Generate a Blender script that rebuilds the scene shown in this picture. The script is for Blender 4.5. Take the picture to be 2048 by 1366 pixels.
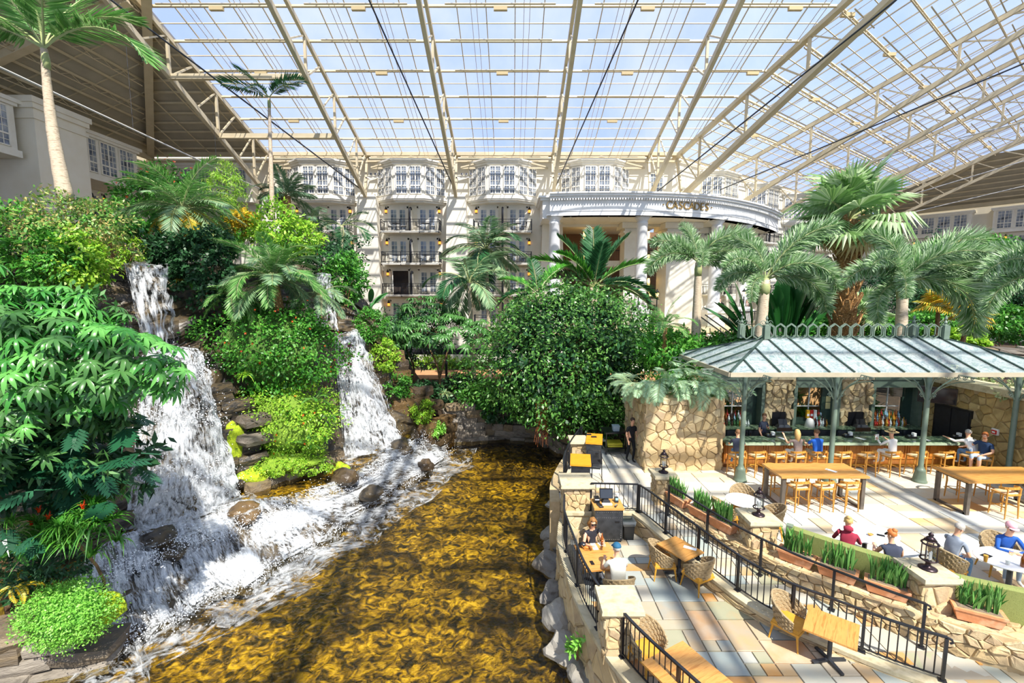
import bpy, bmesh, math, random
from mathutils import Vector, Matrix, noise as mnoise
V = Vector
R_ = math.radians
rng = random.Random(7)
for o in list(bpy.data.objects): bpy.data.objects.remove(o)
scene = bpy.context.scene
COL = scene.collection
# ---------------------------------------------------------------- camera
CAM_H, FPX, PITCH = 6.6, 910.0, R_(6.2)
cam_d = bpy.data.cameras.new('camera'); cam_d.sensor_width = 36; cam_d.lens = FPX / 2048 * 36
cam_d.clip_end = 500
cam = bpy.data.objects.new('camera', cam_d); COL.objects.link(cam)
cam.location = (0, 0, CAM_H); cam.rotation_euler = (R_(90) - PITCH, 0, 0)
scene.camera = cam
_c, _s = math.cos(PITCH), math.sin(PITCH)
def ray(px, py):
 a = (px - 1024) / FPX; b = (683 - py) / FPX
 return V((a, _c + b * _s, -_s + b * _c))
def gz(px, py, z):            # point of the photograph on the level z
 d = ray(px, py); t = (z - CAM_H) / d.z
 return V((d.x * t, d.y * t, z))
def gy(px, py, y):            # point of the photograph at the distance y
 d = ray(px, py); t = y / d.y
 return V((d.x * t, y, CAM_H + d.z * t))
# ---------------------------------------------------------------- light
world = bpy.data.worlds.new('sky'); scene.world = world; world.use_nodes = True
wn = world.node_tree.nodes; wl = world.node_tree.links; wn.clear()
wo = wn.new('ShaderNodeOutputWorld'); wb = wn.new('ShaderNodeBackground')
tc = wn.new('ShaderNodeTexCoord'); nz = wn.new('ShaderNodeTexNoise'); cr = wn.new('ShaderNodeValToRGB')
nz.inputs['Scale'].default_value = 2.6; nz.inputs['Detail'].default_value = 7; nz.inputs['Roughness'].default_value = .62
cr.color_ramp.elements[0].position = .40; cr.color_ramp.elements[0].color = (.42, .58, .95, 1)
cr.color_ramp.elements[1].position = .62; cr.color_ramp.elements[1].color = (.74, .82, .98, 1)
wl.new(tc.outputs['Generated'], nz.inputs['Vector']); wl.new(nz.outputs['Fac'], cr.inputs['Fac'])
wl.new(cr.outputs['Color'], wb.inputs['Color']); wl.new(wb.outputs['Background'], wo.inputs['Surface'])
wb.inputs['Strength'].default_value = .82
sun_d = bpy.data.lights.new('sun', 'SUN'); sun_d.energy = 6.2; sun_d.angle = R_(.6); sun_d.color = (1, .955, .87)
sun = bpy.data.objects.new('sun', sun_d); COL.objects.link(sun)
sun.rotation_euler = V((.34, -.74, 1)).to_track_quat('Z', 'Y').to_euler(); sun.location = (10, -20, 60)
scene.view_settings.view_transform = 'Standard'; scene.view_settings.look = 'None'
scene.view_settings.gamma = 1; scene.view_settings.use_curve_mapping = False
scene.view_settings.exposure = 0.5
scene.cycles.transparent_max_bounces = 16
# ---------------------------------------------------------------- materials
def lin(h):
 if isinstance(h, (tuple, list)): return tuple(h[:3]) + (1,)
 h = h.lstrip('#'); r = []
 for i in (0, 2, 4):
  c = int(h[i:i+2], 16) / 255
  r.append(c / 12.92 if c <= .04045 else ((c + .055) / 1.055) ** 2.4)
 return tuple(r) + (1,)
MATS = {}
def M(name, *cols, scale=4, rough=.6, metal=0, bump=0, bscale=None, src='noise', trans=0, spec=.5, stretch=(1, 1, 1), lo=.32, hi=.68, emit=0, coat=0, detail=4, const=False, mixn=0):
 """procedural material. src: noise | island | object (where the colour varies from piece to piece)"""
 if name in MATS: return MATS[name]
 m = bpy.data.materials.new(name); m.use_nodes = True; MATS[name] = m
 nt = m.node_tree; N = nt.nodes; L = nt.links
 b = N['Principled BSDF']; out = N['Material Output']
 b.inputs['Roughness'].default_value = rough; b.inputs['Metallic'].default_value = metal
 b.inputs['Specular IOR Level'].default_value = spec
 if coat: b.inputs['Coat Weight'].default_value = coat; b.inputs['Coat Roughness'].default_value = .12
 cols = [lin(c) for c in cols]
 t = N.new('ShaderNodeTexCoord'); mp = N.new('ShaderNodeMapping'); mp.inputs['Scale'].default_value = stretch
 L.new(t.outputs['Object'], mp.inputs['Vector'])
 colout = None
 def ramp(fac):
  r = N.new('ShaderNodeValToRGB'); e = r.color_ramp.elements
  if const: r.color_ramp.interpolation = 'CONSTANT'
  n = len(cols)
  while len(e) < n: e.new(.5)
  for i in range(n):
   e[i].position = (i / n if const else lo + (hi - lo) * i / max(1, n - 1)); e[i].color = cols[i]
  L.new(fac, r.inputs['Fac']); return r.outputs['Color']
 if len(cols) == 1:
  b.inputs['Base Color'].default_value = cols[0]
 else:
  nzt = N.new('ShaderNodeTexNoise'); nzt.inputs['Scale'].default_value = scale; nzt.inputs['Detail'].default_value = detail
  L.new(mp.outputs['Vector'], nzt.inputs['Vector'])
  if src == 'noise': colout = ramp(nzt.outputs['Fac'])
  else:
   if src == 'island': f = N.new('ShaderNodeNewGeometry').outputs['Random Per Island']
   else: f = N.new('ShaderNodeObjectInfo').outputs['Random']
   if mixn:
    ma = N.new('ShaderNodeMath'); ma.operation = 'MULTIPLY_ADD'
    mb_ = N.new('ShaderNodeMath'); mb_.operation = 'SUBTRACT'; mb_.inputs[1].default_value = .5
    L.new(nzt.outputs['Fac'], mb_.inputs[0]); L.new(mb_.outputs[0], ma.inputs[0]); ma.inputs[1].default_value = mixn
    L.new(f, ma.inputs[2]); f = ma.outputs[0]
   if not const: pass
   colout = ramp(f)
  L.new(colout, b.inputs['Base Color'])
 if bump:
  nb = N.new('ShaderNodeTexNoise'); nb.inputs['Scale'].default_value = bscale or scale * 4; nb.inputs['Detail'].default_value = 3
  L.new(mp.outputs['Vector'], nb.inputs['Vector'])
  bp = N.new('ShaderNodeBump'); bp.inputs['Strength'].default_value = bump; bp.inputs['Distance'].default_value = .05
  L.new(nb.outputs['Fac'], bp.inputs['Height']); L.new(bp.outputs['Normal'], b.inputs['Normal'])
 if emit:
  b.inputs['Emission Color'].default_value = cols[0]; b.inputs['Emission Strength'].default_value = emit
 if trans:
  tr = N.new('ShaderNodeBsdfTranslucent'); mx = N.new('ShaderNodeMixShader'); mx.inputs[0].default_value = trans
  if colout:
   L.new(colout, tr.inputs['Color'])
  else: tr.inputs['Color'].default_value = cols[0]
  L.new(b.outputs[0], mx.inputs[1]); L.new(tr.outputs[0], mx.inputs[2]); L.new(mx.outputs[0], out.inputs['Surface'])
 return m
def glassy(name, tint, gloss=.12, rough=.03, transl=0, transl_col=(1, 1, 1), noise_amt=None, bump=0, fmul=.8):
 """thin pane: mostly see-through, some reflection, some milkiness"""
 m = bpy.data.materials.new(name); m.use_nodes = True; MATS[name] = m
 N = m.node_tree.nodes; L = m.node_tree.links; N.remove(N['Principled BSDF']); out = N['Material Output']
 t = N.new('ShaderNodeBsdfTransparent'); t.inputs['Color'].default_value = lin(tint)
 g = N.new('ShaderNodeBsdfGlossy'); g.inputs['Roughness'].default_value = rough
 mx = N.new('ShaderNodeMixShader')
 fr = N.new('ShaderNodeLayerWeight'); fr.inputs['Blend'].default_value = .5
 pw = N.new('ShaderNodeMath'); pw.operation = 'POWER'; pw.inputs[1].default_value = 5
 mu = N.new('ShaderNodeMath'); mu.operation = 'MULTIPLY_ADD'; mu.inputs[1].default_value = fmul; mu.inputs[2].default_value = gloss
 mu.use_clamp = True
 L.new(fr.outputs['Facing'], pw.inputs[0]); L.new(pw.outputs[0], mu.inputs[0]); L.new(mu.outputs[0], mx.inputs[0])
 base = t.outputs[0]
 if transl:
  d = N.new('ShaderNodeBsdfTranslucent'); d.inputs['Color'].default_value = lin(transl_col)
  m2 = N.new('ShaderNodeMixShader'); m2.inputs[0].default_value = transl
  L.new(t.outputs[0], m2.inputs[1]); L.new(d.outputs[0], m2.inputs[2]); base = m2.outputs[0]
  if noise_amt:
   tcx = N.new('ShaderNodeTexCoord'); nn = N.new('ShaderNodeTexNoise'); nn.inputs['Scale'].default_value = noise_amt; nn.inputs['Detail'].default_value = 5
   rr = N.new('ShaderNodeMapRange'); rr.inputs['From Min'].default_value = .35; rr.inputs['From Max'].default_value = .65
   rr.inputs['To Min'].default_value = transl * .4; rr.inputs['To Max'].default_value = min(1, transl * 1.5)
   L.new(tcx.outputs['Object'], nn.inputs['Vector']); L.new(nn.outputs['Fac'], rr.inputs['Value']); L.new(rr.outputs[0], m2.inputs[0])
 if bump:
  tcx = N.new('ShaderNodeTexCoord'); nn = N.new('ShaderNodeTexNoise'); nn.inputs['Scale'].default_value = 9; nn.inputs['Detail'].default_value = 3
  bp = N.new('ShaderNodeBump'); bp.inputs['Strength'].default_value = bump; bp.inputs['Distance'].default_value = .02
  L.new(tcx.outputs['Object'], nn.inputs['Vector']); L.new(nn.outputs['Fac'], bp.inputs['Height'])
  L.new(bp.outputs[0], g.inputs['Normal']); L.new(bp.outputs[0], fr.inputs['Normal'])
 L.new(base, mx.inputs[1]); L.new(g.outputs[0], mx.inputs[2]); L.new(mx.outputs[0], out.inputs['Surface'])
 return m
# ---------------------------------------------------------------- objects
def tag(o, label=None, cat=None, group=None, kind=None):
 if label: o['label'] = label
 if cat: o['category'] = cat
 if group: o['group'] = group
 if kind: o['kind'] = kind
 return o
def empty(name, loc=(0, 0, 0), rz=0, parent=None):
 o = bpy.data.objects.new(name, None); COL.objects.link(o); o.location = loc; o.rotation_euler = (0, 0, rz)
 o.empty_display_size = .1
 if parent: o.parent = parent
 return o
def thing(name, label, cat, loc=(0, 0, 0), rz=0, group=None):
 return tag(empty(name, loc, rz), label, cat, group)
def struct(name, loc=(0, 0, 0), rz=0, label=None):
 return tag(empty(name, loc, rz), label, None, None, 'structure')
def inst(name, mesh, parent=None, loc=(0, 0, 0), rot=(0, 0, 0), sc=None, mtx=None):
 o = bpy.data.objects.new(name, mesh); COL.objects.link(o)
 if parent: o.parent = parent
 if mtx is not None: o.matrix_local = mtx
 else:
  o.location = loc; o.rotation_euler = rot
  if sc: o.scale = sc if isinstance(sc, (tuple, list)) else (sc, sc, sc)
 return o
def copy_tree(o, parent=None):
 c = o.copy(); COL.objects.link(c); c.parent = parent
 for ch in [k for k in KIDS(o)]: copy_tree(ch, c)
 return c
def KIDS(o): return list(o.children)
def basis(d, up=(0, 0, 1)):
 d = V(d).normalized(); u = V(up)
 if abs(d.dot(u.normalized())) > .98: u = V((1, 0, 0)) if abs(d.x) < .9 else V((0, 1, 0))
 x = u.cross(d).normalized(); return x, d.cross(x).normalized(), d       # side, up, forward
class MB:
 def __init__(s): s.v = []; s.f = []; s.sm = False
 def add(s, vs, fs):
  n = len(s.v); s.v += [tuple(q) for q in vs]; s.f += [tuple(i + n for i in q) for q in fs]; return s
 def box(s, lo, hi, mtx=None):
  x0, y0, z0 = lo; x1, y1, z1 = hi
  vs = [V(q) for q in ((x0,y0,z0),(x1,y0,z0),(x1,y1,z0),(x0,y1,z0),(x0,y0,z1),(x1,y0,z1),(x1,y1,z1),(x0,y1,z1))]
  if mtx is not None: vs = [mtx @ q for q in vs]
  return s.add(vs, [(0,3,2,1),(4,5,6,7),(0,1,5,4),(1,2,6,5),(2,3,7,6),(3,0,4,7)])
 def cbox(s, c, size, rz=0, rx=0, ry=0):
  m = Matrix.Translation(c) @ Matrix.Rotation(rz, 4, 'Z') @ Matrix.Rotation(ry, 4, 'Y') @ Matrix.Rotation(rx, 4, 'X')
  a, b, d = size[0]/2, size[1]/2, size[2]/2
  return s.box((-a,-b,-d), (a,b,d), m)
 def tbox(s, c, size, top=(.7, .7), rz=0):            # box with a smaller or larger top
  a, b, h = size[0]/2, size[1]/2, size[2]; m = Matrix.Translation(c) @ Matrix.Rotation(rz, 4, 'Z'); p, q = a*top[0], b*top[1]
  vs = [m @ V(k) for k in ((-a,-b,0),(a,-b,0),(a,b,0),(-a,b,0),(-p,-q,h),(p,-q,h),(p,q,h),(-p,q,h))]
  return s.add(vs, [(0,3,2,1),(4,5,6,7),(0,1,5,4),(1,2,6,5),(2,3,7,6),(3,0,4,7)])
 def bar(s, p, q, w, h=None, up=(0, 0, 1)):
  h = h or w; p = V(p); q = V(q); x, u, d = basis(q - p, up); x *= w/2; u *= h/2
  vs = [p-x-u, p+x-u, p+x+u, p-x+u, q-x-u, q+x-u, q+x+u, q-x+u]
  return s.add(vs, [(0,3,2,1),(4,5,6,7),(0,1,5,4),(1,2,6,5),(2,3,7,6),(3,0,4,7)])
 def tube(s, pts, r, n=6, cap=True, rot=0):
  pts = [V(p) for p in pts]; k = len(pts); rs = r if isinstance(r, (list, tuple)) else [r]*k
  n0 = len(s.v); px = None
  for i, p in enumerate(pts):
   d = (pts[min(i+1,k-1)] - pts[max(i-1,0)])
   if d.length < 1e-9: d = V((0,0,1))
   d.normalize()
   if px is None: x, u, _ = basis(d)
   else:
    x = px - d * px.dot(d)
    x = x.normalized() if x.length > 1e-6 else basis(d)[0]
    u = d.cross(x)
   px = x
   for j in range(n):
    a = 2*math.pi*j/n + rot; q = p + (x*math.cos(a) + u*math.sin(a))*rs[i]; s.v.append((q.x,q.y,q.z))
  for i in range(k-1):
   for j in range(n):
    a = n0+i*n+j; b = n0+i*n+(j+1)%n; s.f.append((a,b,b+n,a+n))
  if cap: s.f.append(tuple(n0+j for j in reversed(range(n)))); s.f.append(tuple(n0+(k-1)*n+j for j in range(n)))
  return s
 def lathe(s, prof, c=(0,0,0), n=12, cap=True):
  n0 = len(s.v); c = V(c)
  for r, z in prof:
   for j in range(n):
    a = 2*math.pi*j/n; s.v.append((c.x+r*math.cos(a), c.y+r*math.sin(a), c.z+z))
  for i in range(len(prof)-1):
   for j in range(n):
    a = n0+i*n+j; b = n0+i*n+(j+1)%n; s.f.append((a,b,b+n,a+n))
  if cap: s.f.append(tuple(n0+j for j in reversed(range(n)))); s.f.append(tuple(n0+(len(prof)-1)*n+j for j in range(n)))
  return s
 def prism(s, poly, z0, z1):
  n = len(poly); n0 = len(s.v)
  for z in (z0, z1):
   for p in poly: s.v.append((p[0], p[1], z))
  s.f.append(tuple(n0+i for i in reversed(range(n)))); s.f.append(tuple(n0+n+i for i in range(n)))
  for i in range(n): j = (i+1)%n; s.f.append((n0+i,n0+j,n0+n+j,n0+n+i))
  return s
 def ring(s, c, R, r, n=16, k=5, axis='z'):
  n0 = len(s.v); c = V(c)
  for i in range(n):
   a = 2*math.pi*i/n
   for j in range(k):
    b = 2*math.pi*j/k; q = (R + r*math.cos(b)); p = V((q*math.cos(a), q*math.sin(a), r*math.sin(b)))
    if axis == 'y': p = V((p.x, p.z, p.y))
    s.v.append(tuple(c+p))
  for i in range(n):
   for j in range(k):
    s.f.append((n0+i*k+j, n0+((i+1)%n)*k+j, n0+((i+1)%n)*k+(j+1)%k, n0+i*k+(j+1)%k))
  return s
 def mesh(s, name, mat=None, smooth=None):
  me = bpy.data.meshes.new(name); me.from_pydata(s.v, [], s.f)
  if mat: me.materials.append(mat)
  if s.sm if smooth is None else smooth: me.shade_smooth()
  me.update(); return me
 def build(s, name, mat, parent=None, loc=(0,0,0), rot=(0,0,0), smooth=False):
  return inst(name, s.mesh(name, mat, smooth), parent, loc, rot)
def fbm(p, sc=1, oct=3):
 return mnoise.fractal(V(p)*sc, 1.0, 2.0, oct)
def bez(pts, n):
 """Catmull-Rom through the points"""
 pts = [V(p) for p in pts]; out = []; k = len(pts)-1
 for i in range(n+1):
  t = i/n*k; a = min(int(t), k-1); u = t-a
  p0 = pts[max(a-1,0)]; p1 = pts[a]; p2 = pts[a+1]; p3 = pts[min(a+2,k)]
  out.append(.5*((2*p1)+(p2-p0)*u+(2*p0-5*p1+4*p2-p3)*u*u+(3*p1-p0-3*p2+p3)*u**3))
 return out
def polylen(pts):
 return sum((pts[i+1]-pts[i]).length for i in range(len(pts)-1))
def along(pts, d):
 for i in range(len(pts)-1):
  l = (pts[i+1]-pts[i]).length
  if d <= l or i == len(pts)-2: return pts[i].lerp(pts[i+1], d/l if l else 0), (pts[i+1]-pts[i]).normalized()
  d -= l
# ---------------------------------------------------------------- palette
m_plaster = M('cream plaster', '#ebe1c8', '#f0e8d2', scale=1.2, rough=.8)
m_trim = M('ivory trim', '#f0ead9', '#e9e1cd', scale=2, rough=.6)
m_white = M('white paint', '#f4f2ec', '#ebe8e0', scale=2, rough=.5)
m_steel = M('cream steel', '#d6c5a0', '#cab892', scale=1.5, rough=.5)
m_deck = M('metal deck', '#a89f8a', '#b8af98', scale=.8, rough=.7)
m_cable = M('dark cable', '#3a3c40', rough=.4)
m_black = M('black iron', '#17181b', '#22242a', scale=6, rough=.45)
m_winglass = M('window glass', '#3d4450', '#7e8894', '#b9bcb8', scale=1.1, rough=.08, spec=.8, lo=.36, hi=.66)
m_room = M('dark room', '#2b2420', '#4a3c30', scale=1, rough=.8)
m_roofglass = glassy('roof glass', '#f2f4fb', gloss=0, fmul=.1, transl=.07, transl_col=(.78, .84, 1))
m_clearglass = glassy('clear glass', '#f2f5f5', gloss=.06)
m_green = M('grey green paint', '#5f6f60', '#6b7b6c', scale=5, rough=.45)
m_dkgreen = M('dark green paint', '#2c3f36', '#35493e', scale=5, rough=.4)
m_oak = M('honey oak', '#bf8440', '#cc944c', '#b07634', scale=3, rough=.4, stretch=(1, 9, 9), coat=.2, src='noise')
m_oak2 = M('pale oak', '#d8a555', '#e8bd72', scale=4, rough=.45, stretch=(8, 1, 8))
m_stoolwood = M('teak', '#cf9642', '#bd8434', '#dca652', scale=6, rough=.45, stretch=(2, 2, .5))
m_cushion = M('beige webbing', '#d9b88a', '#e2c59c', scale=40, rough=.8)
m_bar = M('bar panel wood', '#a5611f', '#bd7a30', scale=3, rough=.35, stretch=(4, 4, 1), coat=.2)
m_granite = M('green granite', '#37493a', '#5d7258', '#93a084', scale=9, rough=.12, detail=8)
m_wicker = M('wicker', '#b8a27c', '#a38c66', '#c7b38e', scale=30, rough=.75, bump=.6)
m_chairleg = M('chair leg wood', '#c08a28', '#cf9a38', scale=8, rough=.5)
m_marble = M('white marble', '#f3f1ee', '#e5e4e4', scale=3, rough=.2)
m_iron = M('gunmetal', '#3a3d42', '#4a4d53', '#33363b', scale=3, rough=.4, metal=.6)
m_tableiron = M('table iron', '#6f665c', '#5b544d', scale=5, rough=.5, metal=.4)
m_capstone = M('capstone', '#b9ab8a', '#c6b998', '#ab9d7c', scale=5, rough=.75, bump=.15)
m_mortar = M('mortar', '#b29a72', '#c4ad86', scale=6, rough=.9)
m_stone = M('tan fieldstone', '#9a8460', '#b89f74', '#c9b184', '#ab9474', '#d0bd94', src='object', rough=.85, bump=.5, bscale=9, lo=0, hi=1, mixn=.55, scale=3)
m_stone_w = M('golden fieldstone', '#a88b52', '#bda066', '#8e7748', '#c4aa72', '#9b8358', src='object', rough=.85, bump=.4, bscale=9, lo=0, hi=1, mixn=.5, scale=3)
m_rock = M('wet rock', '#211f1c', '#3b352d', '#574a34', '#2c2925', scale=1.6, rough=.45, bump=.6, bscale=5)
m_ledge = M('ledge stone', '#6f675d', '#8b8276', '#574f46', '#7b6a50', src='object', rough=.6, bump=.6, bscale=6, lo=0, hi=1, mixn=.7, scale=2.5)
m_wetstone = M('wet ochre stone', '#4a3a26', '#6b5434', '#3a3128', '#5a4a34', src='object', rough=.4, bump=.6, bscale=6, lo=0, hi=1, mixn=.8, scale=2.5)
m_boulder = M('grey boulder', '#7d786f', '#9b958a', '#68625a', src='object', rough=.7, bump=.5, bscale=6, lo=0, hi=1, mixn=.7, scale=3)
m_moss = M('bright moss', '#7f9a14', '#a4b81f', '#5f7d12', scale=6, rough=.9, bump=.6, bscale=30)
m_soil = M('soil', '#4a3826', '#2f2519', scale=3, rough=.95, bump=.4)
m_path = M('path', '#b98a62', '#a87850', scale=3, rough=.9)
m_flag = M('flagstone', '#98a09a', '#b8ab94', '#a9a89e', '#8b9694', '#b4966c', '#a69e88', '#98977c', '#bd8746', '#bfb8a8', src='object', rough=.6, bump=.12, bscale=6, lo=0, hi=1, mixn=.16, scale=2.2)
m_flag_hi = M('pale flagstone', '#bebcb3', '#cac1ae', '#c4c5bf', '#b0b3ae', '#c9b38f', '#cbc4b4', '#bcb8a6', '#cba771', '#d2ccbe', src='object', rough=.55, bump=.1, bscale=6, lo=0, hi=1, mixn=.16, scale=2.2)
m_grout = M('grout', '#9a9180', rough=.9)
m_terra = M('terracotta', '#d9976a', '#c98658', '#e2ac86', scale=5, rough=.8)
m_bench = M('olive fabric', '#7f8748', '#8c9454', '#727a3e', scale=60, rough=.9, bump=.4, bscale=200)
m_benchtrim = M('bench edge', '#6f7c68', rough=.7)
m_lantern = M('bronze', '#33282a', '#43363a', scale=6, rough=.35, metal=.7)
m_flame = M('lamp glow', (1, .62, .18), emit=4)
m_amber = M('amber lamp', (1, .42, .05), emit=1.2)
m_skin = M('skin', '#e0ac8a', '#d59f7e', scale=8, rough=.55)
m_skin2 = M('tanned skin', '#c98f6a', '#bd8460', scale=8, rough=.55)
m_paper = M('paper', '#f5f4f0', rough=.8)
m_blackplastic = M('black plastic', '#15161a', rough=.3)
# leaves
def leafmat(name, *cols, rough=.42, trans=.28, spec=.4): return M(name, *cols, src='island', lo=0, hi=1, rough=rough, trans=trans, spec=spec)
m_l_ficus = leafmat('ficus leaf', '#2f5a20', '#44782c', '#5f963e', '#386626', '#86b45c', rough=.38)
m_l_scheff = M('schefflera leaf', '#34782a', '#4d983c', '#70b456', '#3f8432', src='object', lo=0, hi=1, rough=.28, trans=.25, spec=.6)
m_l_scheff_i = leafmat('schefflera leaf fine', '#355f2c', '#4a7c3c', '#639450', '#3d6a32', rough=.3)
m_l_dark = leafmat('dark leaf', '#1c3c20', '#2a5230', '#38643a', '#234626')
m_l_mid = leafmat('mid green leaf', '#2c6a1f', '#43882a', '#5b9e35', '#357524', '#74ad45')
m_l_lime = leafmat('lime leaf', '#6fa827', '#8fc235', '#b2d14c', '#5d9a24', '#a9c83e', trans=.35)
m_l_bright = leafmat('fresh green leaf', '#7cc042', '#98d25a', '#66ae38', '#b0dd74', trans=.35)
m_l_yellow = leafmat('yellow leaf', '#d9ae22', '#e6c13a', '#b9a02c', '#8f9a2c', trans=.35)
m_l_mixed = leafmat('pale mixed leaf', '#4a8432', '#6fa348', '#94b45e', '#b9b56a', '#5a9238', '#c9a86a', '#4a8432')
m_l_palm = leafmat('palm leaflet', '#3f7632', '#5f9846', '#86b262', '#4b863c', '#a4c67e')
m_l_palmgrey = leafmat('silvery palm leaflet', '#557a56', '#769a6c', '#94b284', '#638660', '#adc498')
m_l_palmdark = leafmat('deep palm leaflet', '#1e4628', '#2c5e34', '#3c7242', '#24502c')
m_l_fox = leafmat('foxtail leaflet', '#4a7640', '#6a9656', '#98b880', '#c2d6ae', '#56824a', '#dce8cc')
m_l_fan = leafmat('fan leaf', '#64904a', '#88ac6a', '#a6c08c', '#759c56', '#c0d0a8')
m_l_fern = leafmat('fern leaflet', '#8fb48c', '#a9c9a2', '#c3dab4', '#78a377', '#b6d0a0')
m_l_goldfan = leafmat('golden fan leaf', '#a9b83a', '#d0b83a', '#e0a832', '#8fae3a')
m_l_orange = leafmat('yellowing leaflet', '#d9a91c', '#e8be2c', '#a8a830', '#7a9a34')
m_l_banana = M('broad leaf', '#2d6b30', '#3f8340', '#24592a', '#558f4e', src='object', lo=0, hi=1, rough=.35, trans=.25)
m_l_snake = leafmat('snake plant leaf', '#3b6f35', '#538a3f', '#6fa252', '#2f5c2e', trans=.1)
m_l_red = leafmat('red flower', '#d8431a', '#e8651c', '#c2361a')
m_l_purple = leafmat('purple leaf', '#4a2a34', '#5e3a40')
m_trunk = M('grey palm trunk', '#b5a189', '#cdbca4', '#9a866e', scale=5, rough=.85, bump=.4, stretch=(1, 1, 6))
m_trunk2 = M('shaggy trunk', '#c79a5e', '#8a5f34', '#e0bd84', scale=14, rough=.9, bump=.8)
m_bark = M('brown bark', '#6b4f36', '#8a6b4a', '#54402c', scale=6, rough=.9, bump=.5, stretch=(1, 1, .3))
m_frond_stem = M('frond stem', '#8a9a5e', '#a3a274', scale=5, rough=.6)
# ================================================================ HOTEL
WALL_Y, EAVE_Z, SL = 43.0, 18.9, .33
C1 = V((14.8, 42.6, 0)); E2 = V((.809, .588, 0)); N2 = V((.588, -.809, 0)); RZ2 = math.atan2(.588, .809)
CORNER_R = C1 + E2 * 54
def wall(name, p, q, z0, z1, t=.4, mat=None):
 p = V((p[0], p[1], 0)); q = V((q[0], q[1], 0)); mb = MB(); n = (q - p).normalized(); nn = V((-n.y, n.x, 0)) * t
 mb.prism([p, q, q + nn, p + nn], z0, z1)
 return tag(mb.build(name, mat or m_plaster), None, None, None, 'structure')
tag(wall('wall_back', (-33, WALL_Y), (3.2, WALL_Y), -3, 18.8), 'cream plaster back wall of the hotel')
tag(wall('wall_back_upper', (3.2, WALL_Y), (15.2, WALL_Y), 12.6, 18.8), 'cream plaster wall above the curved portico')
tag(wall('wall_left', (-32.9, 0), (-32.9, 44), -3, 18.9), 'cream plaster left wing wall')
p2a = C1 + V((0, .4, 0)); p2b = CORNER_R + V((0, .4, 0))
tag(wall('wall_far', p2a, p2b, -3, 18.8), 'angled cream wing wall behind the tall palms')
tag(wall('wall_right', p2b, p2b + N2 * 45, -3, 18.9), 'cream right wing wall with balconies')
WCACHE = {}
def win_meshes(w, h, cols, rows, low):
 k = (w, h, cols, rows, low)
 if k in WCACHE: return WCACHE[k]
 fr = MB(); b = .07
 fr.box((-w/2-.05, -.06, 0), (-w/2+b-.05+.03, .04, h)); fr.box((w/2-b+.02, -.06, 0), (w/2+.05, .04, h))
 fr.box((-w/2, -.06, 0), (w/2, .04, b)); fr.box((-w/2, -.06, h-b), (w/2, .04, h))
 if low: fr.box((-w/2, -.055, h*.3-.05), (w/2, .04, h*.3+.05))
 fr.box((-.05, -.058, 0), (.05, .04, h))
 for sgn in (-1, 1):
  for i in range(1, cols):
   x = sgn*(.05 + (w/2-.1)*i/cols); fr.box((x-.015, -.045, 0), (x+.015, .03, h))
 zs = []
 z0 = h*.3 if low else .0
 for j in range(1, rows): zs.append(z0 + (h-z0)*j/rows)
 if low: zs.append(h*.15)
 for z in zs: fr.box((-w/2, -.045, z-.015), (w/2, .03, z+.015))
 gl = MB().box((-w/2, -.01, .03), (w/2, .02, h-.03))
 WCACHE[k] = (fr.mesh('window_frame', m_trim), gl.mesh('pane', m_winglass)); return WCACHE[k]
def window(parent, mtx, w=.95, h=2.4, cols=2, rows=4, low=True):
 a, b = win_meshes(w, h, cols, rows, low)
 f = inst('window_frame', a, parent, mtx=mtx); inst('pane', b, parent, mtx=mtx)
WIN_N = [0]; DOOR_N = [0]
def T(x, y, z, rz=0): return Matrix.Translation((x, y, z)) @ Matrix.Rotation(rz, 4, 'Z')
def bay_window(org, rz, zb=15.1, hw=3.15, fw=1.35, dep=1.5, h=2.75, label=None):
 WIN_N[0] += 1
 r = struct('window_%d' % WIN_N[0], org, rz, label)
 def poly(e): return [(-hw-e, 0), (-hw-e, -.15), (-fw-e*.5, -dep-e), (fw+e*.5, -dep-e), (hw+e, -.15), (hw+e, 0)][::-1]
 MB().prism(poly(-.06), zb, zb+h).build('bay_body', m_trim, r)
 mb = MB()
 mb.prism(poly(.1), zb-.25, zb+.05); mb.prism(poly(.02), zb-.38, zb-.25); mb.prism(poly(-.2), zb-.55, zb-.38); mb.build('bay_sill', m_trim, r)
 mb = MB(); mb.prism(poly(.06), zb+h-.08, zb+h+.12); mb.prism(poly(.2), zb+h+.12, zb+h+.25); mb.prism(poly(.3), zb+h+.25, zb+h+.38); mb.build('bay_cornice', m_trim, r)
 for x in (-.62, .62): window(r, T(x, -dep-.0, zb+.15))
 a = math.atan2(dep-.15, hw-fw); L = math.hypot(dep-.15, hw-fw)
 for sgn in (-1, 1):
  for t in (.27, .73):
   x = fw + (hw-fw)*t; y = -dep + (dep-.15)*t
   window(r, T(sgn*x, y, zb+.15, sgn*a), w=.85)
 return r
def flat_window(org, rz, zb, n, w=6.4, dep=1.1, h=2.6):
 WIN_N[0] += 1
 r = struct('window_%d' % WIN_N[0], org, rz)
 MB().box((-w/2, -dep+.06, zb), (w/2, 0, zb+h)).build('bay_body', m_trim, r)
 mb = MB(); mb.box((-w/2-.1, -dep-.1, zb-.4), (w/2+.1, 0, zb)); mb.build('bay_sill', m_trim, r)
 mb = MB(); mb.box((-w/2-.1, -dep-.1, zb+h-.06), (w/2+.1, 0, zb+h+.12)); mb.box((-w/2-.25, -dep-.22, zb+h+.12), (w/2+.25, 0, zb+h+.35)); mb.build('bay_cornice', m_trim, r)
 for i in range(n):
  x = (i - (n-1)/2) * (w-.5)/n; window(r, T(x, -dep+.03, zb+.12), w=(w-.5)/n*.8, h=2.35)
 return r
SC = {}
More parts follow.
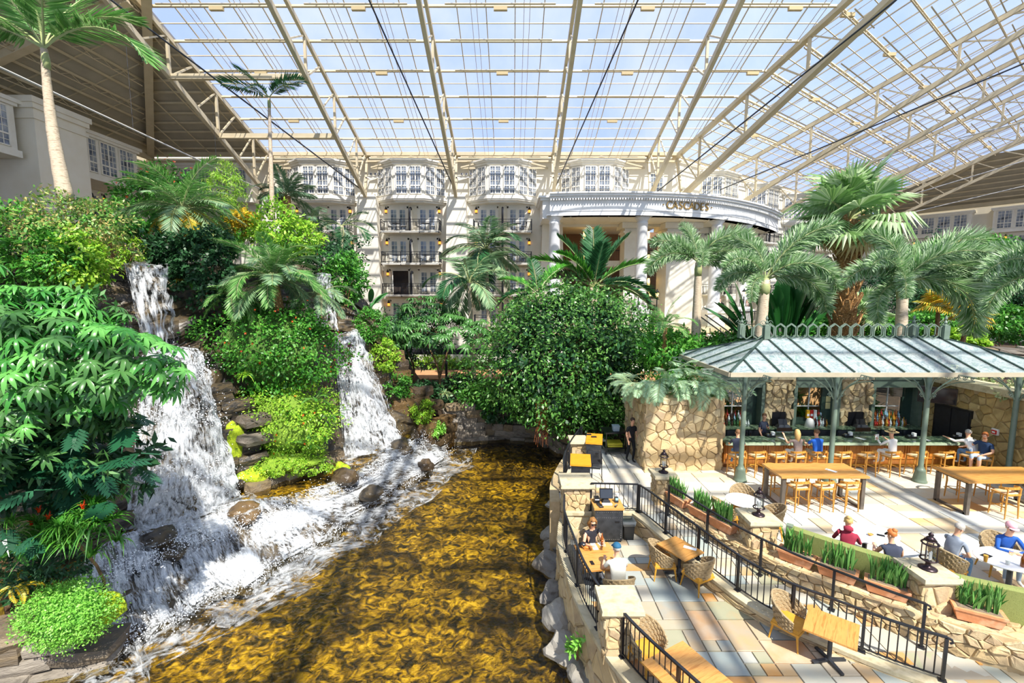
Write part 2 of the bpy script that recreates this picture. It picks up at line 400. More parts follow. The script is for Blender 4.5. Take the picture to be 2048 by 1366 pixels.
def sconce(org, rz, x, y, z, label):
 if not SC:
  SC['b'] = MB().lathe([(.02, .62), (.09, .42), (.13, .38), (.1, .34), (.1, .3)], n=8).box((-.06, 0, .1), (.06, .1, .5)).lathe([(.11, 0), (.12, .04), (.05, .07)], n=8).mesh('body', m_black)
  SC['g'] = MB().lathe([(.09, .05), (.1, .32)], n=8).mesh('glass', m_amber)
 t = thing('wall_lantern', label, 'wall lamp', (0, 0, 0), 0, 'amber wall lanterns beside the balcony doors')
 m = Matrix.Translation(org) @ Matrix.Rotation(rz, 4, 'Z') @ Matrix.Translation((x, y, z)); t.matrix_local = m
 inst('body', SC['b'], t); inst('glass', SC['g'], t)
FURN = {}
def bistro(org, rz, x, y, z, where):
 if not FURN:
  FURN['top'] = MB().lathe([(.38, .7), (.4, .72), (.4, .74), (.05, .75)], n=12).mesh('table_top', m_black)
  FURN['ped'] = MB().lathe([(.03, .04), (.03, .7)], n=6).lathe([(.22, 0), (.2, .04), (.04, .06)], n=8).mesh('pedestal', m_black)
  s = MB(); s.lathe([(.2, .44), (.22, .46), (.2, .48)], n=10); FURN['seat'] = s.mesh('seat', m_black)
  b = MB(); b.tube([(-.2, .2, .46), (-.21, .25, .75), (-.12, .27, .9), (.12, .27, .9), (.21, .25, .75), (.2, .2, .46)], .018, 5)
  for q in (-.1, 0, .1): b.tube([(q*.6, .21, .47), (q*1.2, .27, .88)], .012, 4)
  FURN['back'] = b.mesh('backrest', m_black)
  FURN['leg'] = MB().tube([(0, 0, 0), (-.02, -.02, .45)], .016, 5).mesh('leg', m_black)
 M0 = Matrix.Translation(org) @ Matrix.Rotation(rz, 4, 'Z')
 t = thing('bistro_table', 'black bistro table, %s end, %s' % ('left' if x < 0 else 'right', where), 'table', group='bistro tables on the balconies'); t.matrix_local = M0 @ Matrix.Translation((x, y, z))
 inst('table_top', FURN['top'], t); inst('pedestal', FURN['ped'], t)
 for sg in (-1, 1):
  c = thing('bistro_chair', '%s black chair, %s table, %s' % ('left' if sg < 0 else 'right', 'left' if x < 0 else 'right', where), 'chair', group='bistro chairs on the balconies')
  c.matrix_local = M0 @ Matrix.Translation((x + sg*.62, y + .1, z)) @ Matrix.Rotation(-sg*R_(80), 4, 'Z')
  inst('seat', FURN['seat'], c); inst('backrest', FURN['back'], c)
  for k in range(4): inst('leg', FURN['leg'], c, (.17*(1 if k % 2 else -1), .17*(1 if k > 1 else -1), 0), (0, 0, R_(90)*(0, 1, 3, 2)[k]))
DM = {}
def french_door(org, rz, x, z, open_=False):
 DOOR_N[0] += 1
 if not DM:
  c = MB(); c.box((-.95, -.1, 0), (-.82, .02, 2.35)); c.box((.82, -.1, 0), (.95, .02, 2.35)); c.box((-.95, -.1, 2.2), (.95, .02, 2.4)); c.box((-1.05, -.14, 2.4), (1.05, .02, 2.5)); DM['case'] = c.mesh('door_casing', m_trim)
  c = MB(); c.box((0, -.06, 0), (.16, 0, 2.2)); c.box((.66, -.06, 0), (.82, 0, 2.2)); c.box((0, -.06, 0), (.82, 0, .25)); c.box((0, -.06, 2.05), (.82, 0, 2.2))
  for j in range(1, 5): c.box((.1, -.05, .25+1.8*j/5-.015), (.72, 0, .25+1.8*j/5+.015))
  c.box((.4, -.05, .2), (.43, 0, 2.1)); DM['leaf'] = c.mesh('door_leaf', m_trim)
  DM['pane'] = MB().box((.12, -.03, .2), (.7, -.01, 2.1)).mesh('pane', m_winglass)
  DM['dark'] = MB().box((-.82, -.0, 0), (.82, -.02, 2.2)).mesh('dark_opening', m_room)
 r = struct('door_%d' % DOOR_N[0]); r.matrix_local = Matrix.Translation(org) @ Matrix.Rotation(rz, 4, 'Z') @ Matrix.Translation((x, 0, z))
 inst('door_casing', DM['case'], r)
 if open_:
  inst('dark_opening', DM['dark'], r)
  l = inst('door_leaf', DM['leaf'], r, (-.82, -.06, 0), (0, 0, R_(-62))); inst('pane', DM['pane'], l)
 else:
  l = inst('door_leaf', DM['leaf'], r, (-.82, -.02, 0)); inst('pane', DM['pane'], l)
  l = inst('door_leaf', DM['leaf'], r, (0, -.02, 0)); inst('pane', DM['pane'], l)
BM = {}
def balcony(org, rz, z, label, divider=True, furn=None, w=2.6, dep=1.45):
 if not BM:
  BM['slab'] = MB().tbox((0, -.72, -.14), (5.1, 1.5, .1), (1.01, 1.01)).box((-2.62, -1.5, -.05), (2.62, 0, .02)).mesh('slab', m_trim)
  r = MB(); H = 1.02
  for zz in (.12, .78, H): r.box((-2.6, -1.47, zz-.02), (2.6, -1.43, zz+.02)); r.box((-2.62, -1.47, zz-.02), (-2.58, 0, zz+.02)); r.box((2.58, -1.47, zz-.02), (2.62, 0, zz+.02))
  for i in range(41): x = -2.6+5.2*i/40; r.box((x-.01, -1.46, .1), (x+.01, -1.44, H))
  for i in range(9):
   y = -1.45*i/9
   for x in (-2.6, 2.6): r.box((x-.01, y-.01, .1), (x+.01, y+.01, H))
  for x in (-2.6, -.87, .87, 2.6): r.box((x-.03, -1.48, -.2), (x+.03, -1.42, H))
  BM['rail'] = r.mesh('railing', m_black)
  d = MB(); d.box((-.04, -1.1, 0), (.04, 0, 1.9)); BM['panel'] = d.mesh('divider_panel', m_trim)
  d = MB(); d.tube([(0, -1.38, 0), (0, -1.38, 1.5), (0, -1.3, 1.9), (0, -1.0, 2.1), (0, -.7, 2.0)], .1, 6); BM['scroll'] = d.mesh('divider_scroll', m_black)
 t = thing('balcony', label, 'balcony', group='iron railed balconies of the hotel'); t.matrix_local = Matrix.Translation(org) @ Matrix.Rotation(rz, 4, 'Z') @ Matrix.Translation((0, 0, z))
 inst('slab', BM['slab'], t); inst('railing', BM['rail'], t)
 if divider: inst('divider_panel', BM['panel'], t); inst('divider_scroll', BM['scroll'], t)
 if furn:
  for x in (-1.35, 1.3): bistro(org, rz, x, -.75, z+.02, furn)
FLOORS = [12.05, 9.2, 6.35, 3.5]
FLN = ['top', 'upper', 'middle', 'low']
def bay_column(org, rz, wherelab, furn_floors=(), floors=FLOORS, bay=True, open_at=None, lamps=True):
 org = V(org)
 if bay: bay_window(org, rz, label='white bay window over the balconies %s' % wherelab)
 for i, z in enumerate(floors):
  balcony(org, rz, z, '%s row balcony with black iron railing %s' % (FLN[i], wherelab), furn=('%s %s' % (FLN[i], wherelab)) if i in furn_floors else None)
  for k, x in enumerate((-1.35, 1.35)):
   french_door(org, rz, x, z+.02, open_=(open_at == (i, k)))
  if lamps:
   for sg, nm in ((-1, 'left'), (1, 'right')):
    sconce(org, rz, sg*2.45, -.1, z+1.75, 'amber wall lantern, %s end, %s balcony %s' % (nm, FLN[i], wherelab))
bay_column((-17.35, WALL_Y, 0), 0, 'behind the slim tall palm', (0,), floors=FLOORS[:3])
bay_column((-9.15, WALL_Y, 0), 0, 'above the small umbrella tree', (0, 1, 2), open_at=(2, 0))
bay_column((-.85, WALL_Y, 0), 0, 'left of the curved portico', (0, 1), floors=FLOORS)
bay_window((7.55, WALL_Y, 0), 0, label='white bay window above the left end of the curved portico')
flat_window((-26.6, WALL_Y, 0), 0, 15.0, 4, w=6.6)
WIN_N[0] += 1
w_ = struct('window_%d' % WIN_N[0], (13.2, WALL_Y, 0)); window(w_, T(0, -.03, 15.0), w=1.2)
# angled wing
for i, t in enumerate((7.2, 15.9, 24.6, 33.3)):
 bay_column(C1 + V((0, .4, 0)) + E2*t, RZ2, ['behind the tallest fan palm', 'second along the angled wing', 'third along the angled wing', 'fourth along the angled wing'][i], (), lamps=False)
# right wing
RZR = math.atan2(N2.y, N2.x)
for i, s in enumerate((7.5, 17.0, 27.0)):
 bay_column(p2b + N2*s + V((0, 0, 0)), RZR, ['at the far end of the right wing', 'in the middle of the right wing', 'at the near end of the right wing'][i], (1,), bay=False, lamps=True)
 flat_window(p2b + N2*s, RZR, 15.0, 4, w=7.4)
# left wing: projecting pier between two window boxes
pl = MB(); pl.box((-33, 28.7, -3), (-28.8, 32.1, 17.7)); pl.box((-33, 28.6, 17.0), (-28.7, 32.2, 17.15)); pl.box((-33, 28.55, 17.6), (-28.65, 32.25, 17.9)); pl.box((-33, 28.45, 17.9), (-28.55, 32.35, 18.25))
tag(pl.build('wall_left_pier', m_plaster), 'plain cream pier projecting from the left wing', None, None, 'structure')
flat_window((-32.9, 35.0, 0), R_(90), 15.0, 3, w=5.4, dep=3.0)
flat_window((-32.9, 25.4, 0), R_(90), 15.0, 3, w=5.8, dep=3.4)
for i, (y, fl) in enumerate(((35.2, FLOORS[:2]), (25.2, FLOORS[:3]))):
 bay_column((-32.9, y, 0), R_(90), ['on the left wing beyond the pier', 'on the left wing nearest the camera'][i], (), floors=fl, bay=False)
# piers of the back wall
PX = [-21.7, -13.05, -5.0, 3.65, 12.3]
PIER_TOP = 15.1
for i, x in enumerate(PX[:4]):
 mb = MB(); mb.tbox((x, WALL_Y-.65, -3), (2.7, 1.5, PIER_TOP+3), (.62, .62)); mb.tbox((x, WALL_Y-.65, PIER_TOP), (1.6, .9, .2), (.8, .8))
 mb.box((x-.95, WALL_Y-1.2, 11.55), (x+.95, WALL_Y, 11.6))
 tag(mb.build('wall_pier_%d' % (i+1), m_plaster), 'tapering cream pier carrying a roof truss', None, None, 'structure')
# steel wall head above the bay windows: beams and bracing
mb = MB(); mb.box((-33, 42.2, 18.75), (15.2, 42.75, 19.05)); mb.box((-33, 42.3, 18.2), (15.2, 42.5, 18.35))
tag(mb.build('trim_1', m_steel), 'cream steel eaves beam along the back wall', None, None, 'structure')
for i in range(4):
 a, b = PX[i]+.4, PX[i+1]-.4; mid = (a+b)/2
 r = thing('wind_brace', 'cream steel cross brace over the bay window %s' % ['behind the slim tall palm', 'above the small umbrella tree', 'left of the portico', 'above the portico'][i], 'brace', (mid, 42.2, 17.9))
 MB().bar((a-mid, 0, -.2), (0, 0, .75), .09, .12).build('strut', m_steel, r); MB().bar((b-mid, 0, -.2), (0, 0, .75), .09, .12).build('strut', m_steel, r)
 MB().bar((a-mid, .05, .72), (b-mid, .05, .72), .09, .14).build('beam', m_steel, r); MB().bar((a-mid, .05, -.25), (b-mid, .05, -.25), .09, .14).build('beam', m_steel, r)
# floodlights on the piers
fl = {}
PIERN = ['pier behind the slim palm', 'pier left of the second bay window', 'pier left of the middle bay window', 'pier at the portico']
fl['can'] = MB().tube([(0, 0, 0), (0, -.25, .1)], [.09, .12], 8).mesh('lamp_head', m_white); fl['front'] = MB().tube([(0, -.25, .1), (0, -.28, .11)], [.1, .1], 8).mesh('lamp_lens', m_black)
for i, x in enumerate(PX[:4]):
 for k, dx in enumerate((.55, .95, 1.35)):
  t = thing('floodlight', 'white floodlight %s by the %s' % (['nearest the truss', 'in the middle of three', 'at the outer end'][k], PIERN[i]), 'floodlight', (x+dx, 41.9, 16.9), 0, 'floodlights beside the trusses')
  inst('lamp_head', fl['can'], t); inst('lamp_lens', fl['front'], t)
 t = thing('light_bracket', 'white bracket bar of the floodlights by the %s' % PIERN[i], 'bracket', (x+.95, 41.9, 16.8), 0, 'floodlight brackets'); MB().box((-.95, -.04, -.06), (.55, .04, 0)).build('bar', m_white, t); MB().box((-.95, -.04, -.06), (-.85, 1.0, 0)).build('arm', m_white, t)
# ================================================================ CURVED PORTICO
ZT, ZB = 14.6, 12.8
path = bez([(3.1, 38.2), (6, 37.9), (10, 37.9), (13.8, 38.4), (17.6, 39.8), (21.9, 42.7), (25.2, 45.7), (27.8, 48.6)], 42)
path = [V((p[0], p[1], 0)) for p in path]
portico = thing('portico', 'white curved portico entablature with columns and gold lettering', 'portico')
def strip(out, zlo, zhi, depth, name, mat, parent=portico):
 mb = MB(); n = len(path); vs = []
 for i, p in enumerate(path):
  t = (path[min(i+1, n-1)] - path[max(i-1, 0)]).normalized(); nn = V((t.y, -t.x, 0))
  a = p + nn*out; b = p - nn*depth
  vs += [(a.x, a.y, zlo), (a.x, a.y, zhi), (b.x, b.y, zhi), (b.x, b.y, zlo)]
 fs = []
 for i in range(n-1):
  for j in range(4): fs.append((i*4+j, i*4+4+j, i*4+4+(j+1) % 4, i*4+(j+1) % 4))
 fs += [(3, 2, 1, 0), (n*4-4, n*4-3, n*4-2, n*4-1)]
 return mb.add(vs, fs).build(name, mat, parent)
strip(0, ZB, ZT-.45, .8, 'frieze', m_white); strip(.05, ZB, ZB+.35, .8, 'architrave', m_white); strip(.09, ZB+.35, ZB+.4, .8, 'fillet', m_white)
strip(.22, ZT-.45, ZT-.3, .8, 'dentil_band', m_white); strip(.42, ZT-.3, ZT-.12, .8, 'cornice', m_white); strip(.55, ZT-.12, ZT, .8, 'crown_moulding', m_white)
den = MB().box((-.05, -.1, 0), (.05, .1, .16)).mesh('dentil', m_white)
L_ = polylen(path); k = 0; d = .1
dm = MB()
while d < L_:
 p, t = along(path, d); nn = V((t.y, -t.x, 0)); dm.cbox(p + nn*.2 + V((0, 0, ZT-.52)), (.1, .2, .16), math.atan2(t.y, t.x)); d += .22
tag(dm.build('dentils', m_white, portico), kind='stuff')
# soffit and left return
n = len(path); so = MB(); wl_ = [V((p.x, min(WALL_Y, 999), 0)) if p.x < 14.8 else C1 + E2*max(0, (p-C1).dot(E2)) for p in path]
vs = []
for i in range(n): vs += [(path[i].x, path[i].y+.3, ZB+.02), (wl_[i].x, wl_[i].y, ZB+.02), (wl_[i].x, wl_[i].y, ZT-.2), (path[i].x, path[i].y+.3, ZT-.2)]
so.add(vs, [(i*4+a, i*4+b, i*4+4+b, i*4+4+a) for i in range(n-1) for a, b in ((0, 1), (2, 3))]).build('soffit', m_trim, portico)
mb = MB(); mb.box((2.55, 38.9, ZB-.1), (3.4, 43, ZT-.45)); mb.box((2.35, 38.7, ZT-.45), (3.4, 43, ZT-.25)); mb.box((2.2, 38.5, ZT-.25), (3.4, 43, ZT-.1)); mb.build('return', m_white, portico)
for i in range(1, 9):
 q = path[int(i*n/9)]; MB().bar((q.x, q.y+.5, ZB), (q.x+.9, q.y+4.4, ZB), .1, .08).build('soffit_rib', m_trim, portico)
colm = MB().lathe([(.62, 0), (.62, .25), (.55, .3), (.56, .4), (.5, .5), (.5, 4), (.43, 7.0), (.47, 7.05), (.47, 7.15), (.43, 7.2), (.43, 7.3), (.6, 7.5), (.62, 7.6)], n=20).box((-.66, -.66, 7.6), (.66, .66, 7.75)).box((-.7, -.7, -.2), (.7, .7, 0)).mesh('column', m_white, True)
pedm = MB().box((-.75, -.75, -5.4), (.75, .75, -.35)).box((-.85, -.85, -.45), (.85, .85, -.2)).mesh('pedestal', m_white)
for (cx, cy, ped) in ((3.55, 38.8, 1), (10.9, 38.9, 1), (18.0, 40.8, 1), (21.9, 43.6, 1)):
 inst('column', colm, portico, (cx, cy, 5.2)); inst('pedestal', pedm, portico, (cx, cy, 5.2))
# square piers and inner rooms behind the columns
for i, (cx, cy, w) in enumerate(((11.0, 42.6, 1.7), (15.4, 43.2, 2.8), (19.6, 46.4, 2.2))):
 mb = MB(); mb.box((cx-w/2, cy-w/2, -3), (cx+w/2, cy+w/2, ZB)); mb.box((cx-w/2-.15, cy-w/2-.15, ZB-.9), (cx+w/2+.15, cy+w/2+.15, ZB-.75)); mb.box((cx-w/2-.3, cy-w/2-.3, ZB-.5), (cx+w/2+.3, cy+w/2+.3, ZB))
 tag(mb.build('wall_portico_pier_%d' % (i+1), m_trim), 'square cream pier under the portico soffit', None, None, 'structure')
mb = MB(); mb.box((3.2, 50, -3), (16, 50.3, 13)); mb.box((3.0, 43, -3), (3.2, 50, 13))
tag(mb.build('wall_lobby', M('lobby wall', '#7a5c44', '#8b6b50', scale=.6, rough=.8)), 'brown lobby wall inside the portico', None, None, 'structure')
for i, z in enumerate((9.0, 5.4, 12.8)):
 mb = MB(); mb.box((3.2, 43.6, z), (14, 50, z+.55)); tag(mb.build('floor_lobby_%d' % (i+1), m_trim), 'cream lobby gallery floor edge', None, None, 'structure')
 if i < 2:
  t = thing('gallery_railing', '%s dark gallery railing inside the portico' % ['upper', 'lower'][i], 'railing', (8.5, 43.9, z+.55))
  r = MB(); r.box((-5.2, -.03, .95), (5.2, .03, 1.02))
  for q in range(53): r.box((-5.2+q*.2-.012, -.012, 0), (-5.2+q*.2+.012, .012, .95))
  r.build('bars', m_black, t)
for i, (px, py) in enumerate(((1169, 470), (1180, 463), (1169, 519), (1179, 513), (1297, 470), (1297, 517), (1297, 564))):
 p = gy(px, py, 45 if i < 4 else 44.2)
 t = thing('lobby_sconce', ['pair of glowing lobby lamps, upper left', 'pair of glowing lobby lamps, upper right', 'lower left glowing lobby lamp behind the big palm', 'lower right glowing lobby lamp behind the big palm', 'top glowing sconce right of the portico column', 'middle glowing sconce right of the portico column', 'bottom glowing sconce right of the portico column'][i], 'lamp', p)
 MB().lathe([(.1, -.35), (.14, 0), (.1, .35)], n=8).build('glass', m_flame, t); MB().lathe([(.03, .35), (.12, .38), (.02, .5)], n=8).build('cap', m_black, t)
# lettering
LET = bpy.data.materials.new('gold letters')
def lettering(txt, center_px, y, size, mat, label, rz=0, name='lettering', ext=.04, loc=None, spread=1.0):
 cu = bpy.data.curves.new(name, 'FONT'); cu.body = txt; cu.size = size; cu.extrude = ext; cu.align_x = 'CENTER'; cu.align_y = 'CENTER'; cu.space_character = spread; cu.materials.append(mat)
 o = bpy.data.objects.new(name, cu); COL.objects.link(o); o.rotation_euler = (R_(90), 0, rz); o.location = loc if loc else gy(*center_px, y)
 bpy.context.view_layer.update()
 me = bpy.data.meshes.new_from_object(o); o2 = bpy.data.objects.new(name, me); COL.objects.link(o2); o2.rotation_euler = o.rotation_euler; o2.location = o.location
 bpy.data.objects.remove(o); return o2
m_gold = M('gold letters paint', '#94753a', '#a4854a', scale=3, rough=.4, metal=.3)
word = '·CASCADES·';
p0 = V((14.6, 38.65, 0)); d0 = min(range(len(path)), key=lambda i: (path[i]-p0).length); dist0 = sum((path[i+1]-path[i]).length for i in range(d0))
for i, ch in enumerate(word):
 dd = dist0 + (i - (len(word)-1)/2) * .52 + .2; p, t = along(path, dd); nn = V((t.y, -t.x, 0))
 o = lettering(ch, None, 0, .85, m_gold, None, rz=math.atan2(t.y, t.x), name='letter', loc=p + nn*.06 + V((0, 0, ZB+.85))); o.parent = portico
# stair / escalator at the foot of the portico and terrace railing
tr = thing('terrace_railing', 'dark bronze railing of the raised walkway under the portico', 'railing', (22, 41.6, 3.6), R_(30))
r = MB(); r.box((-3.4, -.03, 1.2), (3.4, .03, 1.28)); r.box((-3.4, -.03, .05), (3.4, .03, .12))
for q in range(35): r.box((-3.4+q*.2-.015, -.015, .05), (-3.4+q*.2+.015, .015, 1.2))
r.build('bars', m_black, tr)
mb = MB(); mb.prism([(3.4, 37.2), (14, 37.2), (19, 38.8), (27, 46), (22, 52), (14, 46), (3.4, 43)], 3.2, 3.6); tag(mb.build('floor_walkway', m_steel), 'raised walkway floor under the portico', None, None, 'structure')
es = thing('escalator', 'escalator with glass sides descending left of the walkway', 'escalator', (18.2, 36.5, 0))
MB().bar((-1.9, 2.6, 3.4), (1.6, -1.6, -.1), 1.3, .5).build('truss_body', m_trim, es)
for k in (-.6, .6): MB().bar((-1.9+k*.7, 2.6+k*.5, 4.2), (1.6+k*.7, -1.6+k*.5, .7), .06, .8).build('glass_side', m_clearglass, es); MB().bar((-1.9+k*.7, 2.6+k*.5, 4.65), (1.6+k*.7, -1.6+k*.5, 1.15), .1, .08).build('handrail', m_black, es)
for i, (px, py, yy, wp, col) in enumerate(((1484, 605, 42.0, 9, '#e8e4e0'), (1495, 606, 42.0, 7, '#b8502c'), (1440, 604, 43, 5, '#a8482c'), (965, 608, 42.85, 13, '#c8492a'))):
 p = gy(px, py, yy); t = thing('poster_panel', ['white event poster beside the portico column', 'orange picture poster beside the portico column', 'small red poster on the portico pier', 'red banner with white script behind the feather palms'][i], 'poster', p)
 w = wp*yy/910; h = 14*yy/910
 MB().box((-w/2, 0, -h/2), (w/2, .05, h/2)).build('board', m_black, t); MB().box((-w/2+.03, -.02, -h/2+.03), (w/2-.03, 0, h/2-.03)).build('print', M('poster print %d' % i, col, '#f0e2d0', scale=2.5, rough=.6), t)
 if i == 3:
  o = lettering('Café', None, 0, .26, m_paper, None, name='script', loc=(0, -.03, 0), ext=.005); o.parent = t
lampm = {'post': MB().lathe([(.12, 0), (.07, .3), (.05, .5), (.05, 2.6)], n=8).mesh('lamp_post', m_black), 'cap': MB().lathe([(.02, .72), (.05, .6), (.2, .42), (.2, .38)], n=8).mesh('lamp_cap', m_black), 'gl': MB().lathe([(.09, .02), (.16, .36)], n=8).mesh('lamp_glass', m_flame)}
for i, (px, py, yy) in enumerate(((1301, 590, 37.6), (1314, 592, 39), (1488, 590, 41.5), (1277, 585, 37.6))):
 p = gy(px, py, yy); t = thing('street_lamp', ['black lamp post left of the small palm before the portico', 'black lamp post behind its neighbour near the portico pier', 'black lamp post between the two grey palm trunks', 'black lamp post at the foot of the portico column'][i], 'lamp post', (p.x, p.y, 3.6))
 inst('lamp_post', lampm['post'], t); inst('lamp_cap', lampm['cap'], t, (0, 0, p.z-3.7)); inst('lamp_glass', lampm['gl'], t, (0, 0, p.z-3.7)); t.children[0].scale = (1, 1, (p.z-3.7)/2.6)
# ================================================================ GLASS ROOF
m_roofclear = glassy('clear roof glass', '#f8fafe', gloss=0, fmul=.1, transl=.06, transl_col=(.85, .9, 1))
GRID = 1.15; S_MAX = 20.7
def roof_bay(org, e, nrm, x0, x1, clip=None, glass=None, cols=5, label=None, rows=18, joist=False):
 """one glazed bay: org eave corner, e along the eave, nrm up the slope in plan; clip(t, s) -> keep"""
 r = struct('ceiling', (0, 0, 0));
 if label: r['label'] = label
 zdir = V((nrm.x, nrm.y, SL)).normalized(); up = e.cross(zdir)
 if up.z < 0: up = -up
 cw = (x1-x0)/cols; k = math.sqrt(1+SL*SL)
 def P(t, s, h=0): q = org + e*t + nrm*s; return V((q.x, q.y, EAVE_Z + SL*s)) + up*h
 pm = MB().box((-cw/2+.02, -GRID*k/2+.02, -.01), (cw/2-.02, GRID*k/2-.02, .01)).mesh('pane', glass or m_roofglass)
 rot = Matrix((e, zdir, up)).transposed().to_4x4()
 if e.cross(zdir).z < 0: rot = Matrix((-e, zdir, up)).transposed().to_4x4()
 keep = clip or (lambda t, s: True)
 for i in range(cols):
  t = x0 + cw*(i+.5)
  for j in range(rows):
   s = GRID*(j+.5)
   if keep(t, s): inst('pane', pm, r, mtx=Matrix.Translation(P(t, s)) @ rot)
 for j in range(rows+1):
  s = GRID*j
  ts = [x0 + (x1-x0)*q/40 for q in range(41)]; ts = [t for t in ts if keep(t, s)]
  if len(ts) < 2: continue
  a, b = ts[0], ts[-1]
  if j % 2 == 0:
   mb = MB().bar(P(a, s, -.12), P(b, s, -.12), .11, .15, up)
   if joist:
    mb.bar(P(a, s, -.55), P(b, s, -.55), .07, .07, up); nn = int((b-a)/.6)
    for q in range(nn): t0 = a+(b-a)*q/nn; t1 = a+(b-a)*(q+1)/nn; mb.bar(P(t0, s, -.18 if q % 2 else -.52), P(t1, s, -.52 if q % 2 else -.18), .035, .035, up)
   mb.build('purlin', m_steel, r)
   if b-a > 4:
    m2 = (a+b)/2; w = (b-a)*.37; MB().bar(P(m2-w, s+.45, -.5), P(m2+w, s+.45, -.5), .07, .07, up).build('light_rail', m_steel, r)
  else: MB().bar(P(a, s, -.05), P(b, s, -.05), .05, .06, up).build('glazing_bar', m_steel, r)
 for i in range(cols+1):
  t = x0 + cw*i; ss = [GRID*j for j in range(rows+1) if keep(t, GRID*j)]
  if len(ss) > 1: MB().bar(P(t, ss[0], -.04), P(t, ss[-1], -.04), .055, .07, up).build('mullion', m_steel, r)
 for fr in ((.30, .34, .66, .7) if cols == 5 else (.5,)):
  t = x0 + (x1-x0)*fr; ss = [GRID*j for j in range(rows+1) if keep(t, GRID*j)]
  if len(ss) > 1: MB().bar(P(t, ss[0], -.42), P(t, ss[-1], -.42), .03, .03, up).build('conduit', m_steel, r)
 for j in (4, 8, 12):
  t = (x0+x1)/2; s = GRID*j
  if keep(t, s) and (j != 4 or True): q = P(t, s, -.3); o = MB().cbox((0, 0, 0), (.8, .2, .22)).build('junction_box', M('junction box', '#c4ae7e', rough=.6), r, q)
 return r
O1 = V((0, 42.6, 0)); X1 = V((1, 0, 0)); Y1 = V((0, -1, 0))
HIPK = .325
hip1 = lambda t, s: t <= 14.8 + HIPK*s + .02
LB = ['leftmost glazed roof bay beside the dark roof deck', 'second glazed roof bay from the left', 'middle glazed roof bay', 'fourth glazed roof bay from the left']
for i in range(4): roof_bay(O1, X1, Y1, PX[i], PX[i+1], label=LB[i])
roof_bay(O1, X1, Y1, PX[4], 21.0, clip=hip1, glass=m_roofclear, label='tapering glazed roof bay beside the hip truss')
hip2 = lambda t, s: t >= -.325*s - .02
roof_bay(C1, E2, N2, -6.9, 0, clip=hip2, glass=m_roofclear, cols=4, label='tapering glazed roof bay right of the hip truss', joist=True)
TN = [0, 8.7, 17.4, 26.1, 34.8, 43.5]
for i in range(5): roof_bay(C1, E2, N2, TN[i], TN[i+1], glass=m_roofclear if i == 0 else m_roofglass, rows=26, joist=True, label=['first', 'second', 'third', 'fourth', 'fifth'][i] + ' glazed bay of the angled roof right of the hip')
def truss(org, nrm, label, n=9, step=2.3, deep=True, topz=EAVE_Z, foot=PIER_TOP, foot_in=.9, wide=.2):
 """roof truss: straight top chord under the glass, lower chord springing from the pier"""
 r = thing('roof_truss', label, 'truss', (org.x, org.y, foot), 0, 'cream steel roof trusses')
 o = V((org.x, org.y, foot))
 def top(s): q = org + nrm*s; return V((q.x, q.y, topz + SL*s - .25)) - o
 def bot(s): q = org + nrm*s; return V((q.x, q.y, min(foot + .455*(s-foot_in), topz + SL*s - .9))) - o
 side = V((nrm.y, -nrm.x, 0))
 MB().bar(top(-.3), top(n*step), wide, .28).build('top_chord', m_steel, r)
 MB().bar(bot(foot_in), bot(n*step), wide+.06, .34).build('bottom_chord', m_steel, r)
 post = MB(); post.bar(bot(foot_in)+V((0, 0, .2)), top(0.1), .2, .2, side).build('foot_post', m_steel, r)
 for i in range(1, n, 2):
  s = i*step + .6
  MB().bar(bot(s), top(s+.0), .16, .16, side).build('strut', m_steel, r)
  if i+1 <= n: MB().bar(bot(s), top(s-step), .11, .11, side).build('diagonal', m_steel, r)
  MB().bar(top(s), bot(s+step), .09, .09, side).build('diagonal', m_steel, r)
 return r
TL = ['roof truss at the edge of the dark roof deck', 'second roof truss from the left, right of the slim tall palm', 'roof truss left of the middle bay window', 'roof truss standing at the left end of the portico', 'roof truss above the portico lettering']
for i, x in enumerate(PX): truss(V((x, 42.6, 0)), Y1, TL[i])
HN = V((HIPK, -1, 0))
t = truss(C1, HN, 'wide hip truss where the two glass slopes meet', wide=.42, foot=15.0)
for i, tt in enumerate(TN[1:]): truss(C1 + E2*tt, N2, ['first', 'second', 'third', 'fourth', 'last'][i] + ' roof truss right of the hip truss', n=12)
# horizontal ties between truss nodes in the left bays
for i, (k, lab) in enumerate(((1, 'lower cream tie beam in the leftmost roof bay'), (3, 'upper cream tie beam in the leftmost roof bay'))):
 s = k*2*2.3 + .6 - (2.3 if False else 0); s = (3*2.3+.6, 5*2.3+.6)[i]
 z = PIER_TOP + .455*(s-.9); t = thing('tie_beam', lab, 'beam', (PX[0], 42.6-s, z)); MB().bar((0, 0, 0), (PX[1]-PX[0]-.1, 0, 0), .16, .3).build('beam', m_steel, t)
 MB().bar((0, 0, -.18), (PX[1]-PX[0]-.1, 0, -.18), .26, .04).build('flange', m_steel, t)
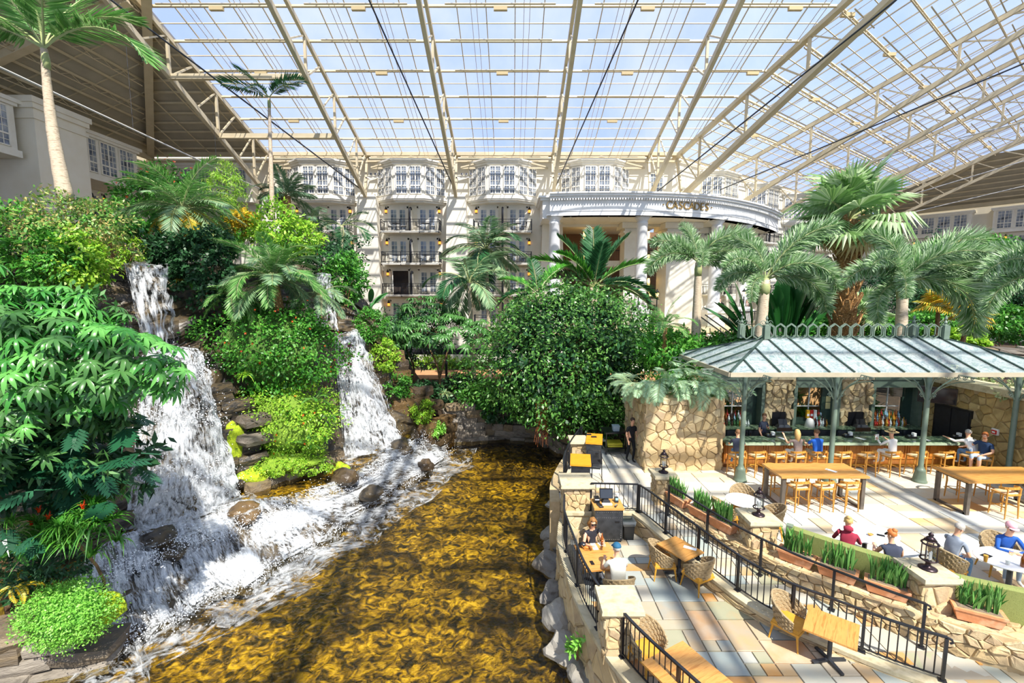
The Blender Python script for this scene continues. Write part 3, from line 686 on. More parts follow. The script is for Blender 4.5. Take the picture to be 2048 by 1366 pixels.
# opaque decks
hipL = lambda s: -32.6 + .80*s
mb = MB(); zz = lambda s: EAVE_Z + SL*s
S1 = 13.65
mb.add([(-32.6, 42.6, zz(0)), (PX[0]-.1, 42.6, zz(0)), (PX[0]-.1, 42.6-S1, zz(S1)), (hipL(S1), 42.6-S1, zz(S1)),
  (-32.6, 42.6, zz(0)+.2), (PX[0]-.1, 42.6, zz(0)+.2), (PX[0]-.1, 42.6-S1, zz(S1)+.2), (hipL(S1), 42.6-S1, zz(S1)+.2)], [(3, 2, 1, 0), (4, 5, 6, 7), (0, 1, 5, 4), (1, 2, 6, 5), (2, 3, 7, 6), (3, 0, 4, 7)])
dk = tag(mb.build('ceiling_deck_back', m_deck), 'dark ribbed roof deck beside the leftmost truss', None, None, 'structure')
for j in range(1, 13): s = j*1.05; MB().bar((hipL(s)+.1, 42.6-s, zz(s)-.1), (PX[0]-.15, 42.6-s, zz(s)-.1), .06, .14).build('joist', m_steel, dk)
for j in range(5): x = -31+j*2.1; s1 = min(12.8, (x+32.6)/.8); MB().bar((x, 42.5, zz(0)-.25), (x, 42.6-s1*.98, zz(s1*.98)-.25), .05, .08).build('rib', m_steel, dk)
zl = lambda x: EAVE_Z + (x+32.6)*SL/.80
mb = MB(); y0 = 42.6-S1
mb.add([(-32.6, 42.6, zl(-32.6)), (hipL(S1), y0, zl(hipL(S1))), (PX[0], 2, zl(hipL(S1))), (-32.6, 2, EAVE_Z)], [(0, 1, 2, 3)])
mb.add([(v[0], v[1], v[2]+.2) for v in mb.v], [(3, 2, 1, 0)])
dl = tag(mb.build('ceiling_deck_left', m_deck), 'dark ribbed roof deck over the left wing', None, None, 'structure')
for j in range(1, 11):
 x = -32.6 + j*1.08; ye = 42.6-(x+32.6)/.8
 MB().bar((x, 2, zl(x)-.12), (x, ye-.1, zl(x)-.12), .06, .16).build('joist', m_steel, dl)
 if j % 2 == 0:
  w = MB(); q = 2
  w.bar((x, 2, zl(x)-.5), (x, ye-.6, zl(x)-.5), .05, .05)
  yy = 14; fl_ = 0
  while yy < ye-1: w.bar((x, yy, zl(x)-(.5 if fl_ else .15)), (x, yy+.7, zl(x)-(.15 if fl_ else .5)), .03, .03); yy += .7; fl_ = 1-fl_
  w.build('joist_web', m_steel, dl)
for j in range(14): y = 4 + j*2.6; xe = min(PX[0], -32.6+(42.6-y)*.8); MB().bar((-32.5, y, EAVE_Z+.0), (xe, y, zl(xe)-.03), .05, .07).build('seam', m_steel, dl)
def beam(name, label, p, q, w, h, parts=True):
 t = thing(name, label, 'beam', p); a = V((0, 0, 0)); b = V(q)-V(p)
 MB().bar(a, b, w*.4, h).build('web', m_steel, t); x, u, d_ = basis(b);
 for sg in (-1, 1): MB().bar(a+u*h/2*sg, b+u*h/2*sg, w, .05).build('flange', m_steel, t)
 return t
beam('hip_beam', 'heavy cream hip beam in the corner of the dark roof deck', (-32.6, 42.6, EAVE_Z-.3), (hipL(S1+3), 42.6-S1-3, zz(S1+3)-.3), .5, .5)
beam('eaves_beam', 'cream eaves beam along the left wing wall', (-32.2, 3, EAVE_Z-.35), (-32.2, 42.4, EAVE_Z-.35), .4, .45)
beam('deck_beam', 'heavy cream beam crossing the left roof deck high above', (-32.4, 27.6, EAVE_Z-.2), (PX[0], 27.6, zl(PX[0])-.35), .5, .55)
# far right opaque deck
mb = MB(); a = C1+E2*43.6; b = C1+E2*54; z2 = lambda s: EAVE_Z+SL*s
pts = [a, b, b+N2*0, a+N2*26]
mb.add([(a.x, a.y, z2(0)), (b.x, b.y, z2(0)), (C1+E2*43.6+N2*13).to_tuple()[:2]+(z2(13),)], [(0, 1, 2)])
mb.add([(b.x, b.y, z2(0)), (b+N2*45).to_tuple()[:2]+(z2(0),), (C1+E2*43.6+N2*45).to_tuple()[:2]+(z2(13),), (C1+E2*43.6+N2*13).to_tuple()[:2]+(z2(13),)], [(0, 1, 2, 3)])
dr = tag(mb.build('ceiling_deck_right', m_deck), 'dark ribbed roof deck over the right wing', None, None, 'structure')
for j in range(1, 9):
 f = j/9; p = b.lerp(C1+E2*43.6+N2*13, f); q = (b+N2*45).lerp(C1+E2*43.6+N2*45, f); z = z2(13*f)-.12
 MB().bar((p.x, p.y, z), (q.x, q.y, z), .08, .18).build('joist', m_steel, dr)
q = C1+E2*43.6+N2*13
beam('hip_beam', 'cream hip beam of the dark roof deck at the far right', (b.x, b.y, EAVE_Z-.2), (q.x, q.y, z2(13)-.2), .5, .5)
q = b+N2*45; beam('eaves_beam', 'cream eaves beam along the right wing wall', (b.x-.4, b.y, EAVE_Z-.3), (q.x-.4, q.y, EAVE_Z-.3), .4, .5)
# framing of the roof overhead, behind the camera: throws the striped shade on the terrace
ov = struct('ceiling_overhead', label='open roof girders overhead behind the viewpoint')
for i, x in enumerate((-13.05, -5.0, 3.65, 12.3, 21, 29.7)):
 MB().bar((x, -22, 24), (x, 8, 25.5), .22, .4).build('girder', m_steel, ov); MB().bar((x, -22, 22.7), (x, 8, 23.7), .2, .3).build('girder', m_steel, ov)
for i in range(12): MB().bar((-14, -20+i*2.3, 24.6), (32, -20+i*2.3, 24.6), .13, .2).build('purlin', m_steel, ov)
# cables
def cable(label, p, q, r=.05, mat=None, ext=1.0, hang=()):
 p = V(p); q = V(q); q = p + (q-p)*ext
 t = thing('tension_cable', label, 'cable', p); MB().tube([(0, 0, 0), q-p], r, 6).build('rope', mat or m_cable, t)
 MB().tube([(0, 0, 0), (q-p).normalized()*.5], r*2, 6).build('clevis', mat or m_cable, t)
 for f in hang:
  a = (q-p)*f; MB().tube([a, a+V((0, 0, 4.5))], .012, 4).build('hanger', m_cable, t)
foot = lambda i: V((PX[i], 41.5, PIER_TOP+.3))
m_white_cable = M('pale cable', '#c9c6be', rough=.4)
cable('black cable rising left from the second pier', foot(1), gy(222, 0, 24), ext=1.3)
cable('black cable rising from the pier left of the middle bay window', foot(2), gy(738, 0, 26), ext=1.3)
cable('black cable rising from the pier at the left end of the portico', foot(3), gy(1276, 0, 26), ext=1.3)
cable('black cable rising right above the portico lettering', V((12.3, 41.5, 15)), gy(1792, 0, 24), ext=1.2)
cable('pale cable with hangers crossing before the left wing', foot(0), gy(0, 135, 20), r=.05, mat=m_white_cable, ext=1.1, hang=(.30, .62))
cable('black cable crossing the angled glass roof', gy(1420, 388, 46), gy(2048, 127, 30), ext=1.1)
cable('pale cable below the black one on the right', gy(1500, 385, 50), gy(2048, 243, 36), r=.05, mat=m_white_cable, ext=1.1)
cable('pale cable before the dark deck at the far right', gy(1720, 420, 60), gy(2048, 322, 48), r=.06, mat=m_white_cable, ext=1.1)
cable('lowest pale cable before the right wing windows', gy(1760, 440, 62), gy(2048, 372, 54), r=.05, mat=m_white_cable, ext=1.1)
# ================================================================ GROUND, TERRACES, POOL
ZW, ZL = -1.7, -.45
def sweep(pts, prof, name, mat, parent=None, kind=None, closed=True, smooth=False):
 """profile (out, z) swept along a plan path; out is measured to the right of travel"""
 mb = MB(); n = len(pts); k = len(prof); vs = []
 for i, p in enumerate(pts):
  t = pts[min(i+1, n-1)] - pts[max(i-1, 0)]; t.z = 0; t.normalize(); nn = V((t.y, -t.x, 0))
  for o, z in prof: q = p + nn*o; vs.append((q.x, q.y, p.z + z))
 fs = [(i*k+j, i*k+k+j, i*k+k+(j+1) % k, i*k+(j+1) % k) for i in range(n-1) for j in range(k if closed else k-1)]
 if closed: fs += [tuple(reversed(range(k))), tuple((n-1)*k+j for j in range(k))]
 return mb.add(vs, fs).build(name, mat, parent, smooth=smooth)
def clip_poly(poly, a, b, c):           # keep a*x+b*y<=c
 out = []
 for i in range(len(poly)):
  p, q = poly[i], poly[(i+1) % len(poly)]; dp = a*p[0]+b*p[1]-c; dq = a*q[0]+b*q[1]-c
  if dp <= 0: out.append(p)
  if dp*dq < 0: t = dp/(dp-dq); out.append((p[0]+(q[0]-p[0])*t, p[1]+(q[1]-p[1])*t))
 return out
def veneer(parent, W, H, mapf, cell=.3, aspect=1.35, mat=None, depth=.05, gap=.014, seed=1, name='stone', keep=None, limit=300, jit=.38, rough=.35):
 """irregular stones laid over a wall: Voronoi cells in (u, v) mapped by mapf(u, v, d)"""
 rn = random.Random(seed); cw = cell*aspect; ch = cell; nx = max(1, round(W/cw)); ny = max(1, round(H/ch)); sites = []
 for j in range(-1, ny+1):
  for i in range(-1, nx+1):
   if rn.random() < .78: sites.append(((i+.5+(.5 if j % 2 else 0)-.25+rn.uniform(-jit, jit))*W/nx, (j+.5+rn.uniform(-jit, jit))*H/ny))
 grid = {}
 for q in sites: grid.setdefault((int(q[0]//cw), int(q[1]//ch)), []).append(q)
 cnt = 0; rest = MB()
 for s in sites:
  if not (0 <= s[0] <= W and 0 <= s[1] <= H): continue
  if keep and not keep(*s): continue
  poly = [(max(0, s[0]-2*cw), max(0, s[1]-2*ch)), (min(W, s[0]+2*cw), max(0, s[1]-2*ch)), (min(W, s[0]+2*cw), min(H, s[1]+2*ch)), (max(0, s[0]-2*cw), min(H, s[1]+2*ch))]
  gx, gy_ = int(s[0]//cw), int(s[1]//ch)
  for a in range(gx-3, gx+4):
   for b in range(gy_-3, gy_+4):
    for q in grid.get((a, b), ()):
     if q is s: continue
     dx, dy = q[0]-s[0], q[1]-s[1]; l = math.hypot(dx, dy)
     if l < 1e-6 or l > 4*cw: continue
     poly = clip_poly(poly, dx/l, dy/l, (dx*(s[0]+q[0])/2 + dy*(s[1]+q[1])/2)/l - gap*.5)
     if len(poly) < 3: break
  if len(poly) < 3: continue
  cx = sum(p[0] for p in poly)/len(poly); cy = sum(p[1] for p in poly)/len(poly); dd = depth*rn.uniform(.7, 1.5)
  n = len(poly); vs = []
  for p in poly: vs.append(mapf(p[0], p[1], 0))
  for p in poly: vs.append(mapf(cx+(p[0]-cx)*.93, cy+(p[1]-cy)*.93, dd*.75))
  for p in poly: vs.append(mapf(cx+(p[0]-cx)*.74, cy+(p[1]-cy)*.74, dd + rn.uniform(-rough, rough)*dd))
  fs = [(i, (i+1) % n, n+(i+1) % n, n+i) for i in range(n)] + [(n+i, n+(i+1) % n, 2*n+(i+1) % n, 2*n+i) for i in range(n)] + [tuple(2*n+i for i in range(n))]
  if cnt < limit:
   o = mapf(cx, cy, 0); mb = MB().add([v-o for v in vs], fs); ob = mb.build(name, mat or m_stone, parent)
   inv = V((0, 0, 0)); ob.location = o - (parent.location if parent else inv)
  else: rest.add(vs, fs)
  cnt += 1
 if rest.v: ob = tag(rest.build(name+'s_beyond', mat or m_stone, parent), kind='stuff'); ob.location = -parent.location
 return cnt
def flat_map(o, ux, uz, nrm):
 o = V(o); ux = V(ux).normalized(); uz = V(uz).normalized(); nrm = V(nrm).normalized()
 return lambda u, v, d: o + ux*u + uz*v + nrm*d
def path_map(pts, z0f, out=0, sgn=1):
 """u along a plan path, v up from z0f(u); outward is to the right of travel times sgn"""
 def f(u, v, d):
  p, t = along(pts, u); nn = V((t.y, -t.x, 0))*sgn; q = p + nn*(out+d); return V((q.x, q.y, z0f(u)+v))
 return f
def inside(poly, x, y):
 c = False; n = len(poly)
 for i in range(n):
  a, b = poly[i], poly[i-1]
  if (a[1] > y) != (b[1] > y) and x < (b[0]-a[0])*(y-a[1])/(b[1]-a[1])+a[0]: c = not c
 return c
FLAGC = {}
def paving(parent, poly, unit, mat, zf, sizes, seed=3, gap=.012, h=.03, name='flagstone', limit=300):
 rn = random.Random(seed); xs = [p[0] for p in poly]; ys = [p[1] for p in poly]; x0, y0 = min(xs), min(ys)
 nx = int((max(xs)-x0)/unit)+1; ny = int((max(ys)-y0)/unit)+1; used = set(); items = []
 for j in range(ny-1, -1, -1):
  for i in range(nx):
   if (i, j) in used: continue
   opts = sizes[:]; rn.shuffle(opts)
   for (w, l) in opts + [(1, 1)]:
    cells = [(i+a, j-b) for a in range(w) for b in range(l)]
    if any(c in used or c[0] >= nx or c[1] < 0 for c in cells): continue
    used.update(cells); items.append((i, j, w, l)); break
 n = 0; rest = MB()
 for (i, j, w, l) in items:
  cx = x0+(i+w/2)*unit; cy = y0+(j+1-l/2)*unit; a, b = w*unit/2-gap, l*unit/2-gap
  cor = [(cx-a, cy-b), (cx+a, cy-b), (cx+a, cy+b), (cx-a, cy+b)]
  ins = [inside(poly, *c) for c in cor]
  if not inside(poly, cx, cy) and not any(ins): continue
  key = (w, l, unit, mat.name) if all(ins) else None
  if key and key in FLAGC: me = FLAGC[key]
  else:
   mb = MB(); e = .008
   if key: parts = [(-a, -b, a, b)]
   else:
    q = 4 if w*l > 1 else 3; parts = []
    for u in range(w*q):
     for v in range(l*q):
      X0, Y0, X1_, Y1_ = -a+2*a*u/(w*q), -b+2*b*v/(l*q), -a+2*a*(u+1)/(w*q), -b+2*b*(v+1)/(l*q)
      if inside(poly, cx+(X0+X1_)/2, cy+(Y0+Y1_)/2): parts.append((X0, Y0, X1_, Y1_))
    if not parts: continue
   for (X0, Y0, X1_, Y1_) in parts:
    pl = [(X0, Y0), (X1_, Y0), (X1_, Y1_), (X0, Y1_)]
    if key: mb.add([(p[0], p[1], -.04) for p in pl]+[(p[0], p[1], -e) for p in pl]+[(p[0]*.98, p[1]*.98, 0) for p in pl], [(t, (t+1) % 4, 4+(t+1) % 4, 4+t) for t in range(4)]+[(4+t, 4+(t+1) % 4, 8+(t+1) % 4, 8+t) for t in range(4)]+[(8, 9, 10, 11)])
    else: mb.add([(p[0], p[1], -.04) for p in pl]+[(p[0], p[1], 0) for p in pl], [(t, (t+1) % 4, 4+(t+1) % 4, 4+t) for t in range(4)]+[(4, 5, 6, 7)])
   me = mb.mesh(name, mat)
   if key: FLAGC[key] = me
  z = zf(cx, cy); sx = (zf(cx+.2, cy)-zf(cx-.2, cy))/.4; sy = (zf(cx, cy+.2)-zf(cx, cy-.2))/.4
  inst(name, me, parent, V((cx, cy, z+h+rn.uniform(-.004, .004)))-parent.location, (math.atan(sy), -math.atan(sx), 0)); n += 1
 return n
SIZES = [(2, 2), (2, 1), (3, 2), (2, 3), (1, 2), (3, 1), (2, 2), (3, 2), (1, 1)]
# plan lines ---------------------------------------------------------------
capL = [gz(*q, -.33) for q in ((1118, 1040), (1115, 1064), (1116, 1091), (1130, 1139), (1150, 1201), (1185, 1269), (1233, 1341))]
capL = [V((capL[0].x+.1, 13.6, -.33))] + capL + [V((2.6, 6.4, -.33)), V((3.4, 5.0, -.33)), V((4.6, 3.6, -.33))]
POOLW = bez(capL, 48)                               # outer edge of the pool wall cap
UPW = bez([V((1.5, 13.6, .0)), V((1.75, 15), ).to_3d() if False else V((1.62, 15, 0)), V((2.15, 16.9, 0)), V((3.0, 19.0, 0)), V((4.0, 20.4, 0))], 16)
CURB = bez([V((3.75, 12.85, 0)), V((4.35, 11.4, 0)), V((5.35, 9.3, 0)), V((6.5, 8.28, 0)), V((7.65, 7.5, 0)), V((9.4, 6.5, 0)), V((11.5, 5.8, 0))], 40)
FACE = bez([V((4.75, 13.1, 0)), V((5.15, 12.1, 0)), V((5.75, 10.95, 0)), V((6.4, 10.05, 0)), V((7.2, 9.25, 0)), V((8.15, 8.45, 0)), V((9.3, 7.75, 0)), V((11.0, 7.0, 0)), V((13, 6.3, 0))], 44)
BACK = bez([V((5.2, 13.4, 0)), V((5.75, 12.2, 0)), V((6.35, 11.1, 0)), V((6.95, 10.35, 0)), V((7.7, 9.6, 0)), V((8.6, 8.85, 0)), V((9.7, 8.2, 0)), V((11.4, 7.5, 0)), V((13.3, 6.8, 0))], 44)
def ramp_z(x, y):                                    # the ramp falls from the walkway to the lower terrace
 t = max(0, min(1, (12.4 - y)/4.6)); return -.45*t
# soil under everything
mb = MB(); mb.prism([(-40, -4), (80, -4), (80, 90), (-40, 90)], -3.2, -2.9); tag(mb.build('floor_subsoil', m_soil), 'dark subsoil', None, None, 'structure')
mb = MB(); mb.prism([(-33, 25.5), (-4.2, 25.3), (2, 25.3), (3.5, 20.5), (80, 20.5), (80, 88), (-33, 88)], -2.9, -.08); tag(mb.build('floor_garden', m_soil), 'dark planted soil of the garden', None, None, 'structure')
mb = MB(); mb.prism([(-12, 34), (2, 34.5), (16, 33), (16, 37), (2, 38.5), (-12, 38)], -.08, .0); tag(mb.build('floor_path', m_path), 'tan garden path before the hotel', None, None, 'structure')
# upper terrace
UP = [(1.6, 13.7), (4.0, 12.9), (4.7, 13.2)] + [(p.x, p.y) for p in BACK[::4]] + [(13.6, 7), (17.3, 7), (17.3, 18.8), (7.8, 18.8), (4.9, 18.8), (3.8, 20.3)] + [(p.x, p.y) for p in reversed(UPW[::4])]
fu = tag(empty('floor_terrace', (9, 13, 0)), 'pale flagstone bar terrace', None, None, 'structure')
mb = MB(); mb.prism([(p[0]-9, p[1]-13) for p in UP], -2.9, 0); mb.build('screed', m_grout, fu)
nfl = paving(fu, UP, .42, m_flag_hi, lambda x, y: 0, SIZES, seed=5)
# lower terrace
LOW = [(p.x+.25, p.y) for p in POOLW[2:]] + [(12, 3.6)] + [(p.x, p.y) for p in reversed(CURB)]
fl_ = tag(empty('floor_lower_terrace', (4, 9, ZL)), 'multicoloured flagstone lower terrace beside the pool', None, None, 'structure')
mb = MB(); mb.prism([(p[0]-4, p[1]-9) for p in LOW], -2.4, 0); mb.build('screed', m_grout, fl_)
paving(fl_, [q for q in LOW if True], .29, m_flag, lambda x, y: ZL, SIZES, seed=11, limit=300)
# ramp
RP = [(p.x, p.y) for p in CURB] + [(p.x, p.y) for p in reversed(FACE)]
fr_ = tag(empty('floor_ramp', (6, 9, 0)), 'flagstone ramp between the railings', None, None, 'structure')
mb = MB(); n = len(CURB); vs = []
for i in range(n): a = CURB[i]; b = FACE[min(i, len(FACE)-1)]; vs += [(a.x-6, a.y-9, ramp_z(a.x, a.y)), (b.x-6, b.y-9, ramp_z(b.x, b.y))]
mb.add(vs, [(2*i, 2*i+1, 2*i+3, 2*i+2) for i in range(n-1)]).build('screed', m_grout, fr_)
paving(fr_, RP, .3, m_flag, ramp_z, SIZES, seed=17, h=.02)
# curb wall between lower terrace and ramp, with stone face and cap
cw_ = tag(empty('wall_curb', (5, 9, 0)), 'low stone curb wall under the lower railing', None, None, 'structure')
def curb_top(x, y): return ramp_z(x, y) + .12
cc = [V((p.x-5, p.y-9, curb_top(p.x, p.y))) for p in CURB]
sweep(cc, [(-.1, -.08), (.22, -.08), (.22, 0), (-.1, 0)], 'capping', m_capstone, cw_)
sweep(cc, [(-.06, -1.0), (.18, -1.0), (.18, -.08), (-.06, -.08)], 'core', m_mortar, cw_)
Lc = polylen(CURB)
def curb_map(u, v, d):
 p, t = along(CURB, u); nn = V((t.y, -t.x, 0)); zt = curb_top(p.x, p.y)-.09; q = p + nn*(.19+d*1) if False else p + V((t.y, -t.x, 0))*(.185+d)
 return V((q.x, q.y, ZL + (zt-ZL)*v))
veneer(cw_, Lc*.8, 1, curb_map, cell=.5, aspect=.7, depth=.035, seed=4)
# the short return of that wall behind the cash desk
rw = tag(empty('wall_step', (2.8, 12.95, 0)), 'low stone wall behind the cash desk', None, None, 'structure')
MB().box((-1.2, -.1, -1), (1.0, .15, .04)).build('core', m_mortar, rw); MB().box((-1.2, -.16, .04), (1.05, .2, .12)).build('capping', m_capstone, rw)
veneer(rw, 2.2, .5, flat_map((1.6, 12.85, ZL), (1, 0, 0), (0, 0, 1), (0, -1, 0)), cell=.17, aspect=2.2, mat=m_capstone, depth=.02, seed=2, jit=.1)
# planter wall
pw = tag(empty('wall_planter', (7, 9.5, 0)), 'rubble stone planter wall between ramp and terrace', None, None, 'structure')
LEDGE = .22
vs = []
mb = MB()
for i in range(len(FACE)):
 a = FACE[i]; b = BACK[i]; vs += [(a.x-7, a.y-9.5, -1), (a.x-7, a.y-9.5, LEDGE), (b.x-7, b.y-9.5, LEDGE), (b.x-7, b.y-9.5, -1)]
mb.add(vs, [(i*4+j, i*4+4+j, i*4+5+j, i*4+1+j) for i in range(len(FACE)-1) for j in range(3)]).build('core', m_mortar, pw)
Lf = polylen(FACE)
def face_map(u, v, d):
 p, t = along(FACE, u); nn = V((t.y, -t.x, 0)); q = p + nn*d; zb = ramp_z(p.x, p.y); return V((q.x, q.y, zb + (LEDGE-zb)*v + (d*.3 if v > .9 else 0)))
veneer(pw, Lf*.97, 1, face_map, cell=.25, aspect=.75, depth=.045, seed=9, rough=.4)
def led_map(u, v, d):
 f = u/(Lf*.97)*(len(FACE)-1); i = min(int(f), len(FACE)-2); a = FACE[i].lerp(FACE[i+1], f-i); b = BACK[i].lerp(BACK[i+1], f-i); q = a.lerp(b, v*.98); return V((q.x, q.y, LEDGE + d))
veneer(pw, Lf*.97, 1, led_map, cell=.34, aspect=.7, depth=.03, seed=10, rough=.4)
# pool wall
pwl = tag(empty('wall_pool', (1.5, 10, 0)), 'curved stone retaining wall along the pool', None, None, 'structure')
pp = [V((p.x-1.5, p.y-10, -.33)) for p in POOLW]
sweep(pp, [(.0, -.09), (-.36, -.09), (-.36, 0), (.0, 0)], 'capping', m_capstone, pwl) if False else sweep(pp, [(.0, -.09), (.0, 0), (-.36, 0), (-.36, -.09)], 'capping', m_capstone, pwl)
sweep(pp, [(-.05, -2.2), (-.05, -.09), (-.32, -.09), (-.32, -2.2)], 'core', m_mortar, pwl)
Lp = polylen(POOLW)
veneer(pwl, Lp, 1.35, path_map(POOLW, lambda u: ZW-.05, out=-.04), cell=.34, aspect=1.3, depth=.05, seed=21)
upw = tag(empty('wall_pool_upper', (2, 17, 0)), 'stone pool wall beside the service stations', None, None, 'structure')
sweep([V((p.x-2, p.y-17, .02)) for p in UPW], [(.0, -2.8), (.0, .06), (-.3, .06), (-.3, -2.8)], 'core', m_mortar, upw)
veneer(upw, polylen(UPW), 1.7, path_map(UPW, lambda u: ZW, out=0, sgn=-1) if False else path_map(UPW, lambda u: ZW, out=0, sgn=-1), cell=.4, aspect=1.3, depth=.05, seed=22)
# square stone pillars with caps
def pillar(name, label, c, w, z0, ztop, seed, capw=.12, capt=.11):
 r = thing(name, label, 'pillar', (c[0], c[1], z0)); h = ztop-z0-capt
 MB().box((-w/2, -w/2, 0), (w/2, w/2, h)).build('core', m_mortar, r)
 e = w/2+capw; mb = MB(); mb.tbox((0, 0, h), (2*e-.04, 2*e-.04, capt*.3), (1.02, 1.02)); mb.tbox((0, 0, h+capt*.3), (2*e, 2*e, capt*.7), (.97, .97)); mb.build('capstone', m_capstone, r)
 for k, (ox, oy, ux, nr) in enumerate((((-w/2, -w/2), 0, (1, 0, 0), (0, -1, 0)), ((-w/2, w/2), 0, (0, -1, 0), (-1, 0, 0)), ((w/2, -w/2), 0, (0, 1, 0), (1, 0, 0)))):
  veneer(r, w, h, flat_map((c[0]+ox[0], c[1]+ox[1], z0), ux, (0, 0, 1), nr), cell=.18, aspect=1.2, depth=.035, seed=seed+k)
 return r
pillar('stone_pillar', 'stone pillar with square cap at the pool corner left of the cash desk', (1.95, 13.35), .78, ZL-.1, .92, 31)
pillar('stone_pillar', 'near stone pillar with broad cap below the man in the blue cap', (2.1, 8.35), .62, ZL-.1, .62, 35, capw=.1)
pillar('stone_pillar', 'small stone pillar between the two service stations', (2.6, 17.0), .6, 0, 1.0, 39)
pillar('stone_pillar', 'stone pillar carrying the farthest lantern at the top of the ramp', (4.75, 13.75), .55, 0, .98, 43, capw=.1)
pillar('stone_pillar', 'stone pillar carrying the middle lantern beside the planter', (6.25, 11.0), .62, -.05, .98, 47, capw=.1)
pillar('stone_pillar', 'stone pillar carrying the nearest lantern between the green benches', (8.5, 8.75), .6, -.05, .98, 51, capw=.1)
# ---------------------------------------------------------------- pool bed, water
def bed_mat():
 m = M('amber pool bed', '#181304', '#3f3208', '#7a600c', '#a88a18', '#c6a834', scale=3.8, rough=.8, bump=.8, bscale=5, detail=10, lo=.34, hi=.68)
 N = m.node_tree.nodes; L = m.node_tree.links; p = N['Principled BSDF']; src = p.inputs['Base Color'].links[0].from_socket
 t = N.new('ShaderNodeTexCoord'); n = N.new('ShaderNodeTexNoise'); n.inputs['Scale'].default_value = .55; n.inputs['Detail'].default_value = 6; n.inputs['Distortion'].default_value = .6
 r = N.new('ShaderNodeValToRGB'); r.color_ramp.elements[0].position = .36; r.color_ramp.elements[0].color = (.16, .14, .12, 1); r.color_ramp.elements[1].position = .56; r.color_ramp.elements[1].color = (1, 1, 1, 1)
 mx = N.new('ShaderNodeMix'); mx.data_type = 'RGBA'; mx.blend_type = 'MULTIPLY'; mx.inputs['Factor'].default_value = 1
 L.new(t.outputs['Object'], n.inputs['Vector']); L.new(n.outputs['Fac'], r.inputs['Fac']); L.new(src, mx.inputs[6]); L.new(r.outputs[0], mx.inputs[7]); L.new(mx.outputs[2], p.inputs['Base Color'])
 for q in N:
  if q.type == 'TEX_NOISE' and q is not n: q.inputs['Distortion'].default_value = 1.2
 return m
m_bed = bed_mat()
mb = MB(); nx, ny = 90, 110; x0, x1, y0, y1 = -16, 5, 2.5, 27
vs = []
for j in range(ny+1):
 for i in range(nx+1):
  x = x0+(x1-x0)*i/nx; y = y0+(y1-y0)*j/ny; vs.append((x, y, -2.12 + .16*fbm((x, y, 3), .9, 4)))
mb.add(vs, [(j*(nx+1)+i, j*(nx+1)+i+1, (j+1)*(nx+1)+i+1, (j+1)*(nx+1)+i) for j in range(ny) for i in range(nx)])
tag(mb.build('floor_pool', m_bed, smooth=True), 'amber brown stony pool bed', None, None, 'structure')
def water_mat():
 m = bpy.data.materials.new('pool water'); m.use_nodes = True; N = m.node_tree.nodes; L = m.node_tree.links; N.remove(N['Principled BSDF']); out = N['Material Output']
 t = N.new('ShaderNodeBsdfTransparent'); t.inputs['Color'].default_value = (.96, .9, .62, 1)
 g = N.new('ShaderNodeBsdfGlossy'); g.inputs['Roughness'].default_value = .05
 lw = N.new('ShaderNodeFresnel'); lw.inputs['IOR'].default_value = 1.33
 mx = N.new('ShaderNodeMixShader'); tc_ = N.new('ShaderNodeTexCoord')
 n1 = N.new('ShaderNodeTexNoise'); n1.inputs['Scale'].default_value = 2.2; n1.inputs['Detail'].default_value = 4; n1.inputs['Distortion'].default_value = .8
 n2 = N.new('ShaderNodeTexNoise'); n2.inputs['Scale'].default_value = 8; n2.inputs['Detail'].default_value = 3; n2.inputs['Distortion'].default_value = 1.2
 ad = N.new('ShaderNodeMath'); ad.operation = 'MULTIPLY_ADD'; ad.inputs[1].default_value = .5
 b = N.new('ShaderNodeBump'); b.inputs['Strength'].default_value = .55; b.inputs['Distance'].default_value = .12
 L.new(tc_.outputs['Object'], n1.inputs['Vector']); L.new(tc_.outputs['Object'], n2.inputs['Vector']); L.new(n2.outputs['Fac'], ad.inputs[0]); L.new(n1.outputs['Fac'], ad.inputs[2])
 L.new(ad.outputs[0], b.inputs['Height']); L.new(b.outputs[0], g.inputs['Normal']); L.new(b.outputs[0], lw.inputs['Normal'])
 L.new(lw.outputs[0], mx.inputs[0]); L.new(t.outputs[0], mx.inputs[1]); L.new(g.outputs[0], mx.inputs[2]); L.new(mx.outputs[0], out.inputs['Surface']); return m
m_water = water_mat()
mb = MB(); mb.add([(-16, 2.5, ZW), (5, 2.5, ZW), (5, 27, ZW), (-16, 27, ZW)], [(0, 1, 2, 3)])
tag(mb.build('pool_water', m_water), 'clear rippling amber pool water', 'water', kind='stuff')
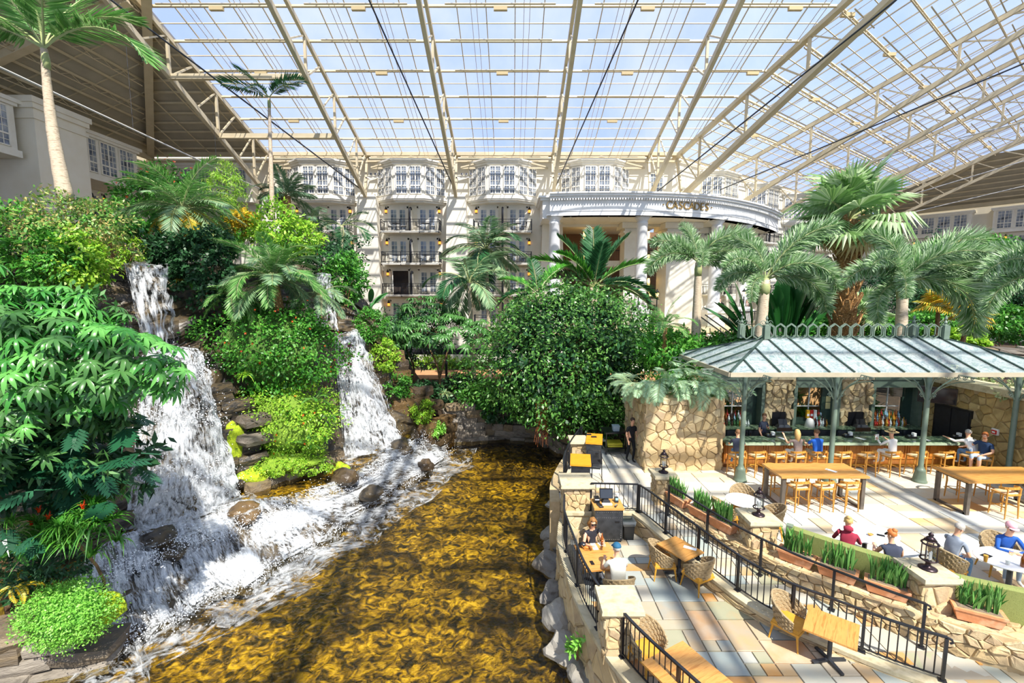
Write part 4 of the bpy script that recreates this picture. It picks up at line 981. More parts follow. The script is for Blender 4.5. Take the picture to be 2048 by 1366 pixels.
# ================================================================ WATERFALLS
def foam_mat(name, lo, hi, sx, sy, dist=.6, edge=True):
 m = bpy.data.materials.new(name); m.use_nodes = True; N = m.node_tree.nodes; L = m.node_tree.links; p = N['Principled BSDF']; out = N['Material Output']
 p.inputs['Base Color'].default_value = (.82, .85, .88, 1); p.inputs['Roughness'].default_value = .4
 tr = N.new('ShaderNodeBsdfTranslucent'); tr.inputs['Color'].default_value = (.8, .84, .9, 1)
 m1 = N.new('ShaderNodeMixShader'); m1.inputs[0].default_value = .35; L.new(p.outputs[0], m1.inputs[1]); L.new(tr.outputs[0], m1.inputs[2])
 uv = N.new('ShaderNodeUVMap'); uv.uv_map = 'flow'; mp = N.new('ShaderNodeMapping'); mp.inputs['Scale'].default_value = (sx, sy, 1); L.new(uv.outputs[0], mp.inputs['Vector'])
 n1 = N.new('ShaderNodeTexNoise'); n1.inputs['Scale'].default_value = 1; n1.inputs['Detail'].default_value = 8; n1.inputs['Roughness'].default_value = .72; n1.inputs['Distortion'].default_value = dist
 L.new(mp.outputs[0], n1.inputs['Vector'])
 n3 = N.new('ShaderNodeTexNoise'); n3.inputs['Scale'].default_value = 1.1; n3.inputs['Detail'].default_value = 2; L.new(uv.outputs[0], n3.inputs['Vector'])
 ad = N.new('ShaderNodeMath'); ad.operation = 'MULTIPLY_ADD'; ad.inputs[1].default_value = .55; L.new(n3.outputs['Fac'], ad.inputs[0]); L.new(n1.outputs['Fac'], ad.inputs[2])
 at = N.new('ShaderNodeAttribute'); at.attribute_name = 'density'
 a2 = N.new('ShaderNodeMath'); a2.operation = 'ADD'; L.new(ad.outputs[0], a2.inputs[0]); L.new(at.outputs['Fac'], a2.inputs[1])
 mr = N.new('ShaderNodeMapRange'); mr.inputs['From Min'].default_value = lo; mr.inputs['From Max'].default_value = hi; mr.clamp = True; L.new(a2.outputs[0], mr.inputs['Value'])
 t = N.new('ShaderNodeBsdfTransparent'); mx = N.new('ShaderNodeMixShader'); L.new(mr.outputs[0], mx.inputs[0]); L.new(t.outputs[0], mx.inputs[1]); L.new(m1.outputs[0], mx.inputs[2]); L.new(mx.outputs[0], out.inputs['Surface'])
 return m
def sheet(name, rows, mat, parent, dens=None, amp=.1, sc=1.2, sub=26, thick=None, seed=0, smooth=True):
 """water surface through rows of points (each row runs across the flow); dens(u, v) shifts the foam density"""
 rows = [[V(p) for p in r] for r in rows]; nv = sub; nu = 22
 rs = [bez(r, nu) if len(r) > 2 else [r[0].lerp(r[1], i/nu) for i in range(nu+1)] for r in rows]
 cols = [bez([r[i] for r in rs], nv) for i in range(nu+1)]
 me = bpy.data.meshes.new(name); vs = []; uvs = []; den = []
 W = (rs[-1][-1]-rs[-1][0]).length; Lh = sum((rs[k+1][nu//2]-rs[k][nu//2]).length for k in range(len(rs)-1))
 for j in range(nv+1):
  for i in range(nu+1):
   p = cols[i][j].copy(); e = min(i, nu-i)/nu
   a = cols[min(i+1, nu)][j]-cols[max(i-1, 0)][j]; b = cols[i][min(j+1, nv)]-cols[i][max(j-1, 0)]; nn = a.cross(b)
   if nn.length > 0: nn.normalize()
   if nn.y > 0 and abs(nn.z) < .6: nn = -nn
   if nn.z < -.3: nn = -nn
   p += nn*amp*(fbm((p.x+seed, p.y, p.z), sc, 4)+.2); vs.append(p); uvs.append((i/nu*W, j/nv*Lh)); den.append(dens(i/nu, j/nv) if dens else 0)
 fs = [(j*(nu+1)+i, j*(nu+1)+i+1, (j+1)*(nu+1)+i+1, (j+1)*(nu+1)+i) for j in range(nv) for i in range(nu)]
 me.from_pydata([tuple(v) for v in vs], [], fs); me.materials.append(mat)
 ul = me.uv_layers.new(name='flow'); at = me.attributes.new('density', 'FLOAT', 'POINT')
 for l in me.loops: ul.data[l.index].uv = uvs[l.vertex_index]
 at.data.foreach_set('value', den)
 if smooth: me.shade_smooth()
 o = inst(name, me, parent); o['kind'] = 'stuff'; return o
m_foam = foam_mat('falling foam', .70, .90, 8, 3.6)
m_thin = foam_mat('thin falling water', .74, .92, 9, 1.3, dist=.2)
m_froth = foam_mat('froth on water', .72, 1.0, 3.2, 3.2, dist=1.5)
edge = lambda u, k=.35: -k*max(0, 1-min(u, 1-u)*6)
weir = bez([gz(150, 1150, -.4), gz(230, 1092, -.4), gz(345, 1052, -.4), gz(480, 1012, -.4), gz(600, 992, -.4), gz(720, 948, -.4), gz(800, 882, -.4)], 40)
front0 = bez([gz(215, 1300, ZW), gz(300, 1262, ZW), gz(440, 1205, ZW), gz(560, 1135, ZW), gz(720, 1028, ZW), gz(830, 960, ZW), gz(898, 905, ZW)], 40)
front = [p + V((.5, -.4, 0))*(fbm((p.x*1.1, p.y*1.1, 0), 1, 3)) for p in front0]
# rocky apron under the lower cascade
mb = MB(); vs = []; nv = 16
for i in range(41):
 a, b = weir[i], front[i]
 for j in range(nv+1):
  t = j/nv; p = a.lerp(b, t); st = (math.floor(t*4)+min(1, (t*4 % 1)*2.2))/4
  p.z = -.42 + (ZW-.25+.42)*(.45*t+.55*st) + .22*fbm((p.x, p.y, t*2), 1.3, 4); vs.append(p)
mb.add(vs, [(i*(nv+1)+j, (i+1)*(nv+1)+j, (i+1)*(nv+1)+j+1, i*(nv+1)+j+1) for i in range(40) for j in range(nv)])
tag(mb.build('floor_cascade_rock', m_rock, smooth=True), 'dark wet rock apron under the lower cascade', None, None, 'structure')
cas = thing('lower_cascade', 'long white foaming cascade tumbling into the amber pool', 'waterfall', (weir[20].x, weir[20].y, ZW))
def shift(rows, o): return [[p-o for p in r] for r in rows]
def casc_rows(off):
 rows = []
 for t in (0, .12, .3, .45, .6, .78, 1.0):
  r = []
  for i in range(0, 41, 2):
   p = weir[i].lerp(front[i], t); st = (math.floor(t*4)+min(1, (t*4 % 1)*2.2))/4; p.z = -.40 + (ZW+.45)*(.45*t+.55*st) + off + .12*fbm((p.x, p.y, 7), .9, 3); p.z = max(p.z, ZW+.02); r.append(p)
  rows.append(r)
 return rows
gap_px = [(.10, .05), (.28, .035), (.52, .05), (.80, .05)]
def cas_d(u, v):
 d = .05*v - .03 - (.3*(1-v/.12) if v < .12 else 0)
 for g, w in gap_px:
  if abs(u-g) < w and v < .65: d -= .22*(1-abs(u-g)/w)
 return d + .06*math.sin(u*23) + edge(u, .15)
sheet('falling_water', shift(casc_rows(.05), cas.location), m_foam, cas, cas_d, amp=.12, sc=2.2, sub=40)
sheet('falling_water', shift(casc_rows(.16), cas.location), m_foam, cas, lambda u, v: cas_d(u, v)-.11, amp=.2, sc=2.6, sub=40, seed=9)
# the shallow basin above the weir
bas = [(p.x, p.y) for p in weir] + [(-5.0, 22.6), (-7, 22.5), (-9.5, 17.8), (-12.5, 14), (-14, 10.5)]
mb = MB(); mb.prism(bas, -2.9, -.5); tag(mb.build('floor_basin', m_bed), 'rocky floor of the upper basin', None, None, 'structure')
mb = MB(); n = len(bas); mb.add([(p[0], p[1], -.36) for p in bas], [tuple(range(n))]); tag(mb.build('basin_water', m_water), 'shallow water of the basin behind the cascade lip', 'water', kind='stuff')
# froth where the cascade meets the pool
fro = thing('pool_froth', 'white froth fringe where the cascade meets the pool', 'foam', (front[20].x, front[20].y, ZW+.02)); o = fro.location
outd = lambda i: V(((front[min(i+1, 40)]-front[max(i-1, 0)]).y, -(front[min(i+1, 40)]-front[max(i-1, 0)]).x, 0)).normalized()
rows = [[front[i]-outd(i)*.5 + V((0, 0, .03)) - o for i in range(0, 41, 2)], [front[i]+outd(i)*.25*(1+fbm((i*.5, 0, 0), 1, 2)) + V((0, 0, .03))-o for i in range(0, 41, 2)], [front[i]+outd(i)*(1.7+.9*fbm((i*.4, 2, 0), 1, 2)) + V((0, 0, .02))-o for i in range(0, 41, 2)]]
sheet('froth', rows, m_froth, fro, lambda u, v: .2-.5*v + edge(u, .3), amp=.02, sub=14)
def fall(name, label, tops, bots, mid=None, mats=None, thin=False, bulge=.35):
 tl, tr_ = V(tops[0]), V(tops[1]); bl, br = V(bots[0]), V(bots[1]); c = (bl+br)/2
 t = thing(name, label, 'waterfall', c); out = V((br-bl).to_tuple()); out = V((out.y, -out.x, 0)).normalized()
 if out.y > 0: out = -out
 def row(f, bu): a = tl.lerp(bl, f); b = tr_.lerp(br, f); return [a-c, (a+b)/2-c+out*bu, b-c]
 R = [[tl-c-out*.6, (tl+tr_)/2-c-out*.6, tr_-c-out*.6], row(0, bulge*.2), row(.12, bulge*.7), row(.4, bulge), row(.75, bulge), row(1, bulge)]
 base = m_thin if thin else m_foam
 sheet('falling_water', R, base, t, lambda u, v: edge(u, .3)+(0.02 if v > .3 else -.06)+.06*v, amp=.10, sc=1.8, sub=44)
 R2 = [[p+out*.22 for p in r] for r in R[1:]]
 sheet('spray', R2, base, t, lambda u, v: edge(u, .35)-.13+.14*v, amp=.2, sc=2.6, sub=44, seed=5)
 return t
fall('main_fall', 'broad white waterfall plunging into the left basin', (gy(292, 708, 13.5), gy(398, 701, 14.7)), (gz(245, 1062, -.3), gz(478, 990, -.3)), bulge=.5)
fall('upper_fall', 'thin veil of water from the top ledge above the broad waterfall', (gy(248, 528, 15.4), gy(328, 532, 16.2)), (gy(292, 712, 14.6), gy(352, 702, 15.3)), thin=True, bulge=.2)
fall('right_fall', 'narrow white waterfall right of the flowering mound', (gy(668, 676, 19.9), gy(716, 664, 20.6)), (gz(688, 912, -.3), gz(800, 884, -.3)), bulge=.4)
fall('upper_right_fall', 'thin high trickle above the narrow waterfall', (gy(634, 548, 21.4), gy(660, 550, 22.0)), (gy(632, 650, 20.6), gy(676, 664, 20.9)), thin=True, bulge=.15)
# froth at the feet of the falls
for nm, (a, b), (w0, w1) in (('left basin', (gz(250, 1070, -.33), gz(480, 998, -.33)), (.3, 1.5)), ('right basin', (gz(690, 915, -.33), gz(800, 888, -.33)), (.3, 1.4))):
 t = thing('basin_froth', 'white froth boiling in the %s under the waterfall' % nm, 'foam', (a+b)/2); o = t.location; dd = (b-a).normalized(); ou = V((dd.y, -dd.x, 0))
 a2, b2 = a-dd*.3, b+dd*.4
 sheet('froth', [[a2-ou*w0-o, (a2+b2)/2-ou*w0-o, b2-ou*w0-o], [a2+ou*.3-o+V((0, 0, .06)), (a2+b2)/2+ou*.5-o+V((0, 0, .1)), b2+ou*.3-o+V((0, 0, .06))], [a2+ou*w1*.8-o, (a2+b2)/2+ou*w1-o, b2+ou*w1*.8-o]], m_froth, t, lambda u, v: .25-.4*abs(v-.3) + edge(u, .25), amp=.05, sub=14)
# flying droplets
m_drop = M('water drop', '#f4f7fa', rough=.2)
def drops(name, label, segs, n, rad, zr, seed):
 rn = random.Random(seed); mb = MB(); c = V(segs[0][0])
 for _ in range(n):
  a, b = rn.choice(segs); p = V(a).lerp(V(b), rn.random()); ang = rn.uniform(0, 6.28); q = abs(rn.gauss(0, rad)); p = p + V((math.cos(ang)*q, math.sin(ang)*q, abs(rn.gauss(0, zr)))); s = rn.uniform(.004, .013)
  mb.add([p-c+V(k)*s for k in ((1, 1, 1), (1, -1, -1), (-1, 1, -1), (-1, -1, 1))], [(0, 1, 2), (0, 2, 3), (0, 3, 1), (1, 3, 2)])
 return tag(mb.build(name, m_drop, None, c), label, 'spray', kind='stuff')
drops('spray_drops', 'flying white drops along the lower cascade', [(front[i], front[i+1]) for i in range(3, 40)] + [(front[i].lerp(weir[i], .5)+V((0, 0, .4)), front[i+1].lerp(weir[i+1], .5)+V((0, 0, .4))) for i in range(3, 40)], 5200, .35, .25, 3)
drops('spray_drops', 'flying white drops around the broad waterfall', [(gy(270, 850, 12.9), gy(450, 850, 14.1)), (gz(250, 1040, -.2), gz(480, 985, -.2)), (gy(285, 760, 13.2), gy(420, 760, 14.4)), (gy(255, 960, 12.6), gy(465, 960, 14))], 2600, .25, .45, 4)
drops('spray_drops', 'flying white drops around the narrow right waterfall', [(gy(680, 780, 19.5), gy(750, 780, 20.1)), (gz(690, 905, -.2), gz(800, 880, -.2)), (gy(690, 850, 19.3), gy(780, 850, 19.8))], 1400, .25, .4, 5)
# ================================================================ CLIFFS
def cliff(name, label, base, top, mat, nu=60, nv=26, amp=.35, step=9, seed=0):
 B = bez(base, nu); Tt = bez(top, nu); mb = MB(); vs = []
 for i in range(nu+1):
  for j in range(nv+1):
   t = j/nv; p = B[i].lerp(Tt[i], t); k = (math.floor(t*step)+.5)/step
   w = fbm((p.x*.8+seed, p.y*.8, k*7), 1, 3)*amp + .12*fbm((p.x, p.y, p.z), 1.9, 3)
   p = p + V((.8, -.55, 0))*w; vs.append(p)
 mb.add(vs, [(i*(nv+1)+j, (i+1)*(nv+1)+j, (i+1)*(nv+1)+j+1, i*(nv+1)+j+1) for i in range(nu) for j in range(nv)])
 return tag(mb.build(name, mat), label, None, None, 'structure')
zB = -.6
cb = [V((-17, 6.5, zB-1)), V((-13.6, 9.6, zB-.6)), V((-12.4, 11.8, zB)), V((-11.3, 13.2, zB)), V((-10.1, 14.9, zB)), V((-9.4, 15.9, zB)), V((-8.3, 17.5, zB)), V((-7.4, 19.0, zB)), V((-7.0, 20.3, zB)), V((-5.7, 21.3, zB)), V((-4.6, 22.6, zB-.3)), V((-3.6, 24.4, -2.1))]
ct = [V((-18, 8.5, 5.2)), V((-14.8, 11, 5.1)), V((-12.9, 13.0, 4.9)), V((-11.9, 14.3, 4.7)), V((-11.0, 15.6, 4.75)), V((-10.8, 16.9, 5.5)), V((-9.9, 18.3, 5.6)), V((-9.0, 19.7, 5.1)), V((-8.2, 20.6, 4.55)), V((-6.8, 21.9, 4.3)), V((-5.4, 23.3, 2.0)), V((-4.2, 25.2, -.2))]
cliff('wall_cliff', 'dark wet rock cliff behind the waterfalls', cb, ct, m_rock)
cb2 = [V((-20, 10, 4.9)), V((-15.5, 12.6, 4.8)), V((-13.4, 14.6, 4.6)), V((-12.2, 16.0, 4.6)), V((-11.2, 17.8, 5)), V((-9.9, 20.4, 4.5)), V((-8.3, 22.2, 4.4)), V((-6.8, 23.6, 3.6)), V((-5, 26, 0))]
ct2 = [V((-20, 12, 9.2)), V((-15.8, 14.2, 8.6)), V((-14.0, 15.9, 7.65)), V((-12.7, 17.0, 7.6)), V((-11.8, 18.8, 7.8)), V((-10.4, 21.2, 7.4)), V((-8.9, 22.9, 7.2)), V((-7.4, 24.4, 5.6)), V((-5.6, 27, .4))]
cliff('wall_cliff_upper', 'upper rock tier above the waterfalls', cb2, ct2, m_rock, seed=5)
# planted hill filling the space behind
mb = MB(); vs = []; top2 = bez(ct2, 40); low2 = bez(ct, 40); b2 = bez(cb2, 40)
for i in range(41):
 a = low2[i]; b = b2[i]; vs += [a, b]
mb.add(vs, [(2*i, 2*i+1, 2*i+3, 2*i+2) for i in range(40)]); tag(mb.build('floor_shelf', m_soil), 'soil shelf between the rock tiers', None, None, 'structure')
mb = MB(); vs = []; far = bez([V((-33, 14, 9.5)), V((-33, 24, 9)), V((-33, 33, 8)), V((-30, 40, 6)), V((-22, 41, 5)), V((-14, 40, 3)), V((-9, 36, .5)), V((-5.5, 30, 0))], 40)
for i in range(41): vs += [top2[i], top2[i].lerp(far[i], .5)+V((0, 0, .4)), far[i]]
mb.add(vs, [(3*i+j, 3*i+j+1, 3*i+4+j, 3*i+3+j) for i in range(40) for j in range(2)]); tag(mb.build('floor_hill', m_soil), 'planted hill behind the waterfalls', None, None, 'structure')
# ledge stones showing between the plants
RKM = {}
def rock_mesh(k, mat):
 if (k, mat.name) in RKM: return RKM[(k, mat.name)]
 bm = bmesh.new(); bmesh.ops.create_cube(bm, size=2); bmesh.ops.subdivide_edges(bm, edges=bm.edges, cuts=1, use_grid_fill=True)
 for v in bm.verts:
  p = v.co.copy(); q = .35*p.normalized()*1.25+.65*p; v.co = q*(1+.16*mnoise.noise(p*1.3+V((k*5.1, 0, 0))))+V((.1*mnoise.noise(p+V((0, k, 3))), 0, .08*mnoise.noise(p+V((k, 2, 0)))))
 me = bpy.data.meshes.new('ledge_stone'); bm.to_mesh(me); bm.free(); me.materials.append(mat); RKM[(k, mat.name)] = me; return me
def blocks(parent, a, b, zlo, zhi, rows, mat, seed, depth=.5, wmin=.4, wmax=1.1, name='ledge_stone', keep=1):
 """coursed rough blocks along a plan line"""
 rn = random.Random(seed); a = V(a); b = V(b); d = (b-a); Lh = d.length; d.normalize(); nn = V((d.y, -d.x, 0)); h = (zhi-zlo)/rows
 for r in range(rows):
  u = -rn.uniform(0, .3)
  while u < Lh:
   w = rn.uniform(wmin, wmax); out = rn.uniform(-.12, .18) - r*.05
   if rn.random() < keep:
    o = inst(name, rock_mesh(rn.randrange(10), mat), parent, a + d*(u+w/2) + nn*out + V((0, 0, zlo+h*(r+.5)-a.z)) - parent.location, (rn.uniform(-.12, .12), rn.uniform(-.1, .1), math.atan2(d.y, d.x)+rn.uniform(-.15, .15))); o.scale = (w*.53, depth*.6, h*rn.uniform(.5, .62))
   u += w
def blockset(name, label, segs):
 t = tag(empty(name, segs[0][0]), label, None, None, 'structure')
 for s in segs: blocks(t, *s)
 return t
blockset('wall_shore', 'layered grey stone shore wall at the back of the pool', [((-3.6, 24.9, 0), (-.8, 25.4, 0), -1.9, .35, 6, m_ledge, 1), ((-.8, 25.4, 0), (1.6, 24.9, 0), -1.9, .2, 6, m_ledge, 2), ((1.6, 24.9, 0), (3.2, 22.0, 0), -1.9, .2, 5, m_ledge, 3)])
blockset('wall_right_cascade', 'ochre stone edge descending right of the narrow waterfall', [((-6.7, 21.6, 0), (-5.6, 22.5, 0), -.6, 3.6, 9, m_wetstone, 4), ((-5.6, 22.4, 0), (-4.4, 23.6, 0), -1.8, 1.6, 8, m_wetstone, 5), ((-4.6, 22.6, 0), (-3.5, 24.6, 0), -1.9, -.2, 4, m_wetstone, 6)])
blockset('wall_left_cascade', 'dark wet rock courses beside the broad waterfall', [((-12.9, 10.6, 0), (-11.4, 12.3, 0), -.6, 3.2, 8, m_rock, 7), ((-10.3, 14.9, 0), (-9.7, 15.6, 0), -.5, 3.4, 12, m_rock, 8)])
blockset('wall_mound', 'grey ledge stones showing on the flowering mound', [((-9.3, 15.6, 0), (-7.4, 18.4, 0), .9, 2.2, 4, m_ledge, 9, .6, .5, 1.2, 'ledge_stone', .55), ((-9.2, 15.4, 0), (-7.3, 18.5, 0), -.5, -.1, 1, m_ledge, 10)])
blockset('wall_near_left', 'flat ledge stones at the water edge in the lower left corner', [((-13.5, 8.2, 0), (-9.8, 9.6, 0), -1.9, -.6, 4, m_ledge, 12, .8, .7, 1.5)])
# single boulders
def boulder(name, label, c, s, mat, seed, cat='rock', group=None, flat=.7):
 bm = bmesh.new(); bmesh.ops.create_icosphere(bm, subdivisions=3, radius=1)
 for v in bm.verts:
  p = v.co.copy(); k = 1+.45*mnoise.noise(p*1.1+V((seed*3.1, 0, 0)))+.12*mnoise.noise(p*3+V((0, seed, 0))); v.co = V((p.x*s[0]*k, p.y*s[1]*k, p.z*s[2]*k*flat))
 me = bpy.data.meshes.new(name); bm.to_mesh(me); bm.free(); me.materials.append(mat)
 o = inst(name, me, None, c); o.rotation_euler = (0, 0, seed*1.3); return tag(o, label, cat, group)
for i, (px, py, s) in enumerate(((1112, 1010, .35), (1108, 1065, .45), (1100, 1130, .5), (1112, 1185, .42), (1122, 1235, .5), (1145, 1300, .5), (1165, 1350, .4), (1108, 1095, .35))):
 p = gz(px, py, ZW+.1); p.x = min(p.x, 99); boulder('boulder', ['grey boulder at the foot of the pool corner pillar', 'grey boulder beside the foot of the pool wall, below the woman', 'large pale boulder at the water edge left of the seated couple', 'pale boulder right under the curve of the pool railing', 'grey boulder left of the near stone pillar', 'grey boulder beside the green sprig at the pool wall', 'nearest boulder at the bottom edge by the pool wall', 'small boulder squeezed between two larger ones by the pool wall'][i], p, (s*.8, s*1.1, s*.9), m_boulder, i+1, 'boulder', 'boulders along the pool wall')
for i, (px, py, z, s, lab) in enumerate(((322, 1075, -.35, .38, 'dark wet rock parting the cascade below the broad fall'), (490, 1025, -.45, .45, 'mossy rock block on the cascade lip in the middle'), (345, 1105, -.75, .36, 'dark rounded rock below the lip in the left cascade'), (690, 955, -.3, .5, 'rock with bright moss on the lip below the mound'), (800, 895, -.4, .55, 'dark rock splitting the foot of the narrow fall'), (235, 1195, -1.3, .5, 'dark wet rock at the left end of the cascade'), (250, 1250, -1.6, .45, 'low black rock at the far left waterline'), (745, 985, -1.0, .4, 'dark rock in the foam of the right cascade'), (850, 930, -1.3, .4, 'reddish rock at the right end of the cascade'))):
 boulder('cascade_rock', lab, gz(px, py, z), (s, s, s), m_wetstone if i in (1, 3, 8) else m_rock, 20+i, 'rock')
# ================================================================ BAR PAVILION
EZ, RZ_ = 4.05, 4.95; ex0, ex1, ey0, ey1 = 6.95, 18.05, 14.3, 19.0; rx0, rx1, ry = 9.3, 15.7, 16.65
def swirl_mat():
 m = M('patterned roof sheet', '#a3bdc2', '#c6d7db', '#eff5f6', '#b3c9cd', scale=3, rough=.22, trans=.35, lo=.35, hi=.65, detail=6)
 for nd in m.node_tree.nodes:
  if nd.type == 'TEX_NOISE': nd.inputs['Distortion'].default_value = 4; nd.inputs['Scale'].default_value = 2.2
 N = m.node_tree.nodes; L = m.node_tree.links; out = N['Material Output']; prev = out.inputs['Surface'].links[0].from_socket
 t = N.new('ShaderNodeBsdfTransparent'); t.inputs['Color'].default_value = (.95, .98, .98, 1); mx = N.new('ShaderNodeMixShader'); mx.inputs[0].default_value = .6
 L.new(prev, mx.inputs[1]); L.new(t.outputs[0], mx.inputs[2]); L.new(mx.outputs[0], out.inputs['Surface'])
 return m
m_sheet = swirl_mat()
pav = thing('bar_pavilion', 'grey green iron pavilion with patterned hipped roof over the bar', 'pavilion', (12.5, 16.65, 0)); po = pav.location
def roofz(x, y):
 return min(EZ + (y-ey0)*(RZ_-EZ)/(ry-ey0), EZ + (ey1-y)*(RZ_-EZ)/(ey1-ry), EZ + (x-ex0)*(RZ_-EZ)/(rx0-ex0), EZ + (ex1-x)*(RZ_-EZ)/(ex1-rx1))
def panel(pts):
 vs = [V(p)-po for p in pts]; n = len(vs)
 MB().add(vs+[v-V((0, 0, .03)) for v in vs], [tuple(range(n)), tuple(reversed(range(n, 2*n)))]+[(i, n+i, n+(i+1) % n, (i+1) % n) for i in range(n)]).build('roof_panel', m_sheet, pav)
def rib(p, q, w=.045): MB().bar(V(p)-po+V((0, 0, .015)), V(q)-po+V((0, 0, .015)), w, .06).build('roof_rib', m_dkgreen, pav)
NP = 14; dx = (ex1-ex0)/NP
def ytop(x): return ey0 + min(1, (x-ex0)/(rx0-ex0), (ex1-x)/(ex1-rx1))*(ry-ey0)
xs = sorted(set([ex0+dx*i for i in range(NP+1)]+[rx0, rx1]))
for a, b in zip(xs, xs[1:]):
 for sgn in (0, 1):
  f = (lambda y: y) if sgn == 0 else (lambda y: ey0+ey1-y)
  pts = [(a, f(ey0), EZ), (b, f(ey0), EZ), (b, f(ytop(b)), roofz(b, ytop(b))), (a, f(ytop(a)), roofz(a, ytop(a)))]
  pts = [p for i, p in enumerate(pts) if i == 0 or p != pts[i-1]]
  if abs(pts[0][1]-pts[-1][1]) < 1e-6: pts = pts[:-1]
  panel(pts if sgn == 0 else pts[::-1])
  if a > ex0 and a not in (rx0, rx1): rib((a, f(ey0), EZ), (a, f(ytop(a)), roofz(a, ytop(a))))
for sx, xa, xb in ((0, ex0, rx0), (1, ex1, rx1)):
 ys = [ey0+(ey1-ey0)*i/6 for i in range(7)]
 def xt(y): return xa + (xb-xa)*min(1, (y-ey0)/(ry-ey0), (ey1-y)/(ey1-ry))
 for a, b in zip(ys, ys[1:]):
  pts = [(xa, b, EZ), (xa, a, EZ), (xt(a), a, roofz(xt(a), a)), (xt(b), b, roofz(xt(b), b))]
  if abs(pts[2][0]-xa) < 1e-6: del pts[2]
  elif abs(pts[3][0]-xa) < 1e-6: del pts[3]
  panel(pts if sx == 0 else pts[::-1])
  if a > ey0: rib((xa, a, EZ), (xt(a), a, roofz(xt(a), a)))
 rib((xa, ey0, EZ), (xb, ry, RZ_), .07); rib((xa, ey1, EZ), (xb, ry, RZ_), .07)
rib((rx0, ry, RZ_), (rx1, ry, RZ_), .08)
m_fascia = M('pale fascia', '#b3a88f', '#a59b83', scale=3, rough=.6)
for p, q in (((ex0, ey0), (ex1, ey0)), ((ex1, ey0), (ex1, ey1)), ((ex1, ey1), (ex0, ey1)), ((ex0, ey1), (ex0, ey0))):
 MB().bar(V((p[0], p[1], EZ-.07))-po, V((q[0], q[1], EZ-.07))-po, .08, .14).build('fascia', m_fascia, pav)
postm = MB().lathe([(.22, 0), (.23, .06), (.2, .1), (.19, .16), (.15, .42), (.16, .46), (.12, .5), (.1, .56), (.08, .6), (.08, 3.2), (.075, 4.3)], n=12).mesh('post', m_green, True)
def spiral(c, r, turns, ax, a0=0, n=22):
 c = V(c); ax = V(ax); return [c + (ax*math.cos(a0+2*math.pi*turns*i/n) + V((0, 0, 1))*math.sin(a0+2*math.pi*turns*i/n))*r*(1-i/n*.85) for i in range(n+1)]
sb = MB(); A = V((1, 0, 0))
sb.tube(bez([(.08, 0, 2.95), (.35, 0, 3.35), (.9, 0, 3.7), (1.5, 0, 3.86)], 12), .022, 5); sb.tube(bez([(.08, 0, 3.3), (.2, 0, 3.7), (.55, 0, 3.95)], 8), .018, 5)
sb.tube([(.08, 0, 3.98), (1.55, 0, 3.98)], .018, 4)
for c, r in (((.32, 0, 3.78), .13), ((.66, 0, 3.83), .12), ((.95, 0, 3.86), .1), ((1.2, 0, 3.9), .08), ((.2, 0, 3.1), .09), ((1.42, 0, 3.93), .06)): sb.tube(spiral(c, r, 1.6, A), .014, 4)
scr = sb.mesh('scroll_bracket', m_green)
for i, (x, y) in enumerate(((8.0, 15.35), (11.1, 15.3), (14.2, 15.25), (17.2, 15.2), (8.0, 18.2))):
 p = inst('post', postm, pav, V((x, y, 0))-po)
 for k in range(4): inst('scroll_bracket', scr, p, (0, 0, 0), (0, 0, k*math.pi/2))
# cresting
hexm = MB(); h0, w0 = .1, .17
pts = [(0, 0, .0), (w0, 0, .12), (w0, 0, .42), (0, 0, .54), (-w0, 0, .42), (-w0, 0, .12)]
for i in range(6): hexm.bar(pts[i], pts[(i+1) % 6], .03, .03, (0, 1, 0))
hexm = hexm.mesh('crest_hexagon', m_green)
x = rx0-.75
while x < rx1+.1: inst('crest_hexagon', hexm, pav, V((x, ry-.15, RZ_-.05))-po); x += .40
x = rx0-.1
while x < rx1+.1: inst('crest_hexagon', hexm, pav, V((x, ry+.25, RZ_-.05))-po); x += .40
cp = MB().box((-.1, -.1, 0), (.1, .1, .5)).lathe([(.1, .5), (.03, .54), (.06, .6), (.02, .68), (.05, .74), (.01, .86)], n=8).tube(spiral((.12, 0, .58), .1, 1.2, (1, 0, 0)), .012, 4).tube(spiral((-.12, 0, .58), .1, 1.2, (-1, 0, 0)), .012, 4).mesh('crest_post', m_green)
for x, y in ((rx0-.05, ry-.15), (rx0-.75, ry+.25), (rx1-.75, ry+.25), (rx1+.05, ry-.15)): inst('crest_post', cp, pav, V((x, y, RZ_-.05))-po)
# ---------------------------------------------------------------- bar counter
bc = thing('bar_counter', 'long bar counter with green granite top and honey wood panels', 'bar counter', (12.4, 16.6, 0)); bo = bc.location
MB().box((-4.5, -.3, 1.02), (4.9, .45, 1.08)).build('countertop', m_granite, bc); MB().box((-4.5, -.34, .98), (4.9, -.26, 1.06)).build('counter_edge', M('granite edge', '#8fa088', '#a9b79c', scale=9, rough=.2), bc)
MB().box((-4.4, 0, 0), (4.9, .4, 1.02)).build('body', m_bar, bc)
pn = MB(); pn.box((-.36, -.03, 0), (.36, 0, .05)); pn.box((-.36, -.03, .55), (.36, 0, .6)); pn.box((-.36, -.03, 0), (-.31, 0, .6)); pn.box((.31, -.03, 0), (.36, 0, .6)); pn.box((-.27, -.02, .09), (.27, 0, .51)); pn = pn.mesh('panel', m_bar)
for i in range(12): inst('panel', pn, bc, (-4.0+i*.76, 0, .34))
kb = MB(); kb.box((-4.4, -.06, 0), (4.9, 0, .12)); kb.build('kickboard', M('kickboard', '#7a4a1c', rough=.5), bc)
MB().tube([(-4.4, -.28, .22), (4.9, -.28, .22)], .03, 6).build('foot_rail', M('brass', '#c9a24a', rough=.25, metal=1), bc)
MB().box((-4.4, .5, .86), (4.9, .75, .9)).build('inner_shelf', m_iron, bc)
